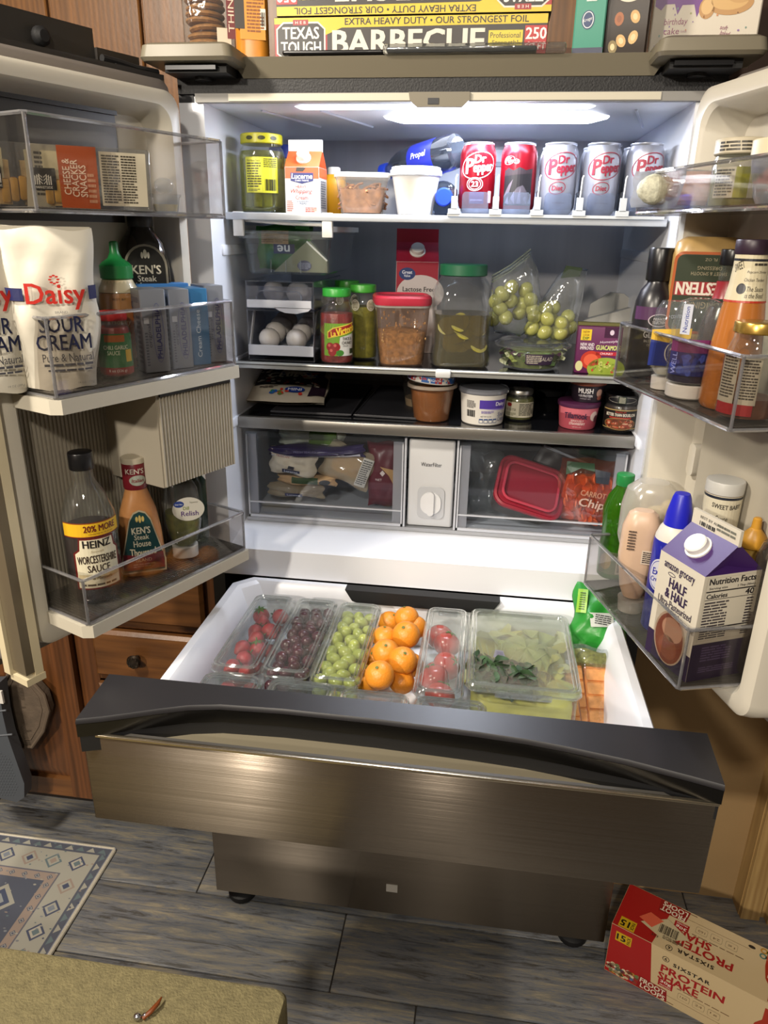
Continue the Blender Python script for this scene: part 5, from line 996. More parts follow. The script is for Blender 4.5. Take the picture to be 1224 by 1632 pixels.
t = thing('cracker_pack', 'dark red pouch standing at the right of the left crisper', 'bag', (sx(612, .18, ZC).x, .18, ZC+.010), .1); pillow(.075, .15, .05, mat('red_pouch', '5a1a28', .35, bump=.3, bs=40), 19, .004).build('bag_body', t); D = Dec(); D.poly([(-.01, .1), (.01, .08), (.03, .04), (.034, .09)], 'b08a5a', 1); D.poly([(-.01, .085), (-.004, .092), (.002, .085), (-.004, .078)], 'd8c8c4', 2); D.txt('NET', -.012, .07, .014, .005, 'd8c8c4'); D.build('printing', t, pouch_surf(.075, .15, .05), .01)
# right crisper: red lid box and carrot chips
p = sx(830, .19, ZC); t = thing('lidded_box', 'clear food box with a red lid tipped over in the right crisper', 'food container', (p.x-.004, .185, ZC+.046), 0, rot=(.80, .30, .1))
S = [(0, .13, .10, .02), (.05, .145, .115, .025)]; B().loft(S, clear('smoky_box', 'c8bcb4', .3, '7a6a60', .06)).build('box', t); B().loft([(.05, .15, .12, .028), (.054, .154, .124, .03), (.062, .154, .124, .03), (.064, .145, .115, .026), (.060, .136, .106, .022)], mat('red_box_lid', '8c1f30', .4)).build('lid', t)
q = B(); q.tube([(x, y, .066) for x, y in rrect(.12, .09, .02, 4)], .003, mat('red_rib', 'b43a4c', .4), 6, True); q.build('lid_ridge', t)
p = sx(930, .15, ZC); t = thing('carrot_bag', 'clear bag of orange carrot chips in the right crisper', 'bag', (p.x, .155, ZC+.004), rad(-4)); CAR = mat('carrot_orange', 'd05a28', .45, noise=.2, ns=30)
pillow(.125, .150, .06, clear('carrot_film', 'f2d8c8', .12, 'd86a3a', .06, 1.5, .4, 40), 23, .004).build('bag_film', t)
R_ = random.Random(6)
q = B(); q.lathe([(.008, -.002), (.0125, -.0015), (.0125, .0015), (.008, .002)], CAR, 12); c0 = q.build('carrot_chip', t); first = True
for k in range(46):
    u, v = R_.uniform(-.045, .045), R_.uniform(.014, .115); loc = (u, -.012-.008*R_.random()*(1-abs(u)/.06), v); rot = (R_.uniform(.9, 2.1), R_.uniform(-.8, .8), R_.uniform(0, 3))
    if first: c0.location = loc; c0.rotation_euler = rot; first = False
    else: c = c0.copy(); col.objects.link(c); c.parent = t; c.location = loc; c.rotation_euler = rot
q = B(); q.loft([(.012, .10, .02, .01), (.06, .11, .03, .012), (.112, .09, .02, .01)], CAR); q.build('carrot_mass', t, (0, .006, 0))
D = Dec(); D.txt('CARROT', .010, .082, .052, .012, 'c88a6a', .02, rot=-.12); D.txt('Chips', .014, .058, .064, .024, 'd8b09a', .02, shear=.1, rot=-.12); D.poly([(.008, .135), (.04, .13), (.038, .105), (.012, .108)], '2a2c38', 1); D.poly([(-.05, .118), (-.02, .135), (.008, .13), (.006, .145), (-.05, .145)], '2c4a2c', 1); D.build('printing', t, pouch_surf(.125, .150, .06), .01)
p = sx(770, .22, ZC); t = thing('clear_produce_bag', 'crumpled empty clear produce bag at the left of the right crisper', 'bag', (p.x, .2, ZC+.004), .2); pillow(.07, .14, .06, FILM, 31, .008).build('bag_film', t)
t = thing('freezer_pouch', 'dark flat pouch with white zip leaning at the crisper back', 'bag', (sx(860, .27, ZC).x, .26, ZC+.006), 0, rot=(0, .35, 0)); pillow(.12, .15, .03, mat('dark_pouch', '2a2224', .4), 33, .004).build('bag_body', t); q = B(); q.tube([(-.055, -.012, .135), (.055, -.012, .135)], .003, MT['crisper_edge'], 6); q.build('zip_seal', t)
# ================================================================ left door
ZA, ZM, ZL = 1.5615, 1.3242, .9722
# cheese and cracker packs in the top bin
def snackpack(label, s, t_, w, rz, tilt, full):
    p = LD(s, t_, ZA); t = thing('snack_tray', label, 'snack pack', (p.x, p.y, ZA), 0, 'cheese and cracker packs', rot=(tilt, 0, rz)); H = .080
    B().rbox(0, 0, 0, w, .028, H, .004, PET, e=.003).build('clear_tray', t)
    q = B(); q.box(-w/2+.004, -.010, .004, -w/2+w*.36, .010, H-.022, mat('cracker', 'c9a468', .6, noise=.2, ns=90)); q.box(-w/2+.010, -.0112, .03, -w/2+w*.30, -.0102, H-.008, mat('pale_cracker', 'd6c79c', .6)); q.build('crackers', t); q = B()
    for k in range(3): q.rbox(-w/2+.036+k*.011, -.0118, .006+k*.002, .010, .004, .030, .001, mat('cheddar', 'cf9a3c', .5))
    q.build('cheese_slices', t)
    D = Dec()
    if full:
        D.rect(-w*.21, .0, w*.08, H, 'a3481c', 1); D.txt('CHEESE &', -w*.155, H*.52, H*.56, .009, 'e2c8b0', .01, rot=pi/2); D.txt('CRACKER', -w*.095, H*.50, H*.58, .009, 'e2c8b0', .01, rot=pi/2); D.txt('SNACKS', -w*.035, H*.46, H*.50, .009, 'e2c8b0', .01, rot=pi/2); D.lines(w*.0, H*.1, w*.06, H*.6, 6, 'c08a6a', brk=2)
        D.rect(w*.10, H*.08, w*.46, H*.94, 'bdb49e', 1); D.lines(w*.115, H*.12, w*.25, H*.9, 18, '3a342a'); D.lines(w*.265, H*.12, w*.38, H*.9, 18, '3a342a', seed=7)
    else: D.poly([(0, 0), (w*.3, 0), (w*.4, H), (w*.05, H)], 'bdb49e', 1); D.lines(w*.12, H*.2, w*.3, H*.9, 10, '3a342a')
    D.rect(-w*.42, H*.30, -w*.235, H*.64, '17161a', 2)
    for k, (a, b2, c, d) in enumerate(((-.035, .37, -.035, .56), (-.012, .37, -.012, .56))): pass
    u0 = -w*.33
    for k in (-1, 1):
        for j in range(3): D.poly([(u0+k*(.004+j*.0026), H*.38), (u0+k*(.0052+j*.0026), H*.38), (u0+k*(.0052+j*.0026), H*.55-j*.001), (u0+k*.0008, H*.50-j*.004), (u0+k*.0008, H*.485-j*.004), (u0+k*(.004+j*.0026), H*.53-j*.001)], 'd8d4c8', 3)
    D.txt('MARKETSIDE', u0, H*.34, .022, .003, 'd8d4c8'); D.build('wrapper', t, fr(.014)); return t
p = LD(.245, .10, ZA); f0 = face(p)
snackpack('orange banded cheese and cracker pack in the top door bin', .262, .105, .172, f0+.14, .12, True)
snackpack('cheese and cracker pack with cream label at the far left', .335, .065, .12, f0+.35, .12, False)
p = LD(.092, .075, ZA); t = thing('dip_cup', 'small clear dip cup with yellow contents in the top left bin', 'cup', p, f0); B().loft([(0, .036, .036, .008), (.022, .044, .044, .01), (.024, .048, .048, .011), (.027, .048, .048, .011)], PET).build('cup', t); B().loft([(.002, .033, .033, .007), (.012, .037, .037, .008)], mat('yellow_dip', 'cdb766', .5)).build('dip', t); B().sph((0, 0, .04), (.016, .016, .012), PET, 14, 8).build('dome', t)
# sour cream pouches
SCW = mat('pouch_white', 'cfc9ba', .33, bump=.35, bs=26)
def sourpouch(label, s, t_, rz, seed):
    p = LD(s, t_, ZM); t = thing('sour_cream_pouch', label, 'pouch', p, rz, 'white sour cream pouches', rot=(.07, 0, rz)); w, h = .118, .212; pf = lambda v: max(0, 1-(abs(v-.32)/.72)**2.2)
    pillow(w, h, .052, SCW, seed, .0045, prof=pf, nv=20, tap=.2).build('pouch_body', t); su = pouch_surf(w, h, .052, prof=pf); D = Dec(); e = .002
    B().box(-w/2, -.0022, h-.012, w/2, .0022, h+.002, mat('pouch_seal', 'b9b2a2', .35)).build('top_seal', t)
    D.rect(-.056, .123, -.036, .139, '1c2150', 1); D.rect(.046, .123, .057, .141, '1c2150', 1); D.txt('Daisy', .004, .128, .074, .034, 'b8281e', .015); D.txt('BRAND', .008, .108, .016, .003, '6a6a6a'); D.txt('SOUR', .006, .092, .056, .021, '171c3c', .01); D.txt('CREAM', .007, .068, .070, .021, '171c3c', .01); D.txt('Pure & Natural', .010, .047, .066, .011, '3a3a44'); D.lines(-.022, .034, .044, .040, 1, '4a4a52', brk=4); D.lines(-.018, .027, .042, .032, 1, '4a4a52', brk=4); D.txt('14 OZ (397g)', .03, .010, .022, .004, '6a6a6a')
    for k in range(8): a = k*pi/4; D.ell(.004+.005*math.cos(a), .150+.005*math.sin(a), .0022, .0012, 'b8281e', 4, 8)
    D.build('printing', t, su, .008, base=.0012); return t
p = LD(.345, .105, ZM); sourpouch('front white sour cream pouch leaning in the left door bin', .345, .110, face(p, 4), 3)
p = LD(.36, .055, ZM); sourpouch('sour cream pouch tucked behind the front pouch', .425, .062, face(p, 10), 6)
# large dressing bottle behind
p = LD(.11, .032, ZM); S = [(0, .076, .05, .02), (.004, .082, .056, .024), (.15, .082, .056, .024), (.19, .07, .05, .024), (.21, .04, .04, .02), (.225, .036, .036, .018)]
t = vessel('dressing_bottle', 'large bottle with black arched label behind the cream cheese', 'bottle', p, face(p, 6), S, clear('dark_dressing', '6a6258', .35, '3a342c', .06), None, screwlid(.020, .215, .235, BLK)); D = Dec()
arch = [(-.034, .06), (.034, .06), (.034, .155)]+[(.034*math.cos(a), .155+.034*math.sin(a)) for a in [pi*k/12 for k in range(13)]]+[(-.034, .155)]
D.poly(arch, '8a8474', 1); D.poly([(x*.9, .06+(y-.06)*.975) for x, y in arch], '14130f', 2); D.txt("KEN'S", 0, .150, .046, .014, 'cfc8b4', .02); D.txt('Steak', 0, .136, .030, .009, 'cfc8b4', .01); D.txt('House', 0, .124, .036, .011, 'cfc8b4', .01); D.ell(0, .174, .003, .007, 'cfc8b4', 3); D.ell(-.005, .172, .002, .005, 'cfc8b4', 3); D.ell(.005, .172, .002, .005, 'cfc8b4', 3); D.build('label', t, fr(.0285))
# honey mustard with green cone cap
p = LD(.192, .062, ZM); PR = [(.028, 0), (.031, .004), (.032, .02), (.032, .112), (.029, .126), (.022, .138), (.020, .142)]
t = vessel('squeeze_bottle', 'amber squeeze bottle with green pointed cap', 'bottle', p, face(p), PR, PET, (.004, .118, mat('amber_sauce', 'b0742a', .35, noise=.1)), ([(.022, .138), (.0245, .140), (.0245, .158), (.020, .163), (.011, .169), (.007, .178), (.0065, .192), (.004, .194)], GRC)); D = Dec(); D.rect(-.024, .02, .024, .092, 'a86022', 0); D.txt('BEST BY', 0, .110, .020, .003, '3a2a18'); D.txt('Honey', 0, .075, .030, .010, 'e0c088', shear=.2); D.build('label', t, cyl(.0321), .006); B().lathe([(.0295, .119), (.0288, .1255), (.0225, .1375)], mat('pale_foam', 'd2c29a', .5), 24).build('foam', t)
# chili garlic jar
p = LD(.247, .108, ZM); PR = [(.021, 0), (.024, .003), (.025, .010), (.025, .070), (.021, .080), (.020, .086)]
t = vessel('chili_jar', 'small chili garlic sauce jar with green label and red lid', 'jar', p, face(p, 4), PR, GL, (.003, .074, mat('chili_red', '8a1c12', .4, noise=.3, ns=80)), screwlid(.0222, .084, .097, mat('red_screw_lid', 'a81c1c', .35))); D = Dec(); D.rect(-.032, .016, .032, .066, '1f6a34', 0); D.rect(-.016, .054, .014, .064, 'a85a1c', 1); D.txt('CHILI GARLIC', 0, .046, .036, .006, 'd8dcc0', .01); D.txt('SAUCE', -.004, .038, .018, .006, 'd8dcc0', .01); D.rect(.014, .024, .026, .042, 'c8a42a', 1); D.rect(-.032, .006, .032, .016, '8a1c1c', 0); D.txt('8 oz (226 g)', 0, .011, .026, .005, 'e4d8d0'); D.build('label', t, cyl(.0251), .006)
# cream cheese boxes
SLV = mat('silver_card', '8c9098', .35, .35); SKY = mat('blue_card', '2f6f9e', .4)
def creambox(label, s, t_, w, h, rz, m2, blue=False, dz=0):
    p = LD(s, t_, ZM); t = thing('cream_cheese_box', label, 'box', p, rz, 'cream cheese boxes'); dp = .058
    B().rbox(0, 0, 0, w, dp, h, .0015, m2, e=.0012, n=1).build('carton', t); D = Dec()
    if blue: D.rect(-w/2+.001, .001, w/2-.001, h*.72, '2a6490', 1); D.txt('Cream Cheese', -.002, h*.42, h*.62, .0075, 'd4e4f0', .005, rot=pi/2)
    else: D.txt('PHILADELPHIA', w*.12, h*.48, h*.62, .0075, '2a2c6a', .02, rot=pi/2); D.ring(w*.12, h*.48, .009, h*.36, .0008, '5a5c90'); D.txt('original', -w*.22, h*.45, h*.28, .007, '44485a', rot=pi/2); D.lines(-w*.42, h*.08, -w*.32, h*.5, 12, '5a5e6a', brk=1); D.rect(-w/2+.003, h*.60, -w/2+.011, h*.67, 'c8ccd4', 3)
    D.build('front_print', t, fr(dp/2)); D = Dec()
    if not blue: D.txt('PHILADELPHIA', -.01, h*.45, h*.8, .011, '22265a', .02, rot=pi/2); D.lines(.006, h*.1, .022, h*.7, 10, '5a5e6a', brk=2)
    D.rect(-.02, h-.02, .02, h-.012, '6a6e78', 2); D.build('side_print', t, lf(w/2)); return t
fz_ = rad(66.1-22)
for s, t_, w, h, m2, bl, lb, gr in ((.178, .108, .040, .126, SLV, False, 'wide silver cream cheese box nearest in the left door bin', 0), (.128, .112, .034, .124, SLV, False, 'second silver cream cheese box beside the wide one', 0), (.088, .112, .034, .123, SKY, True, 'blue cream cheese box standing between silver ones', 0), (.050, .112, .034, .126, SLV, False, 'last silver cream cheese box nearest the hinge', 0)):
    creambox(lb, s, t_, w, h, fz_, m2, bl)
p = LD(.105, .058, ZM); t = thing('cream_cheese_box', 'blue cream cheese box lying behind the silver row', 'box', p, fz_, 'cream cheese boxes'); B().rbox(0, 0, 0, .09, .034, .128, .0015, mat('blue_card2', '3a78b4', .4), e=.0012, n=1).build('carton', t)
# ---------------- bottom bin of the left door
p = LD(.315, .085, ZL); PR = [(.036, 0), (.040, .004), (.042, .012), (.042, .125), (.040, .145), (.028, .178), (.017, .196), (.0155, .205), (.0155, .225)]
t = vessel('sauce_bottle', 'tall glass bottle of dark worcestershire sauce with black cap', 'bottle', p, face(p, 6), PR, GL, (.004, .122, mat('dark_brown_sauce', '1f0d08', .25)), screwlid(.0185, .216, .243, BLK))
D = Dec(); D.rect(-.05, .116, .05, .140, 'c9a01e', 1); D.rect(-.05, .1385, .05, .140, '6a1a14', 2); D.rect(-.05, .116, .05, .1175, '6a1a14', 2); D.txt('20% MORE', .012, .130, .052, .0105, '5a1410', .02); D.txt('compared to 10 oz size', .012, .121, .04, .003, '5a1410')
lab = [(-.022, .112), (.028, .112), (.030, .096), (.036, .090), (.036, .030), (-.032, .030), (-.032, .088), (-.024, .094)]
D.poly([(x*1.1, .07+(y-.07)*1.07) for x, y in lab], '5a1512', 1); D.poly(lab, 'c6bfa6', 2); D.txt('HEINZ', .003, .104, .042, .012, '1a1614', .04, arc=-.001); D.txt('Smooth', .002, .092, .02, .004, '9a8a6a', shear=.3); D.txt('WORCESTERSHIRE', .002, .079, .062, .013, '2a1c16', .015, arc=.002); D.txt('SAUCE', .002, .063, .034, .012, '2a1c16', .015); D.rect(-.031, .045, .035, .053, 'a89a78', 3); D.txt('& Marinade', .006, .047, .03, .006, '3a2c20', shear=.2); D.lines(-.026, .032, .03, .038, 1, '4a3c2c', brk=4); D.build('label', t, cyl(.0421), .006)
p = LD(.212, .078, ZL); S = [(0, .066, .046, .018), (.004, .072, .052, .022), (.03, .076, .054, .024), (.08, .07, .052, .022), (.115, .060, .048, .022), (.142, .042, .042, .02), (.152, .036, .036, .018), (.198, .034, .034, .017)]
t = vessel('dressing_bottle', 'thousand island dressing bottle with burgundy neck label', 'bottle', p, face(p, 2), S, mat('peach_dressing', 'b47c4c', .35, noise=.08, ns=60), None, [([(.0185, .199), (.020, .200), (.020, .208), (.0185, .2095)], mat('cream_cap', 'b9b09c', .4)), ([(.0188, .155), (.0195, .157), (.0195, .199), (.0188, .2)], mat('burgundy_band', '6a1420', .35))])
D = Dec(); tri = [(-.036, .008), (.036, .008), (.037, .03), (.018, .105), (.010, .118), (0, .122), (-.010, .118), (-.018, .105), (-.037, .03)]
D.poly(tri, 'a89a80', 1); D.poly([(x*.93, .06+(y-.06)*.95) for x, y in tri], '0f3a3c', 2); D.poly([(-.034, .014), (.034, .014), (.033, .045), (.0, .040), (-.033, .045)], '6a1420', 3); D.txt("KEN'S", 0, .086, .030, .012, 'cfc8b0', .02); D.txt('Steak', 0, .074, .024, .009, 'cfc8b0', .01); D.txt('House', 0, .062, .028, .011, 'cfc8b0', .01); D.txt('Thousand', 0, .046, .042, .012, 'd8ccb0', .02, arc=-.002); D.txt('ISLAND', 0, .032, .026, .006, 'b89c84'); D.lines(-.018, .018, .018, .026, 2, 'a8848a')
for du, r_ in ((0, .007), (-.005, .005), (.005, .005)): D.ell(du, .106, .0022, r_, 'c0a860', 4, 12)
D.build('label', t, prof(S))
D = Dec(); D.txt("KEN'S", 0, .188, .030, .009, 'c8bcb0', .02); D.ell(.004, .172, .014, .009, '9aa094', 2); D.txt('Italian', .004, .172, .02, .006, '7a1a22', .01, shear=.2); D.build('neck_print', t, cyl(.0195), .006)
p = LD(.125, .09, ZL); S = [(0, .042, .036, .016), (.002, .046, .040, .018), (.022, .046, .040, .018)]
t = thing('relish_bottle', 'upside-down clear squeeze bottle of green relish', 'bottle', p, face(p, 2)); B().loft(S, WHP).build('cap', t); S2_ = [(.0225, .034, .030, .013), (.032, .05, .038, .017), (.07, .066, .046, .02), (.10, .064, .044, .02), (.13, .058, .042, .02), (.142, .046, .034, .016), (.146, .03, .022, .01)]
B().loft(S2_, PET).build('body', t); B().loft(clipz(S2_, .024, .088, .0024), mat('green_relish', '5a5a1c', .45, noise=.35, ns=90)).build('relish', t)
D = Dec(); D.ell(.010, .098, .028, .022, 'c2bfb4', 1); D.ell(-.006, .108, .009, .006, '22387a', 2); D.txt('Great Value', -.006, .108, .013, .003, 'dfe4ee'); D.txt('Dill', .006, .100, .010, .006, '7a8a3a', .01); D.txt('Relish', .012, .090, .030, .009, '4a2a6a', .01); D.txt('Squeeze', .020, .110, .014, .004, '6a6a5a'); D.build('label', t, prof([(.0, 0, .046, 0)]+[q_ for q_ in S2_]))
p = LD(.065, .05, ZL); t = vessel('green_bottle', 'dark green bottle hidden under the ribbed box', 'bottle', p, 0, [(0, .05, .04, .014), (.004, .056, .046, .016), (.12, .056, .046, .016), (.14, .03, .03, .014)], mat('dark_green_glass', '0f2218', .2), None, screwlid(.015, .139, .155, BLK))
# ================================================================ right door
ZA, ZM, ZL = 1.5775, 1.3242, .9502
p = RD(.075, .09, ZA); t = thing('noodle_bag', 'clear and white printed bag lying in the top right bin', 'bag', (p.x, p.y, ZA+.001), rad(-4)); pillow(.165, .052, .05, clear('noodle_film', 'e4e6ea', .5, 'c4c6cc', .1), 41, .003).build('bag_body', t)
q = B(); q.sph((-.048, -.012, .026), (.03, .016, .022), mat('white_noodles', 'b9b8a4', .6, noise=.3, ns=150, bump=.9, bs=140)); q.build('noodle_nest', t); D = Dec(); D.poly([(-.02, .004), (.02, .004), (.024, .05), (-.012, .05)], 'c4aaa4', 1); D.rect(.02, .003, .072, .05, 'a8acc8', 1); D.lines(.034, .006, .06, .048, 10, '30345a', brk=2, l=3); D.lines(.022, .008, .032, .046, 9, '30345a', brk=2, l=3); D.rect(.060, .044, .080, .052, 'a82a24', 2); D.txt('DAY', .076, .022, .012, .005, '9a3a3a'); D.build('printing', t, pouch_surf(.165, .052, .05), .01, base=.003)
p = RD(.165, .075, ZA); PR = [(.030, 0), (.033, .003), (.034, .01), (.034, .056), (.031, .064), (.030, .068)]
t = vessel('olive_jar', 'clear jar with cream lid and green contents in the top right bin', 'jar', p, face(p), PR, GL, (.003, .05, mat('olive_mix', '6a6a24', .45, noise=.4, ns=40)), screwlid(.034, .066, .086, mat('cream_lid', 'b5ab94', .45))); D = Dec(); D.rect(-.03, .012, .03, .05, 'b0ab98', 0); D.lines(-.028, .014, -.004, .048, 9, '4a463a'); D.rect(-.002, .012, .016, .05, '8a8a2c', 1); D.lines(-.03, .069, .03, .082, 3, '3a362c', l=1); D.build('label', t, cyl(.0341), .006)
p = RD(.265, .08, ZA); t = vessel('cream_jar', 'white tapered jar at the right edge of the top right bin', 'jar', p, 0, [(.020, 0), (.026, .01), (.034, .045), (.035, .058)], clear('pale_jar', 'dfe2ea', .55, 'c3c6cc', .1), None, screwlid(.0365, .056, .076, mat('cream_lid2', 'cfc3a4', .45)))
# middle bin
p = RD(.045, .105, ZM); PR = [(.028, 0), (.0305, .003), (.032, .01), (.032, .095), (.030, .118), (.024, .136), (.0165, .146), (.016, .152)]
t = vessel('glaze_bottle', 'black squeeze bottle of glaze with tall black cap', 'bottle', p, face(p, 8), PR, mat('black_glaze', '1c1a1e', .3), None, ([(.0185, .15), (.0195, .152), (.0195, .196), (.018, .199)], BLK)); D = Dec(); D.rect(-.036, .092, .036, .112, '4a2a4c', 1); D.ell(.006, .092, .017, .010, 'b5a9b0', 2); D.ell(.006, .092, .0155, .0085, '1a1618', 3); D.txt('PRIVATE', .006, .094, .018, .004, 'cfc8c8', .01); D.txt('SELECTION', .006, .089, .020, .004, 'cfc8c8', .01); D.txt('GLAZE', .0, .070, .030, .010, 'b9b6b4', .01); D.txt('BALSAMIC VINEGAR', .002, .060, .030, .004, '9a9690'); D.txt('OF MODENA', .002, .054, .02, .004, '9a9690'); D.build('printing', t, cyl(lambda v: .0321), .006)
p = RD(.078, .048, ZM); S = [(0, .05, .036, .015), (.025, .052, .038, .016), (.03, .075, .045, .02), (.10, .098, .056, .024), (.19, .100, .058, .024), (.208, .092, .052, .024), (.216, .07, .04, .018)]
t = vessel('dressing_bottle', 'upside-down orange dressing bottle with dark green label', 'bottle', p, face(p, 4), S, mat('tan_dressing', 'b9985f', .35, noise=.1, ns=30), None, ([(0, .05, .036, .015), (.025, .052, .038, .016)], WHP)); D = Dec(); D.poly(rrect(.094, .12, .012, 4, 0, .135), 'a8511c', 1); D.poly(rrect(.086, .112, .010, 4, 0, .135), '26301c', 2); D.txt('WESTERN', 0, .142, .078, .018, 'd4cabc', .04, rot=pi, l=5); D.rect(-.042, .132, .042, .152, '8c1f24', 3); D.txt('ORIGINAL', 0, .118, .052, .010, '8a7a5a', rot=pi); D.txt('SWEET & SMOOTH', .004, .164, .05, .005, '9a8f74', rot=pi); D.txt('DRESSING', .004, .172, .034, .005, '9a8f74', rot=pi); D.txt('15 FL OZ', .008, .184, .024, .004, '9a8f74', rot=pi); D.build('label', t, prof(S))
p = RD(.150, .05, ZM); PR = [(.028, 0), (.030, .004), (.032, .01), (.032, .09), (.029, .105), (.018, .135), (.0155, .15), (.015, .178)]
t = vessel('dark_sauce_bottle', 'dark glass sauce bottle with red neck band and black cap', 'bottle', p, face(p), PR, GL, (.004, .12, mat('soy_black', '140c0a', .2)), screwlid(.0175, .178, .200, BLK)); B().lathe([(.0198, .132), (.0185, .136), (.0165, .15), (.0165, .156)], mat('red_neck', '8a1c24', .35), 24, cap=(0, 0)).build('neck_band', t)
p = RD(.145, .125, ZM); S = [(0, .036, .034, .016), (.018, .038, .036, .017), (.020, .03, .028, .013), (.032, .048, .038, .018), (.07, .060, .044, .02), (.115, .050, .038, .018), (.128, .036, .028, .013)]
def flip(label, p, rz, S, capm, band, fill, name, top):
    t = thing(name, label, 'bottle', p, rz); B().loft([(z, w, d, r) for z, w, d, r in S[:2]], capm).build('cap', t); B().loft(S[2:], PET).build('body', t); B().loft(clipz(S[2:], S[2][0]+.002, fill[0], .0022), fill[1]).build('contents', t); return t
t = flip('upside-down mayonnaise bottle with yellow and blue label', p, face(p, 2), S, WHP, None, (.085, mat('cream_mayo', 'b9b29c', .4)), 'mayo_bottle', 0); D = Dec(); D.rect(-.027, .036, .027, .082, '1f2e7a', 1); D.poly([(-.027, .074), (.0, .070), (.027, .078), (.027, .092), (-.027, .088)], 'd0a82c', 2); D.ell(.010, .056, .016, .018, 'd0cbbc', 3); D.ell(.010, .056, .0145, .0165, '22306a', 4); D.txt('OLD', .010, .060, .018, .008, 'dcd8cc', .02, rot=pi, l=5); D.txt('STYLE', .010, .050, .018, .006, 'dcd8cc', .02, rot=pi, l=5); D.txt('* CONTENTS *', .006, .108, .026, .005, '9aa0ac', rot=.1); D.build('label', t, prof(S))
p = RD(.205, .12, ZM); PRj = [(.026, .0195), (.031, .024), (.034, .04), (.034, .095), (.031, .12), (.026, .132), (.016, .136)]
t = thing('jelly_bottle', 'upside-down grape jelly squeeze bottle with blue and pink label', 'bottle', p, face(p, 2)); B().lathe([(.028, 0), (.030, .002), (.030, .018), (.028, .0195)], WHP, 28).build('cap', t); B().lathe(PRj, PET, 28).build('body', t); B().loft(clipz(PRj, .022, .062, .002), mat('grape_jelly', '1c1238', .25)).build('jelly', t); D = Dec(); D.rect(-.036, .034, .040, .066, '22265e', 1); D.blobs(-.03, .036, .038, .062, 26, ['2f3a86', '3a4a9a', '1a1c48'], .005, .005, 2); D.rect(-.036, .066, .040, .084, '6a2a5c', 1); D.rect(-.024, .09, -.010, .13, 'b8bcc8', 1); D.txt('Nutrition', -.017, .11, .034, .006, '2a3a8a', rot=pi/2); D.txt('WELL', -.026, .05, .03, .008, '8a90c8', rot=pi/2); D.build('label', t, cyl(.0341), .006)
p = RD(.272, .10, ZM); PRh = [(.032, 0), (.035, .004), (.036, .01), (.034, .06), (.028, .12), (.022, .16), (.0205, .18), (.0205, .20)]
t = vessel('wing_sauce_bottle', 'tall orange wing sauce bottle with cream neck label', 'bottle', p, face(p, 2), PRh, mat('orange_hot_sauce', 'a8662c', .22, noise=.1, ns=8, coat=.5), None, screwlid(.0225, .196, .214, mat('plum_cap', '2c1c2c', .4))); D = Dec(); D.rect(-.07, .138, .07, .196, 'c3b99c', 0); D.rect(-.07, .188, .07, .191, '1f2028', 1); D.rect(-.07, .138, .07, .1405, 'a8301c', 1); D.ell(-.008, .155, .006, .0065, '23242c', 2); D.txt('The Sauce', .010, .155, .022, .006, '2a2622', shear=.2); D.txt('is the Boss!', .010, .147, .024, .006, '2a2622', shear=.2); D.txt('Popcorn Shrimp', .010, .175, .028, .004, '3a342c', shear=.2); D.txt('Chicken Tenders', .008, .166, .028, .004, '3a342c', shear=.2); D.txt('SWEET', -.017, .182, .016, .010, '2a2622', rot=.4); D.lines(.004, .182, .03, .187, 1, '3a342c'); D.build('neck_label', t, cylc(lerp(PRh), .024), .005)
p = RD(.335, .115, ZM); PRg = [(.030, 0), (.033, .004), (.034, .01), (.034, .080), (.029, .095), (.027, .10), (.027, .108)]
t = vessel('minced_jar', 'glass jar with gold lid and paper label at the bin end', 'jar', p, face(p, -4), PRg, GL, (.004, .028, mat('sauce_dregs', '6a3a1c', .4, noise=.4, ns=50)), screwlid(.029, .106, .120, mat('gold_lid', 'b8964a', .25, .8))); D = Dec(); D.rect(-.038, .022, -.012, .084, 'b0a996', 1); D.rect(-.009, .022, .014, .082, 'b9b29e', 1); D.lines(-.035, .028, -.014, .08, 14, '4a443a'); D.lines(-.007, .028, .012, .078, 14, '4a443a', seed=9); D.rect(-.038, .008, .012, .022, '9a2a2c', 1); D.build('label', t, cyl(.0341), .006)
# bottom bin
p = RD(.02, .10, ZL); S = [(0, .05, .05, .022), (.004, .058, .058, .026), (.06, .062, .062, .03), (.075, .056, .056, .027), (.09, .058, .058, .028), (.13, .064, .064, .031), (.155, .05, .05, .024), (.17, .03, .03, .015), (.178, .026, .026, .013)]
t = vessel('lime_bottle', 'green lime juice bottle with green cap beside the cartons', 'bottle', p, face(p), S, clear('green_pet', '6fae34', .45, '4a8a20', .05), None, screwlid(.0155, .176, .196, GRC)); D = Dec(); D.rect(-.03, .012, .036, .056, '5a6a4a', 0); D.ell(-.016, .036, .011, .016, '8a7a4a', 1); D.rect(.004, .014, .030, .050, 'a8a898', 1); D.bars(.007, .018, .028, .046, 12); D.build('label', t, cyl(.0312), .006)
p = RD(.10, .09, ZL); S = [(0, .045, .045, .022), (.020, .048, .048, .024), (.024, .034, .034, .017), (.04, .05, .048, .023), (.11, .094, .062, .03), (.165, .094, .064, .031), (.195, .082, .058, .028), (.208, .05, .04, .018)]
t = thing('mayo_bottle', 'upside-down translucent mayonnaise bottle nearly empty', 'bottle', p, face(p, 6)); B().loft(S[:2], mat('red_cap', 'a82a24', .4)).build('cap', t); B().loft(S[2:], MILKY).build('body', t)
MAY = mat('mayonnaise', 'cdb98e', .5); q = B(); q.loft(clipz(S[2:], .026, .075, .003), MAY); q.build('mayonnaise', t); q = B(); q.sph((.018, .006, .150), (.026, .018, .014), MAY); q.sph((.03, .0, .162), (.014, .02, .016), MAY); q.build('smeared_mayonnaise', t)
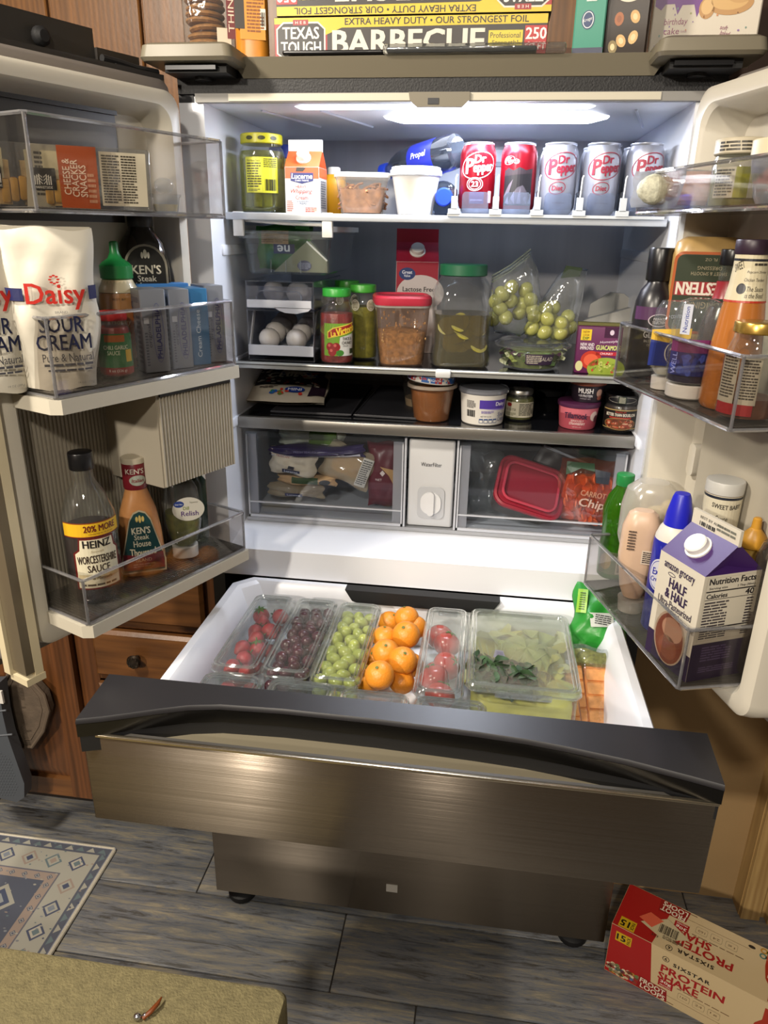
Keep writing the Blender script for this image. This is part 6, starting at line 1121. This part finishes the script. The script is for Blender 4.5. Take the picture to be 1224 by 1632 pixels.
p = RD(.152, .128, ZL); S = [(0, .04, .04, .019), (.022, .044, .044, .021), (.026, .03, .03, .014), (.042, .044, .040, .019), (.10, .062, .046, .022), (.15, .060, .044, .021), (.172, .046, .034, .016), (.178, .03, .022, .01)]
t = thing('dressing_bottle', 'pale pink squeeze dressing bottle standing on its clear cap', 'bottle', p, face(p, 4)); B().loft(S[:2], MILKY).build('cap', t); B().loft(S[2:], mat('pink_cream', 'c4a68c', .35, noise=.06, ns=20)).build('body', t); D = Dec(); D.rect(.004, .094, .024, .118, 'c9b8a4', 1); D.lines(.006, .096, .022, .116, 6, '2a2420', brk=2); D.lines(-.02, .115, -.008, .15, 7, '5a4a40', brk=1); D.rect(.022, .075, .028, .15, 'c8a020', 2); D.build('printing', t, prof(S))
p = RD(.215, .105, ZL); PRw = [(.029, 0), (.031, .003), (.031, .150), (.029, .158), (.024, .172), (.020, .178)]
t = vessel('whipped_cream_can', 'blue whipped cream can with white shoulder and blue cap', 'can', p, face(p, 6), PRw, mat('royal_blue', '22269a', .3, .2), None, [([(.019, .176), (.021, .178), (.019, .196), (.0135, .222), (.011, .228)], mat('bright_blue_cap', '1c20b0', .35)), ([(.0302, .151), (.0295, .158), (.0248, .172), (.0212, .1775)], mat('cream_shoulder', 'c9c6bc', .4))]); D = Dec()
for k in range(7): D.poly([(-.045+k*.014, .004), (-.044+k*.014, .004), (-.004+k*.014, .148), (-.005+k*.014, .148)], '4a50b8', 1); D.poly([(.045-k*.014, .004), (.046-k*.014, .004), (.006-k*.014, .148), (.005-k*.014, .148)], '4a50b8', 1)
D.ell(-.018, .10, .020, .027, 'c9c9d4', 2); D.ring(-.018, .10, .018, .024, .001, '22269a'); D.txt('Extra', -.018, .106, .026, .011, '22269a', .02, shear=.2, rot=.15); D.txt('Creamy', -.018, .092, .028, .010, '22269a', .02, shear=.2, rot=.15); D.txt('MADE WITH', -.004, .054, .022, .005, 'a86a5a'); D.txt('FARMERS', -.004, .047, .024, .005, 'a86a5a'); D.txt('CREAM', -.004, .040, .018, .005, 'a86a5a'); D.build('printing', t, cyl(.0311), .006)
p = RD(.225, .045, ZL); PRs = [(.030, 0), (.032, .004), (.032, .12), (.028, .15), (.0265, .165), (.0265, .238)]
t = vessel('wing_sauce_bottle', 'sauce bottle with cream neck label behind the whipped cream can', 'bottle', p, face(p), PRs, mat('brown_sauce2', '6a3a20', .3), None, screwlid(.0275, .232, .252, mat('grey_white_cap', 'b4b3ae', .4))); D = Dec(); D.rect(-.07, .165, .07, .232, 'c6bfa8', 0); D.rect(-.07, .227, .07, .231, '1f2430', 1); D.txt('SWEET BABY', .008, .216, .042, .007, '2a2622', .01, arc=-.002); D.txt('The Sauce', -.004, .198, .030, .009, '2a2622', shear=.2); D.txt('is the Boss!', .0, .183, .036, .009, '2a2622', shear=.2); D.build('neck_label', t, cyl(.0266), .005)
# half and half carton
p = RD(.316, .108, ZL); rzc = rad(-65); PUR = mat('carton_purple', '3f2260', .4); WC2 = mat('carton_cream', 'c9c2b2', .45)
t = carton('half_and_half_carton', 'large white and purple half and half carton with white cap', p, rzc, .094, .094, .165, .205, .226, WC2, PUR, (.0, .016), WHP, fin=WC2)
D = Dec(); D.rect(-.047, .0, .047, .04, '2a1a3c', 1); D.txt('amazon grocery', -.002, .148, .064, .012, '2a1c40', .01); D.ring(-.016, .139, .008, .003, .001, '2a1c40'); D.txt('HALF', .0, .127, .036, .014, '2a1c40', .03); D.txt('& HALF', .0, .110, .046, .014, '2a1c40', .03); D.txt('Ultra-Pasteurized', .0, .095, .072, .011, '3a3040', .01); D.txt('Grade A', .004, .085, .018, .005, '2a1c40', .02); D.lines(-.01, .080, .018, .082, 1, '5a5060'); D.ell(.0, .045, .033, .042, 'b09a84', 2); D.ell(.0, .044, .030, .039, '7a3a24', 3); D.ell(.004, .060, .022, .018, 'b88a70', 4); D.ell(.0, .030, .020, .018, '8a4a30', 4); D.build('front_print', t, fr(.047))
D = Dec(); D.rect(-.047, .0, .047, .060, '2a1a3c', 1); D.rect(-.042, .064, .042, .162, 'bcb4a2', 1); D.rect(-.041, .065, .041, .161, 'c9c2b2', 2); D.txt('Nutrition Facts', .0, .156, .076, .009, '17141a', .03); D.txt('Serving size', -.022, .1455, .030, .004, '17141a', .02); D.txt('2 Tbsp (30mL)', .024, .1455, .030, .004, '17141a', .02); D.rect(-.041, .140, .041, .142, '17141a', 3); D.txt('Calories', -.022, .134, .034, .007, '17141a', .03); D.txt('40', .032, .135, .014, .009, '17141a', .03); D.rect(-.041, .128, .041, .129, '17141a', 3); D.lines(-.040, .085, .0, .126, 9, '3a343a', brk=2); D.lines(.030, .085, .041, .126, 9, '3a343a', brk=1); D.rect(-.041, .083, .041, .085, '17141a', 3); D.lines(-.040, .067, .004, .081, 4, '3a343a', brk=2); D.lines(.03, .067, .041, .081, 4, '3a343a', brk=1); D.lines(-.03, .03, .02, .055, 6, '5a4a70', brk=2); D.lines(-.03, .012, .03, .022, 3, '5a4a70', brk=2); D.build('nutrition_panel', t, rt(.047))
D = Dec(); D.bars(-.03, .207, .002, .213, 9, '2a2a2a'); D.lines(.004, .21, .04, .222, 2, '6a6a60', brk=2); D.txt('BEST BY AUG 14', -.005, .219, .05, .004, '4a4a44'); D.build('date_stamp', t, fr(.0025))
p = RD(.360, .028, ZL); t = vessel('glass_jar', 'large empty glass jar behind the half and half carton', 'jar', p, 0, [(.030, 0), (.034, .005), (.036, .015), (.036, .18), (.030, .20), (.016, .208)], clear('grey_glass', 'dcd8d2', .12, '8a847c', .03), (.005, .10, clear('brown_rest', '8a6a50', .5, '4a3020', .1)))
p = RD(.292, .030, ZL); t = vessel('yellow_cap_bottle', 'bottle with yellow twist cap between carton and glass jar', 'bottle', p, 0, [(.022, 0), (.025, .01), (.025, .14), (.015, .165), (.014, .175)], mat('mustard_plastic', '9a7a2c', .4), None, ([(.018, .172), (.019, .175), (.017, .188), (.007, .20), (.006, .214), (.004, .216)], mat('yellow_twist_cap', 'b9862a', .4)))
# ================================================================ drawer contents
ZD = .7225
LIDC = clear('lid_clear', 'f8faf9', .03, 'e8ece8', .05, 1.2); BOXC = clear('box_clear', 'f8fafa', .025, 'f0f2f2', .04, 1.0)
def prod_box(name, label, cx, y0, y1, w, h, fog=0, group='clear produce boxes in the drawer'):
    t = thing(name, label, 'produce box', (cx, (y0+y1)/2, ZD), 0, group); d = y1-y0
    B().loft([(0, w-.016, d-.016, .010), (.004, w-.008, d-.008, .012), (h-.012, w-.003, d-.003, .014), (h-.010, w, d, .016)], BOXC, cap=(1, 0), n=4).build('tray', t)
    q = B(); LM = LIDC if not fog else clear('lid_fogged', 'f6f8f4', .16, 'd8dcd0', .12, 1.4); n = 4
    q.rings([[(x, y, z) for x, y in rrect(ww, dd, rr, n)] for ww, dd, rr, z in ((w, d, .016, h-.011), (w+.003, d+.003, .017, h-.009), (w+.003, d+.003, .017, h-.003), (w-.002, d-.002, .016, h), (w-.018, d-.018, .012, h), (w-.022, d-.022, .011, h-.005), (w-.026, d-.026, .010, h-.0055))], LM); q.build('lid', t)
    q = B(); q.tube([(x, y, h) for x, y in rrect(w-.008, d-.008, .014, 4)], .0022, clear('lid_rim', 'eef0f0', .10, 'dfe4e4', .04, 2.4), 6, True); q.tube([(x, y, h-.001) for x, y in rrect(w-.021, d-.021, .011, 4)], .0015, MT['lid_rim'], 6, True); q.tube([(x, y, h-.011) for x, y in rrect(w+.002, d+.002, .016, 4)], .0018, MT['lid_rim'], 6, True); q.build('lid_rim', t)
    q = B()
    for s in (-1, 1): q.rbox(s*0, s*(d/2+.002), h-.02, w*.5, .005, .013, .002, MT['lid_rim'])
    q.each('lid_latch', t); return t
H = .106
prod_box('produce_box', 'clear lidded box of strawberries at the drawer left', -.294, -.337, -.062, .084, H)
prod_box('produce_box', 'clear lidded box of dark red grapes', -.205, -.335, -.062, .083, H)
prod_box('produce_box', 'clear lidded box of green grapes', -.115, -.345, -.064, .084, H)
prod_box('produce_box', 'clear lidded box of red tomatoes', .062, -.352, -.055, .080, H)
prod_box('produce_box', 'wide fogged lidded box of cabbage and kale', .204, -.318, -.045, .190, H, 1)
nb = ('low front box left, mostly hidden by the drawer cap', 'low front box before the green grapes', 'low front box before the oranges holding small carrots', 'low front box before the tomatoes holding pink slices')
for k, (x0, x1, h) in enumerate(((-.338, -.235, .100), (-.222, -.108, .100), (-.098, .016, .101), (.028, .142, .101))):
    prod_box('small_produce_box', nb[k], (x0+x1)/2, -.438, -.346 if k < 2 else -.356, x1-x0, h, 0, 'low clear boxes at the drawer front')
R_ = random.Random(77)
# strawberries
SB = mat('strawberry_red', 'a0282a', .35, noise=.25, ns=60, bump=.5, bs=420); SGN = mat('strawberry_leaf', '3f6a24', .6)
def sbf(p): k = 1 if p.z > .1 else 1-.55*(.1-p.z)/1.1; return Vector((p.x*k, p.y*k, p.z*1.15))
sb = thing('strawberry', 'ripe strawberry', 'strawberry', (0, 0, 0)); q = B(); q.sph((0, 0, 0), .0165, SB, 14, 10, sbf); q.build('berry', sb)
q = B()
for k in range(7): a = 2*pi*k/7; q.add([(0, 0, .019), (.007*math.cos(a-.35), .007*math.sin(a-.35), .0182), (.014*math.cos(a), .014*math.sin(a), .0165), (.007*math.cos(a+.35), .007*math.sin(a+.35), .0182)], [(0, 1, 2, 3)], SGN)
q.tube([(0, 0, .018), (.001, 0, .026)], .0012, SGN, 5); q.build('leafy_cap', sb, fix=False)
spots = []
def scatter(x0, x1, y0, y1, z0, dz, r, nl, jit=.3):
    P = []
    for l in range(nl):
        y = y0+r+(l % 2)*r*.8; row = 0
        while y < y1-r*.8:
            x = x0+r+(row % 2)*r*.6
            while x < x1-r*.7: P.append((x+R_.uniform(-jit, jit)*r, y+R_.uniform(-jit, jit)*r, z0+l*dz+R_.uniform(0, jit)*r)); x += r*1.95
            y += r*1.8; row += 1
    return P
def drop(proto, P, lab, grp, rots=True):
    for k, loc in enumerate(P):
        rot = (R_.uniform(0, 6.28), R_.uniform(0, 6.28), R_.uniform(0, 6.28))
        if k == 0: proto.location = loc; proto.rotation_euler = rot; proto['label'] = lab; proto['group'] = grp
        else:
            c = copy(proto, loc, rot=rot, label=lab, group=grp); f = R_.uniform(.88, 1.1); c.scale = (f, f, f)
drop(sb, scatter(-.333, -.255, -.332, -.066, ZD+.044, .030, .0185, 2), 'ripe strawberry in the left lidded produce box', 'strawberries in the left produce box')
RG = mat('red_grape', '4a1a28', .22, noise=.25, ns=30, coat=.4); q = B(); q.sph((0, 0, 0), .0115, RG, 14, 9, grapef); g1 = tag(q.build('grape', None), 'x', 'grape')
drop(g1, scatter(-.2435, -.1665, -.330, -.066, ZD+.062, .020, .0125, 2), 'dark red grape in the lidded produce box', 'red grapes in the produce box')
B().rbox(-.205, -.198, ZD+.006, .074, .26, .052, .008, mat('grape_underlayer', '2a0c18', .4, noise=.3, ns=60)).build('red_grape_pile'); o = bpy.data.objects['red_grape_pile']; tag(o, 'dark mass of red grapes under the top grapes', 'grapes', kind='stuff')
g2m = mat('bright_green_grape', 'a9b056', .22, noise=.12, ns=25, coat=.4); q = B(); q.sph((0, 0, 0), .0118, g2m, 14, 9, lambda p: Vector((p.x, p.y, p.z*1.3))); g2 = tag(q.build('grape', None), 'x', 'grape')
drop(g2, scatter(-.1545, -.0755, -.338, -.070, ZD+.060, .020, .0130, 2), 'bright green grape in the lidded produce box', 'green grapes in the produce box')
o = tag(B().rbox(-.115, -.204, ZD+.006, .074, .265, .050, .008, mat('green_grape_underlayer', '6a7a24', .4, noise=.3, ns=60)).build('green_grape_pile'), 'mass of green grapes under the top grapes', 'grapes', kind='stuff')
# oranges
ORM = mat('orange_peel', 'dd8a26', .38, noise=.08, ns=20, bump=.35, bs=330); NAV = mat('orange_navel', '5f6a2a', .6)
og_ = thing('orange', 'x', 'orange', (0, 0, 0)); q = B(); q.sph((0, 0, 0), .0235, ORM, 20, 14, lambda p: Vector((p.x, p.y, p.z*.94-(.05 if p.z > .97 else 0)))); q.build('peel', og_); q = B(); q.lathe([(.002, .0), (.0028, .0008), (.001, .0016)], NAV, 7); q.build('stem_scar', og_, (0, 0, .0214))
OP = [(648, 985, .822), (662, 1000, .806), (621, 992, .795), (647, 1012, .826), (613, 1016, .812), (615, 1040, .822), (642, 1053, .824), (605, 1076, .826), (640, 1086, .790), (590, 1085, .775), (655, 1060, .790), (600, 1050, .780)]
nmO = ('orange at the back right of the orange pile', 'orange half hidden behind the highest orange', 'orange at the back left of the orange pile', 'large orange with visible stem scar in the pile middle', 'orange at the left side of the pile', 'orange left of centre, lower half of the pile', 'orange right of centre, lower half of the pile', 'front orange with visible stem scar nearest the cap', 'orange deep at the front right of the pile', 'orange deep at the front left of the pile', 'orange deep by the tomato box', 'orange deep by the green grape box')
big = .9
for k, (px, py, z) in enumerate(OP):
    P = pz(px, py, z); rot = (R_.uniform(-.7, -.1), R_.uniform(-.3, .3), R_.uniform(0, 6)) if k not in (3, 7, 5) else (-.35 if 0 else .45, R_.uniform(-.2, .2), 0)
    if k == 0: c = og_; c.location = P; c.rotation_euler = rot
    else: c = copy(og_, P, rot=rot)
    c['label'] = nmO[k]; c['group'] = 'oranges piled in the drawer'; f = (1.05, 1.0, 1.0, 1.15, 1.0, 1.08, 1.1, 1.1, 1, 1, 1, 1)[k]; c.scale = (f, f, f)
# tomatoes
TOM = mat('tomato_red', 'b03024', .25, noise=.12, ns=14, coat=.4); tm = thing('tomato', 'x', 'tomato', (0, 0, 0)); q = B(); q.sph((0, 0, 0), (.027, .027, .023), TOM, 18, 12); q.build('flesh', tm)
q = B()
for k in range(5): a = 2*pi*k/5; q.tube([(0, 0, .022), (.006*math.cos(a), .006*math.sin(a), .024), (.011*math.cos(a), .011*math.sin(a), .022)], .001, SGN, 5)
q.build('calyx', tm)
for k, (x, y, z, lb) in enumerate(((.050, -.110, .070, 'backmost tomato in the tomato box'), (.066, -.142, .074, 'tomato second from the back in its box'), (.070, -.215, .072, 'right middle tomato in the tomato box'), (.050, -.255, .070, 'left front tomato in the tomato box'), (.064, -.305, .068, 'front tomato in the tomato box'), (.052, -.18, .03, 'tomato at the bottom of the tomato box'))):
    P = (x, y, ZD+z); rot = (R_.uniform(.4, 1.2), R_.uniform(-.6, .6), R_.uniform(0, 6)); c = tm if k == 0 else copy(tm, P, rot=rot); c.location = P; c.rotation_euler = rot; c['label'] = lb; c['group'] = 'tomatoes in the produce box'
# cabbage and kale
CB = mat('cabbage_pale', 'a9b070', .5, noise=.25, ns=14, bump=.5, bs=40); CBL = mat('cabbage_yellow', 'b8b45e', .5, noise=.2, ns=20, bump=.5, bs=50); KL = mat('kale_green', '3a5436', .55, noise=.35, ns=40, bump=.5, bs=60); KS = mat('celery_white', 'cfcdb0', .5)
t = thing('cabbage', 'pale green cabbage filling the fogged produce box', 'cabbage', (.215, -.16, ZD+.05), 0); q = B(); q.sph((0, 0, 0), (.07, .09, .042), CB, 24, 14, lambda p: p*(1+.05*math.sin(6*math.atan2(p.y, p.x)+4*p.z))); q.build('head', t)
q = B(); R2 = random.Random(5)
q.rbox(-.010, -.022, -.044, .176, .25, .060, .03, CBL, e=.012, n=4); q.build('inner_leaves', t); q = B()
for k in range(46): leaf(q, (R2.uniform(-.09, .07), R2.uniform(-.11, .10), .012+.014*R2.random()), R2.uniform(.016, .03), R2.choice((CB, CBL, CB, MT['leaf_pale'])), R2, 7)
q.build('torn_leaves', t, fix=False); q = B()
for k in range(10): a = R2.uniform(-1.2, 1.6); leaf(q, (.045*math.cos(a)+.005, .06*math.sin(a), .02+.012*R2.random()), .028, CBL if k % 2 else CB, R2, 8)
q.build('outer_leaves', t, fix=False)
t = thing('kale_bunch', 'dark green kale leaves lying in the fogged produce box', 'kale', (.165, -.250, ZD+.069), 0); q = B()
for k in range(90): leaf(q, (R2.uniform(-.042, .055), R2.uniform(-.045, .045), .006+R2.uniform(.0, .026)), R2.uniform(.009, .016), KL, R2, 6)
q.build('leaves', t, fix=False); q = B()
for k in range(18): x = -.034+k*.0055; e = R2.uniform(-.012, .012); q.tube([(x*.5, .0, .014), (x+e*.5, .05, .018), (x*1.4+e, .095+R2.uniform(-.02, .015), .020)], .0012, mat('kale_stem', 'b4bc86', .5), 6)
tag(q.build('stems', t), kind='stuff'); D = Dec(); D.poly([(-.012, .035), (.012, .03), (.006, .06), (-.008, .062)], '8a8aa0', 1); D.lines(-.006, .04, .006, .056, 4, '4a4a7a'); D.build('paper_tag', t, bk_top(.030))
t = thing('celery_heart', 'pale celery stalk at the right front of the fogged box', 'celery', (.268, -.285, ZD+.04), 0); q = B(); q.tube([(0, -.015, 0), (0, .03, .01), (.0, .08, .03)], [.012, .011, .008], KS, 10); q.tube([(-.018, -.01, -.005), (-.016, .04, .01)], [.010, .008], CB, 10); q.build('stalk', t)
# contents of the low front boxes
t = thing('strawberry_slices', 'cut strawberries in the low front box at left', 'fruit', (-.287, -.392, ZD+.028), 0); q = B()
for k in range(10): q.sph((R2.uniform(-.04, .04), R2.uniform(-.03, .03), R2.uniform(0, .018)), .014, SB, 10, 7, sbf)
tag(q.build('berry_halves', t), kind='stuff')
t = thing('baby_carrots', 'small peeled carrots in the low front box', 'carrots', (-.041, -.40, ZD+.028), 0); q = B()
for k in range(16): a = R2.uniform(0, 3); x, y, z = R2.uniform(-.04, .04), R2.uniform(-.025, .025), R2.uniform(0, .026); q.tube([(x-.012*math.cos(a), y-.012*math.sin(a), z), (x, y, z+.002), (x+.012*math.cos(a), y+.012*math.sin(a), z)], [.006, .0075, .006], CAR, 8)
tag(q.build('carrot_pieces', t), kind='stuff')
t = thing('tomato_slices', 'pale red sliced tomatoes in the low front box', 'tomato slices', (.085, -.40, ZD+.03), 0); q = B()
for k in range(9): q.lathe([(.015, 0), (.018, .002), (.015, .004)], mat('slice_red', 'b8604a', .4), 14, cx=R2.uniform(-.035, .035), cy=R2.uniform(-.02, .02)); 
tag(q.build('slices', t), kind='stuff')
# green produce bag and snack packs at the right
t = thing('kale_bag', 'bright green printed bag of chopped greens at the drawer right', 'bag', (.353, -.088, ZD+.052), 0, rot=(-.62, .08, -.05)); GB = mat('bright_green_bag', '2a8a30', .35, noise=.08, ns=12, bump=.5, bs=26)
pillow(.104, .130, .055, GB, 51, .008).build('bag_body', t); su = pouch_surf(.104, .130, .055); D = Dec(); D.rect(-.048, .07, -.030, .118, '8ab83a', 1); D.lines(-.044, .075, -.034, .112, 8, '3a5a1c', brk=1); D.poly([(-.018, .045), (.026, .052), (.020, .078), (-.024, .072)], 'b9bcb4', 2); D.lines(-.012, .052, .018, .072, 5, '3a3a3a', l=3); D.rect(.030, .010, .046, .07, 'a8a898', 1); D.lines(.032, .012, .044, .068, 12, '2a2a2a', brk=1, l=3); D.build('printing', t, su, .01, base=.002)
t = thing('chopped_greens', 'clear bag end of chopped green vegetable below the green bag', 'bag', (.345, -.180, ZD+.012), 0, rot=(-.5, .05, 0)); pillow(.085, .085, .05, mat('chopped_veg', '7a7a2c', .6, noise=.55, ns=120, bump=.8, bs=150), 53, .004).build('chopped_veg', t); pillow(.093, .092, .056, FILM, 54, .005).build('bag_film', t)
for k, (x, y, rz, lb) in enumerate(((.346, -.262, .06, 'orange cracker pack at the right of the drawer'), (.318, -.262, .12, 'middle orange cracker pack leaning by the fogged box'), (.304, -.290, .16, 'orange cracker pack squeezed against the fogged box'))):
    t = thing('cracker_pack', lb, 'snack pack', (x, y, ZD+.006), 0, 'orange cracker packs', rot=(-.95, 0, rz)); w_ = .042 if k == 0 else .018
    q = B(); q.rbox(0, 0, 0, w_, .016, .11, .003, mat('cracker_orange', 'd2924e', .45, noise=.3, ns=40), e=.003); q.build('crackers', t); q = B()
    for j in range(4): q.rbox(0, -.0085, .004+j*.026, w_*.86, .002, .023, .002, mat('cracker_light', 'e2b277', .5, noise=.25, ns=60))
    q.build('cracker_face', t); B().rbox(0, 0, -.004, w_+.004, .020, .12, .004, clear('cracker_film', 'f6e8dc', .04, 'f0d8c0', .06, 1.4, .4, 60), e=.004).build('film', t)
# ================================================================ shake carton on the floor
t = thing('shake_carton', 'white and red protein shake carton on the floor at the right', 'box', (.457, -.143, 0), rad(-26.4)); Wb, Db, Hb = .46, .128, .14; CC = mat('shake_card', 'cdb68c', .5)
q = B(); q.box(0, 0, 0, Wb, Db, Hb, CC); q.build('carton', t)
def side(top):
    class D2_(Dec):
        def txt(s, st, u, *a, **k):
            n0 = len(s.P); Dec.txt(s, st, u, *a, **k)
            if top: s.P[n0:] = [([(2*u-x, y) for x, y in V], F, c, l) for V, F, c, l in s.P[n0:]]
            return s
    D = D2_()
    hh = .1275 if top else .1395; D.rect(.0005, .001, .075, hh, 'a31a18', 1); D.poly([(.075, .001), (.115, .001), (.098, .035), (.085, hh), (.075, hh)], 'a31a18', 1)
    if not top: D.blobs(.005, .006, .095, .030, 50, ['c8b48c', 'b08a3a', '8a3a2c', '6a7a4a', 'd8c8a8', '5a6a8a'], .006, .005, 2, 3)
    D.rect(.012, .100 if not top else .098, .046, .126, 'c9a41c', 2); D.txt('15', .024, .113, .018, .016, '17130c', .03); D.txt('PACK', .040, .113, .020, .007, '17130c', .01, rot=pi/2)
    D.ring(.118, .118, .007, .007, .0012, '2a2018'); D.txt('6', .118, .118, .005, .007, '2a2018', .02); D.txt('SIXSTAR', .170, .113, .072, .009, '1f1712', .03, sp=1.2)
    D.txt('PROTEIN', .175, .090, .125, .019, 'a31a1c', .035); D.txt('SHAKE', .150, .068, .080, .019, 'a31a1c', .035); D.lines(.150, .054, .255, .057, 1, '6a4a30', brk=5)
    D.rect(.112, .040, .142, .060, 'a31a1c', 2); D.txt('30g', .127, .053, .022, .009, 'efe4d0', .02); D.txt('PROTEIN', .127, .044, .022, .004, 'efe4d0')
    for i, tx in enumerate(('160', '24', '1g')): D.poly(rrect(.024, .018, .003, 2, .166+i*.030, .038), '9a8a6a', 2); D.poly(rrect(.0225, .0165, .003, 2, .166+i*.030, .038), 'cdb68c', 3); D.txt(tx, .166+i*.030, .039, .014, .006, '6a5238')
    D.rect(.112, .022, .26, .0226, '6a4a30', 2); D.ell(.262, .014, .007, .004, '2a2420', 2); D.lines(.112, .004, .16, .007, 1, '6a4a30')
    bt = [(.292, .0015), (.352, .0015), (.352, .045), (.346, .075), (.334, .092), (.334, .125), (.308, .125), (.308, .092), (.297, .075), (.292, .045)]; D.poly(bt, 'a8301c', 2); D.txt('PROTEIN', .322, .068, .044, .008, 'dcc4a8', .02); D.txt('SHAKE', .322, .057, .036, .008, 'dcc4a8', .02); D.rect(.312, .03, .334, .046, 'cdb68c', 3); D.txt('30g', .323, .038, .016, .008, 'a31a1c', .02)
    D.poly([(.072, .003), (.136, .003), (.132, .034), (.074, .036)], '8a1614', 5); D.txt('FROOT', .103, .0265, .052, .013, 'e4d8c0', .02, rot=-.06, l=6); D.txt('LOOPS', .105, .0115, .052, .013, 'e4d8c0', .02, rot=-.06, l=6)
    for i, c in enumerate(('b8862a', '6a7a3a', '9a4a2a', '4a7a70', 'b05a3a')): D.ring(.285+.012*(i % 3), .010+.014*(i//3)+(.0 if top else .0), .007, .007, .003, c, 3)
    return D
side(False).build('front_print', t, lambda u, v, o: (u, -o, v))
# the top face carries the same panel turned about the folded edge
D2 = side(True); D2.build('top_print', t, lambda u, v, o: (u, .128-v, Hb+o))
D3 = Dec(); D3.poly([(.050, .030), (.105, .010), (.150, .042), (.098, .070)], 'c6b690', 1); D3.poly([(.044, .040), (.074, .028), (.092, .058), (.062, .066)], 'd65f44', 2); D3.bars(.088, .026, .128, .050, 16, '2a241c', 3); D3.txt('303', .085, .012, .014, .006, '3a3024'); D3.lines(.100, .014, .140, .024, 3, '5a4c38'); D3.build('shipping_sticker', t, lambda u, v, o: (u, v+.01, Hb+.0010+o))
